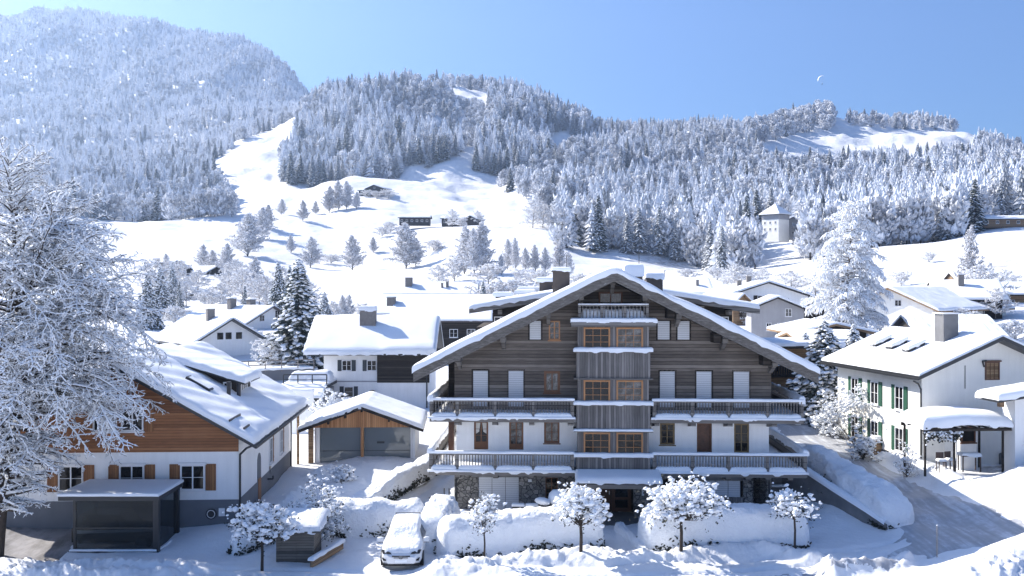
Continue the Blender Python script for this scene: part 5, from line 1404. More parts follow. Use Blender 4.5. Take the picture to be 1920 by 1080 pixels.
def balcony_house():
    Y0 = 82.; H = empty('balcony_house', (Xp(1500, Y0), Y0, 2.3), R(10), 'old house with snowy wooden balconies under the right eave of the chalet', 'house')
    MB().box(-3.4, 3.0, 0, 6, -.6, 5.4).build('wall', ['wood_pale'], H)
    r_ = MB(); r_.box(-3.8, 3.4, -1.3, 6, 5.4, 5.6); ro = r_.build('roof', ['wood_dark'], H)
    s_ = MB(); snow_sheet(s_, lambda X, Y: 5.603+0*X, -3.8, 3.4, -1.3, 6, t=.35, r=.3, res=.3); s_.build('snow', ['snow'], ro, smooth=True)
    for z in (1.0, 3.2):
        b = MB(); b.box(-3.6, 3.2, -1.0, 0, z-.15, z); 
        for i in range(34): b.box(-3.6+i*.2, -3.6+i*.2+.1, -1.0, -.96, z, z+.75)
        b.box(-3.6, 3.2, -1.03, -.93, z+.75, z+.85); bo = b.build('balcony', ['wood_dark'], H)
        s_ = MB(); snow_sheet(s_, lambda X, Y, z=z: z+.853+0*X, -3.6, 3.2, -1.08, -.88, t=.16, r=.1, res=.2); s_.build('snow', ['snow'], bo, smooth=True)
    for x in (-2.2, -.4, 1.4):
        window(H, (x, 0, 3.4), 0, .9, 1.2, frame='frame_olive'); window(H, (x, 0, 1.2), 0, .9, 1.2, frame='frame_olive')
balcony_house()
# --- big white house at the lane
def lane_house():
    Z0 = 1.9; rz = R(8); hw = 4.55; x0 = Xp(1728, 60); c, s_ = math.cos(rz), math.sin(rz)
    H = gable_house('lane_house', 'large white house with green shutters and a stout chimney at the lane', 'house', (x0+hw*c, 60+hw*s_-.0, Z0), rz, hw, 10.9, 5.62, .43,
        os=.85, of=1.2, ob=.9, wall='plaster_warm', roof='metal_dark', st=.16, th=.2, rip=lambda X, Y: rip_seam(.34, .035)(X, Y)-.06*np.exp(-((np.abs(X)-3.6)/.06)**2)*(np.sin(Y*12) > 0)-.06*np.exp(-((np.abs(X)-2.2)/.06)**2)*(np.sin(Y*12) > 0)*(Y > 4), res=.12, gutter=True, nz=.02, group=None,
        wins=[('l', y, z, 1.0, 1.5, dict(frame='frame_white', nx=2, nz=2, shutter='shutter_green', two=True, glass='glass_dark', surround='plaster_warm')) for z in (3.05, .45) for y in (2.5, 5.6, 8.3)])
    for y, z in ((3.9, 1), (5.0, 0), (6.6, 1)):
        pass
    wall = None
    # roof lights, chimney
    sl = .43
    def rz_(x): return 5.62+sl*(hw-abs(x))+.24
    a = math.atan(sl)
    for x, y in ((-2.55, 8.6), (-2.65, 6.3), (-2.75, 4.0)):
        b = MB(); b.cbox((x, y, rz_(x)+.22), (1.25, .75, .28), 0, 0, ry=-a); o = b.build('roof_light', ['metal_dark'], H)
        q = MB(); snow_sheet(q, lambda X, Y, x=x: rz_(x)+.37+(X-x)*sl, x-.62, x+.62, y-.42, y+.42, t=.22, r=.2, res=.12, nz=.02, k=.4); q.build('snow', ['snow'], o, smooth=True)
    chimney(H, -1.15, 2.9, rz_(1.15)-.3, rz_(1.15)+1.75, w=1.0, d=1.0, mat='concrete', snow=.06, cap=False)
    pip = MB(); pip.path([(-5.4,-.6,5.15),(-4.9,-.25,4.95),(-4.62,-.06,4.6),(-4.62,-.06,-.2)], .055, 8); pip.build('drain_pipe', ['metal_dark'], H)
    # carved hayloft window with a crane hook and thermometer pipe
    window(H, (0.05, 0, 5.1), 0, .95, 1.1, frame='door_wood', nx=3, nz=1, glass='wood_pale', head=True, sill=False)
    MB().path([(-.55,-.35,6.3),(-.6,-.05,6.25),(-.5,-.05,5.9)], .05, 6).build('hook', ['metal_dark'], H)
    MB().box(-1.75, -1.71, -.03, -.003, 4.6, 6.0).build('rod', ['chimney_brown'], H)
    MB().box(-hw-.03, -hw+0, .1, 10.8, -.6, .25).build('plinth', ['concrete'], H)
    # veranda: low projecting room and its posts
    v = MB(); v.box(-3.35+.3, -2.0, -1.6, -.004, -.3, 3.0); v.build('veranda_wall', ['plaster'], H)
    window(H, (-2.55, -1.6, 1.6), 0, .9, .95, frame='door_wood', nx=1, nz=1, glass='glass_dark')
    g = MB(); g.prism([(.5,-.2),(4.5,-.2),(4.5,1.9),(3,1.7),(.5,.6)], -.2, -.004); g.build('ramp_wall', ['concrete'], H)
    return H, rz_
LH, _ = lane_house()
def wood_stack():
    H = empty('wood_pile', (Xp(1650, 65.5), 65.2, gzb(Xp(1650, 65.5), 65.2)), R(8), 'low timber bin against the lane house foot beside the round bush', 'bin')
    MB().box(-.7, .7, -.5, 0, -.2, 1.0).build('box', ['wood_pale'], H)
    s_ = MB(); snow_sheet(s_, lambda X, Y: 1.003+0*X, -.75, .75, -.55, .03, t=.2, r=.15, res=.12); s_.build('snow', ['snow'], H, smooth=True)
wood_stack()
def pergola():
    Y0 = 56.2; z0 = 2.25; xl, xr = Xp(1733, Y0), Xp(1893, Y0)
    H = empty('pergola', (xl, Y0, z0), R(4), 'timber pergola under a thick rounded snow cushion before the lane house', 'pergola'); W = xr-xl
    for x, y in ((.1,.1),(1.75,.0),(W-.15,.1),(.1,2.6),(W-.15,2.6)): MB().box(x-.05, x+.05, y-.05, y+.05, -.3, 2.25).build('post', ['wood_dark'], H)
    b = MB(); b.box(-.1, W+.5, -.08, .08, 2.25, 2.42); b.build('beam', ['wood_dark'], H)
    b = MB(); b.box(-.1, W+.3, 2.5, 2.66, 2.25, 2.42); b.build('beam', ['wood_dark'], H)
    for x in np.linspace(0, W, 9): MB().box(x-.04, x+.04, -.3, 2.9, 2.425, 2.5).build('rafter', ['wood_dark'], H)
    s_ = MB(); snow_sheet(s_, lambda X, Y: 2.503+.15*np.sin(np.pi*np.clip(X/W, 0, 1)), -.2, W+.2, -.35, 3.0, t=.75, r=.9, res=.2, nz=.08, k=.25, seed=7); s_.build('snow', ['snow_soft'], H, smooth=True)
    r = np.random.default_rng(5); C = np.stack([r.random(160)*2.2, r.normal(size=160)*.12-.05, 2.2-np.abs(r.normal(size=160))*.28], -1)
    iv = MB(); blobs(iv, C, np.stack([.06+.05*r.random(160)]*3, -1), 0, 'oct', jit=.4); iv.build('vine', ['leaf_dark'], H)
    iv = MB(); blobs(iv, C[::2]+[0,-.03,.06], np.stack([.06+.03*r.random(80)]*3, -1), 0, 'ico1'); iv.build('vine_snow', ['snow'], H)
    for k, (x, lab) in enumerate(((1.35, 'snowy garden chair by the pergola post'), (2.0, 'snowy garden chair farther inside the pergola'))):
        c = empty('garden_chair', (xl+x, Y0+.9+.3*k, z0), R(20*k), lab, 'chair')
        MB().box(-.22,.22,-.22,.22,.40,.45).build('seat', ['rattan'], c); MB().box(-.22,.22,.19,.23,.45,.9).build('backrest', ['rattan'], c)
        for sx in (-.2,.2):
            for sy in (-.2,.2): MB().box(sx-.02,sx+.02,sy-.02,sy+.02,-.2,.40).build('leg', ['rattan'], c)
        q = MB(); snow_sheet(q, lambda X, Y: .453+0*X, -.22, .22, -.22, .18, t=.14, r=.1, res=.1); q.build('snow', ['snow'], c, smooth=True)
    tb = empty('garden_table', (xl+3.1, Y0+1.2, z0), 0, 'dark garden table carrying snow under the pergola', 'table')
    MB().box(-.55,.55,-.35,.35,.68,.73).build('table_top', ['rattan'], tb)
    for sx in (-.5,.5):
        for sy in (-.3,.3): MB().box(sx-.03,sx+.03,sy-.03,sy+.03,-.2,.68).build('leg', ['rattan'], tb)
    q = MB(); snow_sheet(q, lambda X, Y: .733+0*X, -.55, .55, -.35, .35, t=.16, r=.12, res=.12); q.build('snow', ['snow'], tb, smooth=True)
pergola()
def side_canopy():
    Y0 = 56.5; xl = Xp(1848, Y0)
    H = empty('side_house', (xl+4.5, Y0, 2.2), R(6), 'low white side building with an overhanging snow roof at the frame edge', 'house')
    MB().box(-3.0, 3, 0, 1.2, -.4, 4.2).build('wall', ['plaster'], H)
    b = MB(); b.prism([(-4.6, 4.05), (3, 5.1), (3, 5.3), (-4.6, 4.2)], -1.0, 1.2); ro = b.build('roof', ['metal_dark'], H)
    s_ = MB(); snow_sheet(s_, lambda X, Y: 4.21+(X+4.6)*.1447, -4.65, 3, -1.05, 1.2, t=.4, r=.35, res=.25, k=.35, seed=3); s_.build('snow', ['snow_soft'], ro, smooth=True)
    MB().box(-4.2,-3.95,-.5,-.2,3.75,4.05).build('lamp', ['wood_pale'], H)
    window(H, (-1.9, 0, 1.6), 0, 1.1, 1.6, frame='frame_white')
side_canopy()
# --- upper right
gable_house('house', 'white house with a wooden loggia and very broad rippled roof, upper right', 'house', (Xp(1669, 143), 143, 4.6), R(-46), 6.2, 27, 5.1, .44, os=1.2, of=.9, wall='plaster_warm', roof='wood_pale', st=.3, res=.4, rip=lambda X, Y: .08*fbm(X*1.2, Y*2.5, 3)+rip_seam(.5, .03)(X, Y),
    wins=[('f', 1.2, 5.4, 1.0, .9, {}), ('f', 1.4, 2.2, .9, 1.4, {}), ('f', 4.2, 1.6, 1.2, 1.6, dict(shutter='shutter_slate')), ('r', 1.6, 1.8, 1.6, 1.7, dict(frame='wood_pale', glass='wood_orange_vertical')), ('r', 3.8, 1.8, 1.6, 1.7, dict(frame='wood_pale', glass='wood_orange_vertical')), ('r', 8.0, 1.8, 1.2, 1.5, {}), ('r', 12.0, 1.8, 1.2, 1.5, {})])
gable_house('barn', 'plain grey barn with a thin snow roof standing in the upper field', 'barn', (Xp(1716, 290), 300, Zp(524, 290)), R(82), 4.2, 9.6, 3.3, .33, os=.5, of=.5, wall='plaster_grey', roof='metal_dark', st=.15, res=.6, wins=[('l', 3, 2.3, 1.4, .5, dict(glass='glass_painted_reflection'))])
gable_house('workshop', 'workshop with a blue metal roof, patchy snow, behind the lane house', 'workshop', (Xp(1897, 96), 102, 3.5), R(85), 5.5, 7.5, 4.2, .36, os=.6, of=.5, wall='wood_dark', roof='metal_roof', st=.03, res=.2, nz=.12, rip=lambda X, Y: .06*np.sin(Y*7), wins=[('l', 2, 1.5, 1, 1, {})])
gable_house('house', 'snow-covered house with a dark chimney among the far right roofs', 'house', (Xp(1900, 150), 156, 6.2), R(75), 6, 9, 4.8, .40, os=1.0, wall='wood_dark', roof='wood_dark', st=.4, res=.6, chims=[(-2.5, 5.2, 1.0, 2.0, dict(snow=.1))], wins=[('l', 3, 2, 1.1, 1.1, {})])
gable_house('house', 'brown roofed farmhouse at the frame edge above the far right roofs', 'house', (Xp(1960, 225), 225, 11.0), R(80), 7, 20, 2.8, .30, os=1.0, wall='wood_pale', roof='wood_dark', st=.4, res=.8, wins=[('l', 6, .8, 1.1, 1.1, {})])
gable_house('house', 'low snow roof with a blue shaded side at the right frame edge', 'house', (Xp(1950, 185), 188, 8.5), R(70), 5, 12, 3.0, .35, os=1.0, wall='wood_pale', roof='wood_dark', st=.35, res=.8, wins=[('l', 4, .8, 1.1, 1.1, {})])
def hill_house(name, label, px, py, Y, W, hgt, wall, n, rz=0, sl=.25, dep=8):
    z = Zp(py, Y); H = gable_house(name, label, 'house', (Xp(px, Y)+W/2, Y+dep/2, z), R(90+rz), dep/2, W, hgt, sl, os=1.2, of=.8, ob=.8, wall=wall, roof='wood_dark', st=.5, th=.3, res=1.0,
        wins=[('l', W*(i+.5)/n, hgt*.35, 1.3, 1.3, dict(fw=.12)) for i in range(n)])
    return H
hill_house('hill_farm', 'long low farmhouse on the knoll in the middle of the meadow', 777, 420, 560, 17, 3.6, 'wood_dark', 6)
hill_house('hill_farm', 'dark farmhouse half hidden by frosted trees right of the long low one', 852, 422, 565, 14, 3.8, 'wood_dark', 4, rz=-6)
gable_house('hill_barn', 'dark barn gable at the right end of the meadow farm', 'barn', (Xp(882, 555), 555, Zp(421, 555)), R(-25), 3.6, 9, 3.0, .5, wall='wood_dark', roof='wood_dark', st=.5, res=1)
gable_house('hill_chalet', 'lone dark chalet with a snow roof below the wooded knoll', 'chalet', (Xp(702, 700), 700, Zp(364, 700)), R(-22), 6.5, 11, 4.0, .35, os=1.5, of=1.2, wall='wood_dark', roof='wood_dark', st=.6, res=1.2, wins=[('f', -3, 1.4, 1.8, 1.4, {}), ('f', 1, 1.4, 1.8, 1.4, {}), ('f', 0, 4, 1.5, 1.2, {})])
hill_house('hill_shed', 'low dark shed attached left of the lone chalet', 683, 364, 705, 8, 2.6, 'wood_dark', 2)
hill_house('slope_building', 'long brown building on the wooded slope at the frame edge', 1890, 424, 400, 21, 2.8, 'wood_pale', 5)
def tower():
    Y0 = 430.; z0 = Zp(441, Y0); H = empty('tower_house', (Xp(1454, Y0), Y0, z0), R(-48), 'cream tower house with a steep pyramid roof at the wood edge', 'tower')
    MB().box(-4.2, 4.2, -4, 4, -3, 8.6).build('wall', ['plaster_warm'], H)
    MB().box(-4.25, 4.25, -4.05, 4.05, 6.6, 8.6).build('upper_wall', ['plaster_grey'], H)
    r_ = MB(); e = 5.0; r_.add([(-e,-e,8.6),(e,-e,8.6),(e,e,8.6),(-e,e,8.6),(0,0,13.2)], [(0,1,4),(1,2,4),(2,3,4),(3,0,4),(3,2,1,0)]); ro = r_.build('roof', ['wood_dark'], H)
    r_ = MB(); e = 5.1; r_.add([(-e,-e,8.75),(e,-e,8.75),(e,e,8.75),(-e,e,8.75),(0,0,13.7),(-e,-e,9.1),(e,-e,9.1),(e,e,9.1),(-e,e,9.1)], [(5,6,4),(6,7,4),(7,8,4),(8,5,4),(0,1,6,5),(1,2,7,6),(2,3,8,7),(3,0,5,8)]); r_.build('snow', ['snow_soft'], ro)
    MB().tube((0,0,13.6),(0,0,15.0),.08).build('finial', ['metal_dark'], ro)
    for z in (1.8, 4.6):
        for x in (-2.6, 0, 2.6): window(H, (x, -4, z), 0, .9, 1.2, fw=.12)
    for y in (-2, 2): window(H, (-4.2, y, 4.6), R(-90), .9, 1.2, fw=.12)
    b = MB(); b.box(-9.5, -4.3, -4, 3, -2.5, .2); b.build('terrace', ['plaster_warm'], H)
    s_ = MB(); snow_sheet(s_, lambda X, Y: .203+0*X, -9.6, -4.3, -4.1, 3, t=.5, r=.4, res=.8); s_.build('snow', ['snow'], H, smooth=True)
    b = MB(); b.box(-9.5, -4.3, -4.05, -3.9, .9, 1.1)
    for i in range(8): b.box(-9.5+i*.72, -9.4+i*.72, -4.05, -3.9, 0, 1)
    b.build('railing', ['wood_dark'], H)
    gable_house('tower_annex', 'narrow gabled house leaning on the cream tower', 'house', (Xp(1487, 434), 434, z0-1), R(-12), 3.4, 7, 7.2, .5, os=1.0, wall='plaster_grey', roof='wood_dark', st=.5, res=.8, wins=[('f', 0, 4.5, 1.1, 1.1, {}), ('f', 0, 1.8, 1.1, 1.1, {})])
tower()
hill_house('summit_hut', 'tiny snow-roofed hut among the trees on the right summit meadow', 1652, 246, 1150, 20, 3, 'wood_dark', 2)
# ------------------------------------------------------------ hedges, walls and small things round the chalet
hedge('hedge', [(-4.1,67.5),(-5.2,63),(-6.6,58.5),(-8.3,54.2),(-9.0,52.6)], 1.25, 1.25, 'long snowy hedge running up between the yard and the chalet to the garage', dark=.75, seed=1, lump=.10)
hedge('hedge', [(-9.6,50.6),(-7.0,50.9),(-4.4,51.0)], 1.6, 1.75, 'snow-buried hedge behind the parked white car', dark=.9, seed=4, lump=.09)
hedge('hedge', [(-3.5,52.6),(-3.75,50.6),(-3.9,48.6),(-3.7,47.2)], 1.7, 1.7, 'hedge end piece joining beside the right flank of the white car', dark=.35, seed=8, lump=.10)
hedge('hedge', [(-3.6,47.0),(-1.4,47.7),(1.2,48.3),(4.45,48.7)], 2.0, [1.75,1.95,2.05,2.1], 'massive snow-covered hedge in front of the garage shutters', dark=.62, seed=12, lump=.05, leafz=.4, res=.11)
hedge('hedge', [(6.1,48.4),(9.0,48.6),(12.0,48.9),(14.6,49.4)], 2.3, [2.1,2.1,2.0,1.9], 'massive smooth snow-covered hedge right of the entrance path', dark=.5, seed=21, lump=.03, leafz=.35, ends=.9, res=.11)
hedge('hedge', [(17.4,59),(18.6,55.2),(19.6,52.6),(20.1,50.8)], [1.8,2.1,2.3,2.2], [1.5,1.6,1.75,1.5], 'tall snow-laden hedge on the bank between retaining wall and lane', zf=lambda a, b: .0+(b-50.5)*.26 if b < 59 else 2.2, dark=.9, seed=33, lump=.10, ends=1.2, res=.11)
hedge('hedge', [(-13.2,46.6),(-12.3,47.4),(-11.7,48.2)], 1.0, 1.1, 'short low hedge stub left of the wooden shed', dark=.9, seed=40, lump=.12)
hedge('hedge', [(-9.2,50.8),(-9.9,49.6)], 1.0, 1.2, 'hedge stub behind the wooden shed roof', dark=.9, seed=44, lump=.15)
hedge('shrub_bank', [(27.0,53.2),(30,54.0),(34,54.4),(38,55)], 3.0, [1.1,1.3,1.2,1.1], 'rough snow-covered shrub bank with dark twigs below the pergola', dark=.6, seed=50, lump=.14, zoff=-.2)
def retaining_wall():
    pts = [(15.6,57.0,2.75),(16.4,55.6,2.4),(17.5,53.8,1.65),(18.6,52.0,.95),(19.25,51.0,.5)]
    o = pts[2]; H = empty('retaining_wall', (o[0], o[1], 0), 0, 'sloping grey concrete retaining wall with snowy coping beside the garage ramp', 'wall')
    b = MB(); s_ = MB()
    for (x0,y0,z0),(x1,y1,z1) in zip(pts, pts[1:]):
        d = Vector((x1-x0, y1-y0, 0)).normalized(); n = Vector((-d.y, d.x, 0))*-.14
        V = []
        for (x,y,z) in ((x0,y0,z0),(x1,y1,z1)):
            for s in (-1, 1):
                for zz in (-.3, z): V.append((x+n.x*s-o[0], y+n.y*s-o[1], zz))
        b.add(V, [(0,1,3,2),(4,6,7,5),(0,4,5,1),(2,3,7,6),(1,5,7,3),(0,2,6,4)])
    b.build('wall', ['concrete'], H)
    V = []; n_ = 60; m = 9
    P = np.array(pts); t = np.linspace(0, len(pts)-1, n_); C = np.stack([np.interp(t, range(len(pts)), P[:,k]) for k in range(3)], -1)
    for k in range(n_):
        dx, dy = (C[min(k+1,n_-1)]-C[max(k-1,0)])[:2]; l = math.hypot(dx, dy); nx_, ny_ = dy/l, -dx/l
        for j in range(m):
            a = math.pi*j/(m-1); w = .30*math.cos(a); h = .22*abs(math.sin(a))**.6*(1+.35*float(fbm(k*.25, j*.3)))
            V.append((C[k][0]+nx_*w-o[0], C[k][1]+ny_*w-o[1], C[k][2]+h))
    idx = np.arange(n_*m).reshape(n_, m); q = np.stack([idx[:-1,:-1], idx[:-1,1:], idx[1:,1:], idx[1:,:-1]], -1).reshape(-1,4)
    s_.add(V, q); s_.build('snow', ['snow'], H, smooth=True)
retaining_wall()
def side_wall():
    H = empty('ramp_wall', (13.6, 57, 0), 0, 'dark concrete wall with a barred window opening under the right balcony', 'wall')
    b = MB(); b.box(.3, 2.1, 0, .3, -.2, 2.6); b.build('wall', ['concrete'], H)
    MB().box(.5, 1.3, -.03, -.003, 1.5, 2.3).build('window', ['glass_dark'], H)
    MB().box(.3, 2.0, -.25, -.003, 1.15, 1.27).build('ledge', ['concrete'], H)
    s_ = MB(); snow_sheet(s_, lambda X, Y: 1.273+0*X, .3, 2.0, -.27, -.01, t=.12, r=.08, res=.1); s_.build('snow', ['snow'], H, smooth=True)
side_wall()
# entrance path edge of piled snow
def path_edge():
    H = hedge('snow_edge', [(5.55,52.4),(5.75,50.5),(6.0,48.2),(6.3,46.9)], .5, .42, 'narrow ridge of shovelled snow along the entrance path', dark=0, seed=60, lump=.2)
    H['category'] = 'snow bank'
path_edge()
# ---- parked car under snow
def snowy_car():
    x, y, z = Xp(760, 46.2), 44.35, .02
    H = empty('parked_car', (x, y, z), R(1.5), 'white estate car under fresh snow parked in front of the hedge', 'car')
    st = [ # y, half width low, half width top, z top, z belt
        (0.0,.62,.40,.62,.55),(.08,.78,.60,.72,.62),(.25,.88,.74,.86,.74),(.7,.92,.80,.98,.86),(1.15,.93,.80,1.06,.93),(1.35,.93,.74,1.16,.95),(1.75,.93,.66,1.42,.97),(2.05,.93,.62,1.53,.98),
        (2.8,.93,.62,1.58,.99),(3.6,.93,.62,1.57,1.0),(4.1,.92,.60,1.50,1.0),(4.35,.90,.58,1.36,.98),(4.55,.86,.66,1.02,.92),(4.62,.80,.66,.75,.7)]
    def sec(s, o=0, low=.28):
        yy, wl, wt, zt, zb = s
        h = [(wl*.93, low), (wl, low+.14), (wl, zb-.1), (wl*.97, zb), (wt+(wl-wt)*.35, zb+(zt-zb)*.55), (wt, zt-.06), (wt*.7, zt-.015), (0, zt+.01)]
        L = [(a, yy, c) for a, c in h]; return L+[(-a, yy, c) for a, _, c in L[-2::-1]]
    b = MB(); V = []; m = 15
    for s in st: V += sec(s)
    n = len(st); idx = np.arange(n*m).reshape(n, m)
    q = np.stack([idx[:-1,:-1], idx[1:,:-1], idx[1:,1:], idx[:-1,1:]], -1).reshape(-1,4)
    q = np.concatenate([q, np.stack([idx[:-1,-1], idx[1:,-1], idx[1:,0], idx[:-1,0]], -1)])
    b.add(V, q); b.add([V[i] for i in range(m)], [tuple(range(m))]); b.add(V[-m:], [tuple(range(m-1,-1,-1))])
    body = b.build('body', ['car_paint_white'], H, smooth=True)
    me = body.data
    # snow lying on bonnet, windscreen and roof
    def ztop(X, Y):
        ys = [s[0] for s in st]; zt = np.interp(Y, ys, [s[3] for s in st]); wt = np.interp(Y, ys, [s[2] for s in st]); wl = np.interp(Y, ys, [s[1] for s in st]); zb = np.interp(Y, ys, [s[4] for s in st])
        a = np.abs(X); return np.where(a < wt, zt-.06*(a/wt)**3, zt-.06-(zt-.06-zb)*np.clip((a-wt)/(wl*.99-wt+.01), 0, 1)*1.0)
    s_ = MB(); ny, nx = 90, 40; V = []
    for i in range(ny):
        yy = .10+4.42*i/(ny-1); wt = float(np.interp(yy, [s[0] for s in st], [s[2] for s in st]))+.10
        for j in range(nx):
            u = -1+2*j/(nx-1); X_ = u*wt; e = min(1-abs(u), i/(ny-1)*6, (1-i/(ny-1))*6, .25)/.25
            wind = math.exp(-((yy-1.6)/.42)**2)
            h = (.10-.02*wind)*math.sqrt(max(0, 1-(1-e)**2))+.004+ .035*float(fbm(X_*5, yy*3, 3))*(1-e*.2)*(.6+wind)
            V.append((X_, yy, float(ztop(np.array(X_), np.array(yy)))+max(h, .004)+.012))
    idx = np.arange(ny*nx).reshape(ny, nx); q = np.stack([idx[:-1,:-1], idx[:-1,1:], idx[1:,1:], idx[1:,:-1]], -1).reshape(-1,4)
    s_.add(V, q); s_.build('snow', ['snow_rough'], body, smooth=True)
    # sides: dark window bands peeping out under the roof snow
    for sx in (-1, 1):
        w = MB(); P = [(1.55,1.0),(4.1,1.03),(3.95,1.33),(2.1,1.36)]
        w.add([(sx*(.95-.0*(zz-1)-.27*max(0,(zz-1.0))/.4), yy, zz) for yy, zz in P], [(0,1,2,3)]); w.build('side_window', ['glass_dark'], H)
        hl = MB(); hl.add([(sx*.42,.075,.70),(sx*.80,.14,.72),(sx*.885,.32,.83),(sx*.84,.26,.86),(sx*.5,.10,.77)], [(0,1,2,3,4)]); 
        hl.add([(sx*.41,.070,.69),(sx*.82,.135,.705),(sx*.90,.335,.83),(sx*.84,.262,.875),(sx*.48,.09,.785)], [(0,1,2,3,4)], 1)
        hl.build('headlight', ['lamp_glass', 'metal_dark'], H)
        fo = MB(); fo.prism([(sx*.50,.42),(sx*.80,.42),(sx*.84,.56),(sx*.72,.50)] if sx > 0 else [(sx*.50,.42),(sx*.72,.50),(sx*.84,.56),(sx*.80,.42)], .02, .12); fo.build('fog_intake', ['black'], H)
        mi = MB(); mi.cbox((sx*1.06, 1.38, 1.02), (.26,.14,.16)); mo = mi.build('mirror', ['car_paint_white'], H)
        mi = MB(); mi.cbox((sx*1.05, 1.385, .925), (.24,.14,.03)); mi.build('mirror_base', ['metal_dark'], mo)
        mi = MB(); blobs(mi, [(sx*1.06,1.38,1.12)], [(.15,.1,.05)], 0, 'ico2', jit=.05); mi.build('snow', ['snow'], mo, smooth=True)
        for yy in (.85, 3.65):
            t_ = MB(); t_.disc((sx*.86, yy, .33), .33, 'x', .2, 22); to = t_.build('wheel', ['rubber'], H); t_ = MB(); t_.disc((sx*.955, yy, .33), .22, 'x', .04, 16); t_.build('rim', ['concrete'], to)
    g = MB(); g.box(-.40,.40,-.012,.05,.60,.645); g.box(-.32,.32,-.02,.05,.54,.57); g.build('grille', ['black'], H)
    g = MB()
    for i in range(18):
        a, c = 2*math.pi*i/18, 2*math.pi*(i+1)/18; g.tube((.085*math.cos(a), -.03, .575+.065*math.sin(a)), (.085*math.cos(c), -.03, .575+.065*math.sin(c)), .014, n=5, caps=False)
    g.build('badge', ['chimney_grey'], H)
    g = MB(); g.box(-.80,.80,.0,.5,.20,.30); g.build('bumper_lip', ['black'], H)
    g = MB(); g.box(-.26,.26,-.008,.02,.36,.46); g.build('number_plate', ['snow'], H)
    for sx in (-1,1):
        w = MB(); w.tube((sx*.2,1.3,1.16),(sx*.62,1.42,1.24),.012,n=5); w.build('wiper', ['metal_dark'], H)
    r_ = MB(); r_.path([(-.6,4.28,1.52),(-.58,4.0,1.66),(.58,4.0,1.66),(.6,4.28,1.52)], .02); r_.build('roof_rail', ['metal_dark'], H)
snowy_car()
# ---- wooden bin shed
def shed():
    Y0 = 45.2; xl, xr = Xp(519, Y0), Xp(588, Y0); w = (xr-xl)/2
    H = empty('shed', ((xl+xr)/2, Y0, .05), R(2), 'small weathered wooden shed with thick snow on its roof near the street', 'shed')
    MB().box(-w, w, 0, 2.2, 0, 1.42).build('wall', ['wood_shed'], H)
    for x in (-w-.02, -.05, w-.1): MB().box(x, x+.12, -.035, -.002, 0, 1.42).build('post', ['wood_shed'], H)
    ba = MB(); ba.box(-w-.15, w+.12, -.12, 2.4, -.06, -.002); ba.build('base', ['wood_shed'], H)
    r_ = MB(); r_.prism([(-.2,1.45),(2.5,1.72),(2.5,1.8),(-.2,1.53)], -w-.15, w+.35, axis='x'); ro = r_.build('roof', ['wood_shed'], H)
    s_ = MB(); snow_sheet(s_, lambda X, Y: 1.533+(Y+.2)*.1, -w-.17, w+.37, -.22, 2.5, t=.34, r=.55, res=.08, nz=.08, k=.22, seed=5); s_.build('snow', ['snow_rough'], ro, smooth=True)
shed()
def plank_edge():
    H = empty('snow_board', (Xp(612, 46), 46, .1), R(-14), 'snowed-in plank leaning along the parking place by the shed', 'board')
    MB().box(-.06, .06, -1.6, 1.8, 0, .35).build('board', ['wood_pale'], H)
    s_ = MB(); snow_sheet(s_, lambda X, Y: .353+0*X, -.14, .14, -1.65, 1.85, t=.14, r=.12, res=.12); s_.build('snow', ['snow'], H, smooth=True)
plank_edge()
# ---- letter boxes
def mailboxes():
    H = empty('mailbox_rack', (Xp(985, 53), 53., 0), 0, 'rack of four dark letter boxes each capped with snow by the stone wall', 'mailbox')
    for x in (-.38, .36):
        MB().box(x-.02, x+.02, -.02, .02, 0, .75).build('stand', ['metal_dark'], H)
        for k, z in enumerate((.30, .74)):
            b = MB(); b.box(x-.33, x+.33, -.12, .12, z, z+.28); o = b.build('letter_box', ['metal_dark'], H)
            s_ = MB(); snow_sheet(s_, lambda X, Y: z+.283+0*X, x-.34, x+.34, -.2, .15, t=.13, r=.1, res=.08, nz=.02); s_.build('snow', ['snow'], o, smooth=True)
mailboxes()
def scooter():
    H = empty('scooter', (Xp(1037, 52.4), 52.4, 0), R(0), 'snow-heaped motor scooter with a green fairing by the entrance', 'scooter')
    b = MB(); b.cbox((.0,.0,.62), (1.35,.42,.35)); b.prism([(-.95,.55),(-.55,.25),(-.35,1.05),(-.6,1.25)], -.14, .14); b.build('body', ['metal_dark'], H)
    g = MB(); g.prism([(-.55,.45),(.15,1.0),(.2,1.15),(-.35,.72)], -.235, -.215); g.build('fairing', ['shutter_green'], H)
    for x in (-.8, .7):
        t_ = MB(); t_.disc((x,0,.28), .28, 'y', .12, 18); t_.build('wheel', ['rubber'], H)
    MB().tube((-.62,0,1.2),(-.7,-.25,1.35),.02).build('handlebar', ['metal_dark'], H)
    m = MB(); blobs(m, [(-.92,-.1,.95)], [(.13,.05,.12)], 0, 'ico2', jit=.02); m.build('headlamp', ['lamp_glass'], H)
    s_ = MB(); blobs(s_, [(-.55,0,1.38),(.35,.1,1.50),(.75,.05,1.35)], [(.58,.36,.26),(.62,.45,.50),(.4,.4,.35)], 0, 'ico2', jit=.04); s_.build('snow', ['snow'], H, smooth=True)
scooter()
def gate_post(): 
    H = empty('gate', (Xp(838, 55.2), 55.2, 0), 0, 'slim dark metal gate rail left of the chalet stone wall', 'gate')
    for x in (-.15, .12): MB().box(x-.03, x+.03, -.03, .03, 0, 1.5).build('post', ['metal_dark'], H)
    b = MB(); b.box(-1.0, .1, -.02, .02, .95, 1.0); b.build('rail', ['metal_dark'], H)
gate_post()
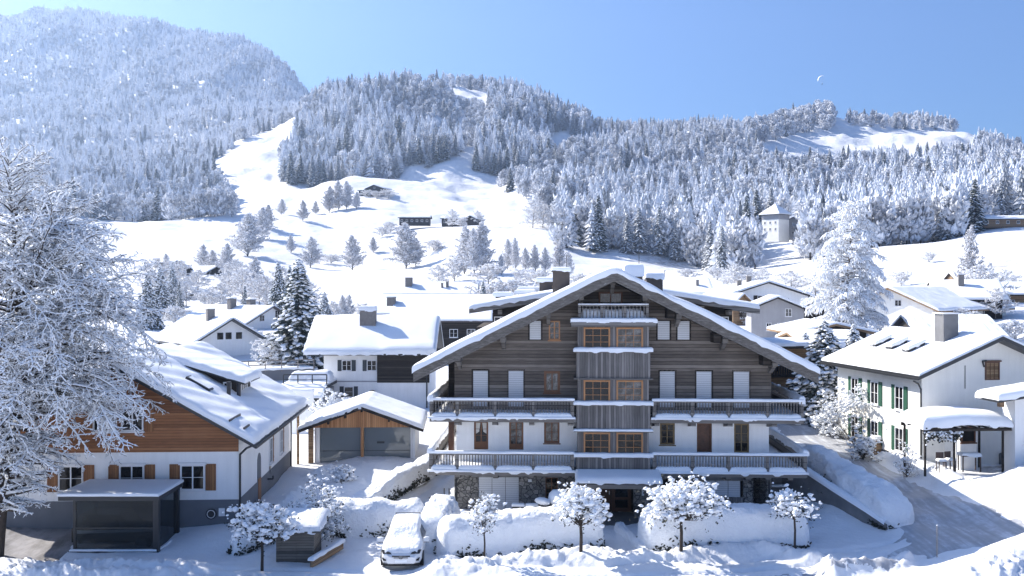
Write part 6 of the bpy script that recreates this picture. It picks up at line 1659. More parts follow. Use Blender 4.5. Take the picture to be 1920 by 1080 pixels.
def pole(name, px, py0, py1, Y, r, label, cat='pole', mat='concrete', lamp=False):
    z0, z1 = Zp(py1, Y), Zp(py0, Y); H = empty(name, (Xp(px, Y), Y, z0), 0, label, cat)
    MB().tube((0,0,-.5), (0,0,z1-z0), r, r*.8, 8).build('shaft', [mat], H)
    if lamp: 
        MB().cbox((0,-.3,z1-z0), (.5,1.0,.25)).build('lamp_head', [mat], H)
        s_ = MB(); blobs(s_, [(0,-.3,z1-z0+.2)], [(.4,.6,.2)], 0, 'ico2', jit=.03); s_.build('snow', ['snow'], H, smooth=True)
    else: 
        s_ = MB(); blobs(s_, [(0,0,z1-z0)], [(r*1.3,r*1.3,r*1.2)], 0, 'ico1', jit=.03); s_.build('cap', ['snow'], H, smooth=True)
pole('marker_post', 1757, 985, 1024, 44.9, .03, 'thin grey marker post at the foot of the lane', 'post')
pole('street_lamp', 1246, 508, 534, 330, .16, 'pale street lamp standing in the snowy field behind the chalet', 'lamp', 'plaster_grey', True)
pole('field_pole', 1267, 516, 534, 340, .10, 'thinner bare pole in the field right of the lamp', 'pole', 'plaster_grey')
# ---- paraglider
def paraglider():
    Y0 = 900.; p = at(1539, 148, Y0); H = empty('paraglider', tuple(p), 0, 'white curved paraglider canopy alone in the blue sky', 'paraglider')
    b = MB(); n = 18; V = []
    for i in range(n+1):
        a = R(70+i*120/n); e = 1-abs(i/n*2-1)**3
        for j, (dy, dz) in enumerate(((-1.2*e, 0), (0, .35*e), (1.4*e, .1), (0, -.15*e))):
            rr = 4.1+dz; V.append((rr*math.cos(a)+1.6, dy, rr*math.sin(a)-1.3))
    F_ = [(i*4+j, i*4+(j+1) % 4, (i+1)*4+(j+1) % 4, (i+1)*4+j) for i in range(n) for j in range(4)]
    b.add(V, F_); b.build('canopy', ['fabric_white'], H)
    ln = MB()
    for i in (1, 6, 12, 17): ln.tube(V[i*4], (1.3,0,-4.3), .04, n=3)
    ln.build('lines', ['fabric_white'], H)
    pi = MB(); blobs(pi, [(1.3,0,-4.6)], [(.45,.6,.7)], 0, 'ico2', jit=.1); pi.build('pilot', ['person_dark'], H)
paraglider()
# ------------------------------------------------------------ trees
def gpt(px, Y, py=None):
    x = Xp(px, Y); return (x, Y, gzb(x, Y)-.05)
# the big beech at the left edge
def env_big(t): return float(np.interp(t*20.5, [2,3.2,4.5,6,7.5,9,10.5,12,14,16.5,18.5,20.5], [.8,1.2,1.5,1.9,2.5,4.2,6.2,7.2,7.1,5.9,3.6,1.4]))
S = gen_tree(18.6, env_big, z0=.12, nl=235, up=lambda t: .12+.75*t*t, dl=.30, dt=.13, tl=.21, droop=.34, seed=5, trunk=.30, sub_len=.39, wob=.15, lean=(.5, .2), azw=(-.25, .40))
big_H, _ = snow_tree('big_beech', S, 'bark', 'snow_soft', 1.0, .025, loc=(-23.2, 45.4, .2), label='huge broad tree with every twig under snow filling the left edge', cat='tree', min_r=.011)
# small street trees carrying snow
def street_tree(px, py, Y, H, R_, zc, seed, label, **kw):
    P = laden_parts(seed, H, R_, zc, **kw); x = Xp(px, Y)
    return place_laden(P, 'street_tree', (x, Y, max(gz(x, Y)-.1, Zp(py, Y)-.05)), label)
street_tree(491, 1078, 43.8, 3.05, 1.2, 2.2, 1, 'pollarded street tree with a flat snowy crown left of the shed', n_br=20, lump=.14, dark=.65, stem=.075, dense=1.25)
street_tree(908, 1068, 44.8, 2.75, .50, 1.85, 2, 'slim young street tree with a narrow snowy crown, thinnest of the row', n_br=10, lump=.105, dark=.8, stem=.045, dense=1.0)
street_tree(1089, 1052, 45.9, 3.05, 1.0, 2.1, 3, 'round street tree with puffs of snow left of the entrance path', n_br=20, lump=.135, dark=.38, stem=.085, dense=1.25)
street_tree(1277, 1047, 46.2, 3.2, 1.62, 2.3, 4, 'broadest street tree, its forked trunk before the right hedge', n_br=36, lump=.14, dark=.36, stem=.09, dense=1.2)
street_tree(1490, 1031, 47.0, 2.85, .86, 2.1, 7, 'small street tree with topmost snow knobs at the right hedge end', n_br=14, lump=.13, dark=.4, stem=.06, dense=1.0)
def shrub(px, Y, H, R_, label, seed, lump=.11, dark=.6, z=None, dense=1.2, n_br=20, name='shrub', squash=.42):
    P = laden_parts(seed, H, R_, H*squash, n_br=n_br, lump=lump, dark=dark, stem=.05, dense=dense); x = Xp(px, Y)
    return place_laden(P, name, (x, Y, gz(x, Y)-.1 if z is None else z), label, 'shrub')
shrub(590, 49.0, 3.0, 1.75, 'wide snow-flecked bush between the shed and the car hedge', 11, dark=.7, dense=1.3, n_br=26)
shrub(622, 76, 3.4, 1.7, 'domed bush bowed under snow behind the garage', 12, lump=.16, dark=.4, n_br=26, dense=1.3)
shrub(642, 60.5, .9, .5, 'little snowed-over bush in the yard before the garage', 13, lump=.13, dark=.2, n_br=10)
shrub(1600, 67.5, 4.3, 2.0, 'pale frosted bush against the lane house wall', 14, lump=.12, dark=.25, dense=1.3, n_br=28)
shrub(1618, 63.2, 1.8, .7, 'small round bush at the lane house foot below the pale bush', 15, lump=.12, dark=.5, n_br=14)
shrub(1560, 71, 2.4, 1.2, 'low snowy bush beside the dark lane spruce', 16, lump=.14, dark=.3)
shrub(1700, 58.6, 1.9, .8, 'bare twiggy shrub at the corner drain of the lane house', 17, lump=.06, dark=.2, n_br=22, dense=.8)
shrub(1478, 79, 3.0, 1.4, 'snowy bush beneath the right balcony end of the chalet', 18, dark=.6)
# spruces with visible boughs
SP = [spruce_parts(s, H=14, w=w, nb=nb, clump=c, snow=sn, droop=.6) for s, w, nb, c, sn in ((1, .20, 520, .30, .55), (2, .26, 460, .34, .75), (3, .15, 420, .28, .5))]
def spruce_at(k, px, Y, h_px, label, rz=0, wide=1., z=None, name='spruce'):
    x = Xp(px, Y); zz = gzb(x, Y)-.1 if z is None else z; s = h_px*Y/F/14
    return place_spruce(SP[k], name, (x, Y, zz), (s*wide, s*wide, s), rz, label, cat='tree')
spruce_at(0, 560, 128, 212, 'tall dark spruce with snow pads rising between the left houses', .3, 1.6)
spruce_at(0, 522, 190, 112, 'dense spruce behind the tall dark one, to its upper left', 1.3, 1.1)
spruce_at(0, 543, 192, 104, 'dense spruce half hidden by the tall dark spruce', 2.2, 1.0)
spruce_at(1, 608, 165, 88, 'loose spruce just right of the tall dark spruce', .8, 1.1)
spruce_at(2, 459, 205, 52, 'thin dark spruce among frosted trees behind the tiled white house', .1, 1.2)
spruce_at(2, 336, 200, 62, 'small dark spruce by the roof of the attic window house', 2.)
spruce_at(1, 300, 190, 100, 'broad spruce touching the big beech crown above the roofs', 2.7)
spruce_at(1, 322, 215, 80, 'spruce behind the broad one beside the beech crown', .7)
spruce_at(1, 276, 170, 110, 'spruce partly covered by the beech crown edge', 1.7)
spruce_at(1, 1425, 104, 84, 'bluish snowy spruce at the end of the low lodge roof', .4, 1.2)
spruce_at(1, 1447, 112, 70, 'smaller snowy spruce right behind the bluish one', 1.9, 1.1)
spruce_at(1, 1545, 77, 190, 'large dark spruce loaded with snow between chalet and lane house', .9, 1.75)
spruce_at(1, 1510, 84, 140, 'snowy spruce behind the large dark one, toward the chalet roof', 2.9, 1.3)
spruce_at(1, 1600, 84, 150, 'snowy spruce behind the left end of the lane house roof', 1.2, 1.4)
spruce_at(2, 906, 222, 62, 'small spruce standing up right of the long tiled roof', .2, 1.3)
spruce_at(1, 1520, 122, 70, 'fluffy spruce between the brown house and the grey house', .2, 1.1)
# frosted leafless trees: a few kinds, each copied
def env_round(r): return lambda t: r*max(0, math.sin(math.pi*min(1, (t*.82+.16))))**.7
def env_tall(r): return lambda t: r*max(.05, (1-t)**.55*min(1, t*4+.25))
def env_cone(r): return lambda t: r*max(.03, (1-t)**.8*min(1, t*6+.35))
KINDS_ = {
 'round': tree_meshes('r', gen_tree(9, env_round(4.6), .14, 34, .6, .6, .42, .62, .3, seed=21, trunk=.16), fr=.085, min_r=.035, frost='frost', wood='bark_pale'),
 'round2': tree_meshes('r2', gen_tree(9, env_round(3.6), .10, 30, .75, .6, .42, .62, .25, seed=22, trunk=.16), fr=.085, min_r=.035, frost='frost', wood='bark_pale'),
 'tall': tree_meshes('t', gen_tree(14, env_tall(3.6), .02, 64, 1.5, .6, .42, .55, .12, seed=23, trunk=.18), fr=.10, min_r=.05, frost='frost_fine', wood='bark'),
 'tall2': tree_meshes('t2', gen_tree(14, env_tall(4.4), .01, 72, 1.3, .6, .44, .6, .15, seed=24, trunk=.2), fr=.11, min_r=.06, frost='frost_fine', wood='bark'),
 'bush': tree_meshes('b', gen_tree(5, env_round(3.2), .04, 26, .9, .5, .38, .5, .2, seed=25, trunk=.12), fr=.085, min_r=.03, frost='frost', wood='bark_pale'),
}
KH = dict(round=9, round2=9, tall=14, tall2=14, bush=5)
def frost_tree(kind, px, Y, h_px, label, wide=1., rz=None, group=None, z=None):
    x = Xp(px, Y); s = h_px*Y/F/KH[kind]; rz = (px*1.7) % 6.28 if rz is None else rz
    H = empty('frosted_tree', (x, Y, (gzb(x, Y)-.15 if z is None else z)), rz, label, 'tree', group, (s*wide, s*wide, s))
    inst('trunk', KINDS_[kind][0], H); inst('crown', KINDS_[kind][1], H); return H
FT = [
 ('tall2', 466, 455, 82, 'broad bluish frosted tree clump at the left end of the lower meadow', 1.3), ('tall', 492, 520, 62, 'slim frosted tree touching the right side of the broad bluish one', 1.3), ('tall', 503, 560, 45, 'smallest frosted tree right behind the broad bluish one', 1.2),
 ('tall', 583, 450, 58, 'frosted tree on the meadow directly above the tall dark spruce', 1.35), ('tall', 660, 450, 66, 'solitary airy frosted tree left of the road of white above the middle roofs', 1.25),
 ('tall2', 760, 445, 86, 'tall airy frosted tree on the mound above the long tiled roof', 1.15), ('tall', 780, 446, 55, 'frosted tree leaning on the right of the tall airy one', 1.1),
 ('tall', 528, 620, 31, 'small round-topped meadow tree, upper left of two', 1.2), ('tall', 568, 590, 40, 'pointed little meadow tree, lower right of two', 1.1), ('tall', 592, 640, 26, 'tiny tree left of the meadow grove', 1.2),
 ('tall2', 618, 640, 50, 'leftmost tall tree of the meadow grove', .9), ('tall2', 634, 645, 56, 'second tall tree of the meadow grove, the highest', .9), ('tall2', 650, 640, 54, 'third tall tree of the meadow grove', .9), ('tall', 669, 635, 33, 'small separate tree at the right end of the meadow grove', 1.1),
 ('tall2', 872, 335, 92, 'big many-stemmed frosted tree above the left chalet eave, left one', .9), ('tall2', 902, 338, 96, 'big many-stemmed frosted tree above the left chalet eave, right one', .9), ('tall', 888, 330, 88, 'frosted tree wedged between the two big many-stemmed ones', .8),
 ('round', 822, 300, 42, 'round frosted bush-tree left of the many-stemmed trees', 1.0), ('bush', 852, 310, 40, 'frosted bush at the feet of the many-stemmed trees', 1.0),
 ('tall', 952, 355, 58, 'frosted tree with thin stem, left of the little row above the chalet', .9), ('tall', 966, 350, 62, 'frosted tree with bare lower stem in the little row above the chalet', .7), ('tall', 985, 345, 46, 'third frosted tree of the little row above the chalet', .9), ('tall', 1003, 345, 52, 'fourth frosted tree of the little row above the chalet', .8),
 ('tall', 1022, 345, 48, 'fifth frosted tree of the little row above the chalet', .9), ('tall2', 1050, 352, 62, 'broad frosted tree above the dark chimney', .8), ('tall', 1066, 330, 50, 'frosted tree closing the little row above the chimney', .8),
 ('round2', 848, 552, 34, 'frosted tree before the dark meadow farmhouse', 1.0), ('round2', 896, 555, 30, 'frosted tree at the gable of the meadow barn', 1.0), ('bush', 866, 540, 18, 'frosted bush under the dark meadow farmhouse', 1.3), ('bush', 732, 555, 20, 'frosted bush left of the long meadow farmhouse', 1.1), ('bush', 716, 545, 18, 'frosted bush a little farther left of the long meadow farmhouse', 1.2),
 ('bush', 728, 690, 16, 'frosted bush right of the lone dark chalet', 1.6), ('bush', 706, 690, 13, 'low frosted bush before the lone dark chalet', 1.5),
 ('round2', 1000, 520, 52, 'rounded frosted tree left of the tall wood edge, left one', 1.0), ('round2', 1018, 525, 48, 'rounded frosted tree left of the tall wood edge, right one', .9), ('round2', 1036, 520, 44, 'rounded frosted tree against the tall wood edge', .9),
 ('round', 1378, 268, 52, 'wide cloud-like frosted tree above the white gabled house', 1.15), ('round', 1402, 275, 44, 'second cloud-like frosted tree half behind the wide one', 1.0), ('round', 1483, 262, 44, 'wide low frosted tree left of the weeping larch', 1.3), ('bush', 1130, 300, 24, 'frosted bush peeping over the left of the chalet ridge', 2.), ('bush', 1155, 300, 22, 'frosted bush peeping over the right of the chalet ridge', 2.),
 ('round2', 430, 235, 55, 'frosted tree in the town grove left of the thin dark spruce', 1.2), ('round2', 455, 230, 62, 'frosted tree in the town grove behind the thin dark spruce', 1.2), ('round', 485, 225, 58, 'frosted tree in the town grove right of the thin dark spruce', 1.0), ('round', 412, 215, 44, 'frosted tree in the town grove nearest the dark hut', 1.1), ('tall', 382, 310, 50, 'frosted tree behind the farmstead roof', 1.2), ('tall', 398, 305, 44, 'second frosted tree behind the farmstead roof', 1.2),
 ('round', 625, 185, 48, 'frosted tree right of the loose spruce', .9), ('tall', 642, 190, 56, 'thin-crowned frosted tree at the left roof corner of the white house', .9), ('bush', 645, 172, 26, 'frosted bush at the roof edge of the white house', 1.3), ('round2', 593, 180, 46, 'frosted tree behind the tall dark spruce, right side', 1.), ('round2', 500, 210, 66, 'frosted tree left of the dense spruces', 1.),
 ('round', 508, 126, 72, 'large frosted tree leaning over the parking deck', 1.0), ('bush', 470, 150, 34, 'frosted bush before the twin-chimney house', 1.0), ('round2', 425, 152, 30, 'small frosted tree in front of the twin-chimney roof', 1.),
 ('round', 350, 215, 52, 'frosted tree between the small dark spruce and the hut', 1.1), ('round', 372, 250, 40, 'frosted tree below the farmstead', 1.2), ('round', 292, 235, 74, 'frosted tree above the flat shed roof', 1.), ('tall', 310, 262, 60, 'frosted tree left of the farmstead', 1.),
 ('round2', 1480, 105, 84, 'pale frosted tree right of the bluish spruce', 1.05), ('round2', 1500, 118, 70, 'pale frosted tree behind, touching the dark timber house', 1.), ('bush', 1450, 100, 46, 'frosted bush below the bluish spruce', 1.1), ('bush', 1515, 104, 40, 'frosted bush above the long wing roof', 1.1), ('bush', 1400, 165, 26, 'frosted bush below the pointed porches', 1.3), ('round2', 1340, 205, 36, 'frosted bush-tree left of the pointed porches', .9),
 ('tall', 1822, 185, 150, 'tall slim frosted tree above the upper right roofs', .62), ('round', 1838, 165, 92, 'wide frosted tree in front of the slim one', 1.1), ('round', 1868, 150, 60, 'frosted tree over the far right house chimney', 1.0), ('tall2', 1856, 178, 85, 'darker frosted tree beside the wide one', .7), ('bush', 1903, 118, 44, 'frosted bush behind the lane house ridge', 1.2), ('bush', 1742, 300, 18, 'frosted bush right of the grey barn', 1.2), ('bush', 1690, 255, 26, 'frosted bush below the grey barn', 1.3),
 ('bush', 925, 232, 50, 'frosted bush mass right of the small spruce', 1.4), ('bush', 965, 240, 46, 'frosted bush mass left of the roof boxes', 1.5), ('round2', 1745, 128, 30, 'small frosted bush by the loggia of the upper right house', 1.0),
 ('round', 318, 245, 60, 'frosted tree just left of the farmstead annex', 1.), ('round2', 336, 255, 52, 'frosted tree before the farmstead annex', 1.1), ('tall', 425, 300, 62, 'tall frosted tree right of the farmstead gable', 1.2), ('round', 442, 262, 56, 'frosted tree between the farmstead and the dense spruces', 1.1), ('tall2', 478, 255, 70, 'leggy frosted tree over the town grove', .9), ('round2', 530, 240, 66, 'frosted tree behind the dense spruces', 1.), ('bush', 396, 205, 36, 'frosted bush on the tiled white house roofline', 1.3), ('bush', 330, 178, 34, 'frosted bush above the attic window house roof', 1.3), ('round', 575, 215, 60, 'frosted tree peeping right of the tall dark spruce', 1.), ('tall', 655, 205, 44, 'slim frosted tree over the white house roof', 1.), ('bush', 682, 210, 24, 'frosted bush over the white house ridge', 1.4),
 ('tall', 940, 330, 40, 'short frosted tree starting the little row above the chalet', .9), ('bush', 975, 300, 26, 'frosted bush under the little row above the chalet', 1.4), ('bush', 1010, 290, 30, 'frosted bush behind the dark chimney, left', 1.5), ('bush', 1085, 290, 26, 'frosted bush behind the dark chimney, right', 1.6), ('bush', 915, 300, 34, 'frosted bush joining the many-stemmed trees on the right', 1.4),
 ('bush', 1180, 330, 20, 'frosted bush at the field edge behind the snowed chimneys', 1.8), ('bush', 1290, 335, 18, 'frosted bush at the field edge near the bare pole', 1.8), ('bush', 1345, 330, 22, 'frosted bush at the field edge left of the cloud-like trees', 1.6), ('round2', 1430, 300, 36, 'frosted tree between the cloud-like pair and the wide low tree', 1.1), ('bush', 1530, 245, 36, 'frosted bush at the foot of the weeping larch', 1.5), ('bush', 1655, 200, 34, 'frosted bush right of the weeping larch foot', 1.3), ('round', 1885, 205, 50, 'frosted tree above the blue-shaded roof at the edge', 1.1), ('bush', 1800, 142, 34, 'frosted bush before the broad rippled roof', 1.4), ('bush', 1640, 150, 40, 'frosted bush against the white loggia house wall', 1.1),
 ('tall', 545, 480, 34, 'young frosted tree on the lower meadow path', 1.2), ('tall', 700, 500, 30, 'young frosted tree between the solitary and the tall airy tree', 1.2), ('bush', 620, 470, 16, 'frosted bush on the lower meadow bank', 1.8), ('bush', 812, 470, 20, 'frosted bush right of the tall airy tree', 1.6), ('bush', 690, 700, 12, 'frosted bush left of the lone dark chalet', 1.6),
]
for f in FT: frost_tree(*f)
# the weeping larch
def env_larch(t): return float(np.interp(t, [0,.3,.6,.85,1], [6.2,7.6,6.8,5.0,2.6]))
Sl = gen_tree(27, env_larch, z0=.06, nl=135, up=.22, dl=.6, dt=.42, tl=.95, droop=.55, seed=41, trunk=.34, sub_len=.32, hang=1.3, wob=.10)
x_ = Xp(1594, 128); snow_tree('weeping_larch', Sl, 'bark_pale', 'snow_soft', 1., .10, scale=(.74, .74, .72), loc=(x_, 128, gzb(x_, 128)-.3), label='tall weeping larch white with frost towering over the right roofs', cat='tree', min_r=.03)

# ---- woods --------------------------------------------------------------------
def inpoly(px, py, P):
    c = np.zeros(px.shape, bool); n = len(P)
    for i in range(n):
        x0, y0 = P[i]; x1, y1 = P[(i+1) % n]
        if y0 == y1: continue
        k = ((y0 > py) != (y1 > py)) & (px < (x1-x0)*(py-y0)/(y1-y0)+x0); c ^= k
    return c
FSP = [spruce_mesh(s, t, n, w, m) for s, t, n, w, m in ((1,11,9,.15,'spruce_frosted'),(2,12,8,.17,'spruce_snowy'),(3,10,9,.19,'spruce_snowy'),(4,12,9,.135,'spruce_dark'),(5,13,8,.16,'spruce_snowy'))]
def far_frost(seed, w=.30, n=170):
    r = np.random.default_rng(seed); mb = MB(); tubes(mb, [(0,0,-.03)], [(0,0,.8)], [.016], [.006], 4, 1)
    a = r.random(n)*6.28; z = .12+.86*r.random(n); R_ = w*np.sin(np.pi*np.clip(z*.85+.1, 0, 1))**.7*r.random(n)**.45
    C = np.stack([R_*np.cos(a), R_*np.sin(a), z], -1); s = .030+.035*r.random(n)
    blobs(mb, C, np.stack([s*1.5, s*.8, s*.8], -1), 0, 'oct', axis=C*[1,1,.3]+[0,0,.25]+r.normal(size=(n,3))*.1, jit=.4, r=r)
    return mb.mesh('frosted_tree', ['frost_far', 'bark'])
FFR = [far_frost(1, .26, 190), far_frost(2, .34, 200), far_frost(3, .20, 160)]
def mid_spruce(seed, w, mat, nb=230):
    """unit spruce with drooping bough sprays for the front rows of the wood"""
    r = np.random.default_rng(seed); mb = MB(); tubes(mb, [(0,0,-.03)], [(0,0,.97)], [.014], [.003], 5, 2)
    t = (np.arange(nb)+r.random(nb))/nb; t = t**1.1; z = .05+.93*t; L = w*(1-t)**.8*(.7+.5*r.random(nb))+.006; a = np.arange(nb)*2.399+r.normal(size=nb)*.3
    for u, sz in ((.35, .9), (.68, 1.), (.95, .75)):
        C = np.stack([np.cos(a)*L*u, np.sin(a)*L*u, z-L*u*u*.35], -1)+r.normal(size=(nb,3))*.006; s = (.012+.16*L)*sz
        ax_ = np.stack([np.cos(a), np.sin(a), np.full(nb, -.5)], -1)
        blobs(mb, C-[0,0,.006], np.stack([s*1.3, s*.8, s*.34], -1), 1, 'oct', axis=ax_, jit=.4, r=r)
        k = r.random(nb) < (.62 if mat else .8)
        blobs(mb, C[k]+np.array([0,0,.008]), np.stack([s*1.15, s*.75, s*.30], -1)[k], 0, 'oct', axis=ax_[k], jit=.4, r=r)
    return mb.mesh('spruce', ['snow_soft', 'needles_frosted' if not mat else 'needles', 'bark'])
MSP = [mid_spruce(31, .15, 0), mid_spruce(32, .18, 0), mid_spruce(33, .165, 1), mid_spruce(34, .14, 0)]
# woods on the hills: ground polygons given where their foot is seen, then scattered over the slope
POLY = {
 'mountain': dict(P=[(-300,430),(200,395),(330,330),(395,300),(470,275),(555,248),(640,200),(640,100),(-300,-50)], Y=(640, 2480), sp=9.3, n=54000, h=(12,20), fr=.14, minY=lambda px: np.interp(px, [-300,200,330,430,560,640],[640,700,900,1010,1130,1190])),
 'clump': dict(P=[(60,415),(280,418),(440,414),(432,395),(418,360),(400,330),(385,300),(340,285),(250,300),(60,330)], Y=(600, 1050), sp=9, n=1500, h=(15,24), fr=.30, frlow=True),
 'knoll_a': dict(P=[(532,345),(600,352),(680,343),(742,336),(765,312),(810,316),(862,292),(868,278),(800,262),(740,238),(700,215),(690,190),(660,185),(590,190),(560,232),(552,262),(528,300)], Y=(780, 1180), sp=8.3, n=3600, h=(19,28), fr=.06),
 'knoll_mid': dict(P=[(700,205),(740,238),(800,262),(868,278),(900,262),(925,232),(900,205),(850,190),(760,170),(700,175)], Y=(860, 1200), sp=8.6, n=2300, h=(12,17), fr=.85),
 'knoll_top': dict(P=[(560,232),(600,186),(700,170),(760,165),(838,168),(838,186),(760,200),(690,225),(600,240)], Y=(980, 1220), sp=13, n=900, h=(18,27), fr=.12),
 'knoll_b': dict(P=[(886,322),(925,330),(1000,322),(1032,300),(1030,262),(1040,250),(1100,262),(1100,238),(1000,178),(925,178),(915,205),(925,232),(895,270)], Y=(840, 1240), sp=8.3, n=3200, h=(18,26), fr=.08),
 'knoll_back': dict(P=[(835,172),(925,172),(925,160),(835,160)], Y=(1200, 1330), sp=12, n=260, h=(15,20), fr=.3),
 'right_low': dict(P=[(942,352),(985,372),(1008,400),(1050,415),(1060,380),(1062,340),(1100,300),(1090,272),(1040,300),(990,325)], Y=(640, 1080), sp=11, n=900, h=(14,20), fr=.75),
 'right': dict(P=[(1050,465),(1120,472),(1230,478),(1300,500),(1390,520),(1460,500),(1560,480),(1660,466),(1760,462),(1812,455),(1840,425),(1960,405),(2300,400),(2300,240),(1960,275),(1850,262),(1835,262),(1822,285),(1650,302),(1560,312),(1480,308),(1430,292),(1420,266),(1400,240),(1090,236),(1095,262),(1062,340),(1048,400)], Y=(395, 1230), sp=8.0, n=13000, h=(18,28), fr=.18, frlow=True),
 'summit': dict(P=[(1400,262),(1425,270),(1470,262),(1500,252),(1560,245),(1560,215),(1480,215),(1400,235)], Y=(980, 1250), sp=11, n=260, h=(17,24), fr=.9),
 'summit2': dict(P=[(1590,238),(1790,246),(1790,226),(1590,215)], Y=(1130, 1300), sp=11, n=420, h=(13,19), fr=.6),
}
HOLES = [[(1405,436),(1510,436),(1515,505),(1395,505)], [(838,186),(925,192),(922,172),(838,170)], [(1420,445),(1500,446),(1500,432),(1420,428)], [(1395,470),(1520,474),(1500,445),(1430,443)], [(1830,427),(1940,427),(1940,415),(1830,415)]]
def scatter():
    r = np.random.default_rng(99); out = []
    for nm, d in POLY.items():
        y0, y1 = d['Y']; px_lo = min(p[0] for p in d['P']); px_hi = max(p[0] for p in d['P'])
        N = int(d['n']*3.2); Y = np.sqrt(r.random(N)*(y1**2-y0**2)+y0**2); px = px_lo+(px_hi-px_lo)*r.random(N); X = (px-960)*Y/F
        Z = ground_z(X, Y); py = 540-(Z-CH)*F/Y
        k = inpoly(px, py, d['P'])
        if 'minY' in d: k &= Y > d['minY'](px)
        if nm != 'mountain':
            for h in HOLES: k &= ~inpoly(px, py, h)
        if nm == 'mountain':
            for h, q in (([(425,100),(500,116),(530,150),(515,165),(470,150),(425,128)], .35), ([(30,36),(95,30),(110,60),(40,62)], .6)): k &= ~(inpoly(px, py, h) & (r.random(N) > q))
        X, Y, Z, px, py = X[k], Y[k], Z[k], px[k], py[k]
        # spacing on a jittered grid: one tree per cell
        sp = d['sp']*(1 if nm != 'mountain' else 1); cell = {}
        gx = np.floor(X/sp).astype(int); gy = np.floor(Y/sp).astype(int)
        _, ui = np.unique(gx*100003+gy, return_index=True)
        X, Y, Z, px, py = X[ui], Y[ui], Z[ui], px[ui], py[ui]
        n = len(X); h = d['h'][0]+(d['h'][1]-d['h'][0])*r.random(n)
        if nm == 'right': h = h*np.clip(1-.42*np.clip((Y-620)/330, 0, 1), .5, 1)
        fr = np.full(n, d['fr'])
        if d.get('frlow'): fr = np.clip(d['fr']+.22*np.exp(-((py-490)/55)**2)+.5*(fbm(X/60, Y/60, 2) > .22), 0, .9)
        else: fr = np.clip(fr+.4*(fbm(X/70, Y/70, 2) > .25), 0, .95)
        isf = r.random(n) < fr; h = np.where(isf, h*.8, h)
        out.append((nm, X, Y, Z, h, isf, px, py))
    return out
WOODS = scatter()
print('WOOD', {w[0]: len(w[1]) for w in WOODS})
def visible_front():
    """the trees of the woods that show largest: nearest rows, not hidden by nearer ones"""
    A = [np.concatenate([w[i] for w in WOODS]) for i in range(1, 8)]; nm = np.concatenate([[i]*len(w[1]) for i, w in enumerate(WOODS)])
    X, Y, Z, h, isf, px, py = A; hp = h*F/Y
    o = np.argsort(Y); hidden = np.zeros(len(X), bool); top = {}
    for i in o:
        c = int(px[i]//6); t = py[i]-hp[i]
        if t > top.get(c, 9e9)+ -hp[i]*.35: hidden[i] = True
        for cc in range(int((px[i]-hp[i]*.12)//6), int((px[i]+hp[i]*.12)//6)+1): top[cc] = min(top.get(cc, 9e9), t)
    return X, Y, Z, h, isf, px, py, hp, hidden, nm
X, Y, Z, h, isf, px, py, hp, hidden, nm = visible_front()
ok = (~hidden) & (px > 10) & (px < 1910)
names = [w[0] for w in WOODS]
pick = np.zeros(len(X), bool)
for flag, cnt in ((False, 215), (True, 110)):
    k = np.where(ok & (isf == flag))[0]; k = k[np.argsort(-hp[k])][:cnt]; pick[k] = True
REG = {'clump': 'wood edge beside the lower left meadow', 'knoll_a': 'foot of the left half of the knoll wood', 'knoll_mid': 'pale middle of the knoll wood', 'knoll_top': 'crest of the knoll wood', 'knoll_b': 'foot of the right half of the knoll wood',
       'knoll_back': 'far crest behind the knoll meadow', 'right_low': 'frosted slope left of the tall wood edge', 'right': 'edge of the great right-hand wood', 'summit': 'summit meadow rim', 'summit2': 'skyline of the summit meadow', 'mountain': 'lower rim of the mountain forest'}
rr = np.random.default_rng(4)
for i in np.where(pick)[0]:
    reg = REG[names[nm[i]]]; s = float(h[i])
    if names[nm[i]] == 'right':
        reg = 'tall wood edge just right of the knoll meadows' if px[i] < 1170 else ('wood edge above the chalet ridge field' if px[i] < 1390 else ('wood edge round the tower house' if px[i] < 1540 else ('wood edge behind the weeping larch' if px[i] < 1680 else 'wood edge above the upper right field')))
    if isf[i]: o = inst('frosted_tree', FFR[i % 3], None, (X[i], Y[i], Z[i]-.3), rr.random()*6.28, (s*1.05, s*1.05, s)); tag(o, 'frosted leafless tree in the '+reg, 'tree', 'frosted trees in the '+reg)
    else:
        w_ = .95+.4*rr.random(); o = inst('spruce', MSP[i % 4], None, (X[i], Y[i], Z[i]-.3), rr.random()*6.28, (s*w_, s*w_, s)); tag(o, 'snow-dusted spruce in the '+reg, 'tree', 'spruces in the '+reg)
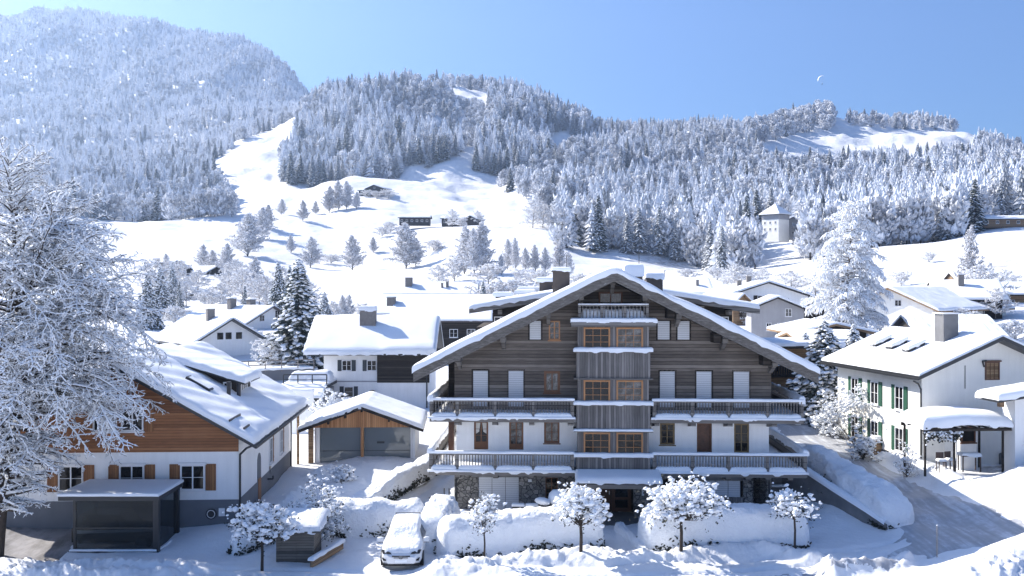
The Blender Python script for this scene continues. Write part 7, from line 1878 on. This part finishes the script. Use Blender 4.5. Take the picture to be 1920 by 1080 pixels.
# the rest of the woods: one object that carries all remaining trees by instancing
rest = ~pick
def wood_object(name, mask, label, cat, frosty=.15):
    n = int(mask.sum()); me = bpy.data.meshes.new(name); me.vertices.add(n)
    me.vertices.foreach_set('co', np.stack([X[mask], Y[mask], Z[mask]-.3], -1).astype(np.float32).ravel())
    ki = np.where(isf[mask], 5+(np.arange(n) % 3), np.where(rr.random(n) < frosty, 0, np.arange(n) % 5)).astype(np.int32)
    for nm_, typ, val in (('kind_index', 'INT', ki), ('tall', 'FLOAT', h[mask].astype(np.float32)), ('wide', 'FLOAT', (h[mask]*(.95+.5*rr.random(n))).astype(np.float32)), ('turn', 'FLOAT', (rr.random(n)*6.28).astype(np.float32))):
        a = me.attributes.new(nm_, typ, 'POINT'); a.data.foreach_set('value', val)
    o = bpy.data.objects.new(name, me); COL.objects.link(o); tag(o, label, cat, kind='stuff')
    g = bpy.data.node_groups.new(name, 'GeometryNodeTree')
    g.interface.new_socket('Geometry', in_out='INPUT', socket_type='NodeSocketGeometry'); g.interface.new_socket('Geometry', in_out='OUTPUT', socket_type='NodeSocketGeometry')
    N = g.nodes.new; L = g.links.new; gi = N('NodeGroupInput'); go = N('NodeGroupOutput'); jn = N('GeometryNodeJoinGeometry')
    def attr(nm_, t_):
        a = N('GeometryNodeInputNamedAttribute'); a.data_type = t_; a.inputs['Name'].default_value = nm_; return a.outputs['Attribute']
    k_ = attr('kind_index', 'INT'); ta, wi, tu = attr('tall', 'FLOAT'), attr('wide', 'FLOAT'), attr('turn', 'FLOAT')
    sc = N('ShaderNodeCombineXYZ'); L(wi, sc.inputs[0]); L(wi, sc.inputs[1]); L(ta, sc.inputs[2])
    ro = N('ShaderNodeCombineXYZ'); L(tu, ro.inputs[2])
    for j, m_ in enumerate(FSP+FFR):
        key = 'tree_kind_%d' % j
        ob = bpy.data.objects.get(key)
        if ob is None: ob = bpy.data.objects.new(key, m_)
        oi = N('GeometryNodeObjectInfo'); oi.inputs['Object'].default_value = ob; oi.inputs['As Instance'].default_value = True
        cp = N('FunctionNodeCompare'); cp.data_type = 'INT'; cp.operation = 'EQUAL'
        L(k_, cp.inputs[2]); cp.inputs[3].default_value = j
        ip = N('GeometryNodeInstanceOnPoints'); L(gi.outputs[0], ip.inputs['Points']); L(cp.outputs[0], ip.inputs['Selection']); L(oi.outputs['Geometry'], ip.inputs['Instance'])
        L(sc.outputs[0], ip.inputs['Scale']); L(ro.outputs[0], ip.inputs['Rotation']); L(ip.outputs[0], jn.inputs[0])
    L(jn.outputs[0], go.inputs[0])
    md = o.modifiers.new('woods', 'NODES'); md.node_group = g
    return o
far = nm == names.index('mountain')
rt = np.isin(nm, [names.index(k) for k in ('right', 'summit', 'summit2', 'right_low')])
wood_object('mountain_forest', rest & far, 'frosted forest covering the high mountain', 'forest', .75)
wood_object('knoll_forest', rest & ~far & ~rt, 'snowy wood on the middle knoll', 'forest')
wood_object('slope_forest', rest & rt, 'snowy wood on the long right-hand slope', 'forest')
# ------------------------------------------------------------ camera, light, air
cam = bpy.data.cameras.new('camera'); co = bpy.data.objects.new('camera', cam); COL.objects.link(co)
cam.lens = 35; cam.sensor_width = 36; cam.clip_end = 20000; cam.clip_start = .5
co.location = (0, 0, CH); co.rotation_euler = (R(90), 0, 0); SC.camera = co
AZ, EL = 61, 37
d = Vector((-math.sin(R(AZ))*math.cos(R(EL)), math.cos(R(AZ))*math.cos(R(EL)), math.sin(R(EL))))
sun = bpy.data.lights.new('sun', 'SUN'); so = bpy.data.objects.new('sun', sun); COL.objects.link(so)
sun.energy = 4.3; sun.angle = R(.5); sun.color = (1, .935, .84)
so.rotation_euler = d.to_track_quat('Z', 'Y').to_euler()
w = bpy.data.worlds.new('World'); SC.world = w; w.use_nodes = True
nt = w.node_tree; bg = nt.nodes['Background']
sky = nt.nodes.new('ShaderNodeTexSky'); sky.sky_type = 'NISHITA'; sky.sun_disc = False
sky.sun_elevation = R(EL); sky.sun_rotation = R(-AZ); sky.altitude = 1200; sky.air_density = 1.0; sky.dust_density = 3.2; sky.ozone_density = 9.5
nt.links.new(sky.outputs[0], bg.inputs[0]); bg.inputs[1].default_value = .086
if HAZE:
    b = MB(); b.box(-3500, 3500, -1000, 2600, -40, 700)
    hz = bpy.data.materials.new('haze'); hz.use_nodes = True; MATS['haze'] = hz
    t_ = hz.node_tree; t_.nodes.clear(); out = t_.nodes.new('ShaderNodeOutputMaterial'); pv = t_.nodes.new('ShaderNodeVolumePrincipled')
    pv.inputs['Color'].default_value = (.50, .68, 1.0, 1); pv.inputs['Density'].default_value = HAZE; pv.inputs['Anisotropy'].default_value = .55
    t_.links.new(pv.outputs[0], out.inputs['Volume'])
    ho = b.build('haze', ['haze']); tag(ho, 'thin blue air between the village and the far wooded mountain', 'haze', kind='stuff')
SC.view_settings.view_transform = 'Standard'; SC.view_settings.look = 'None'; SC.view_settings.gamma = 1
SC.view_settings.exposure = EXPO
SC.cycles.use_denoising = True
SC.cycles.volume_bounces = 0; SC.cycles.max_bounces = 10; SC.cycles.diffuse_bounces = 8; SC.cycles.transparent_max_bounces = 8
SC.cycles.volume_step_rate = 1
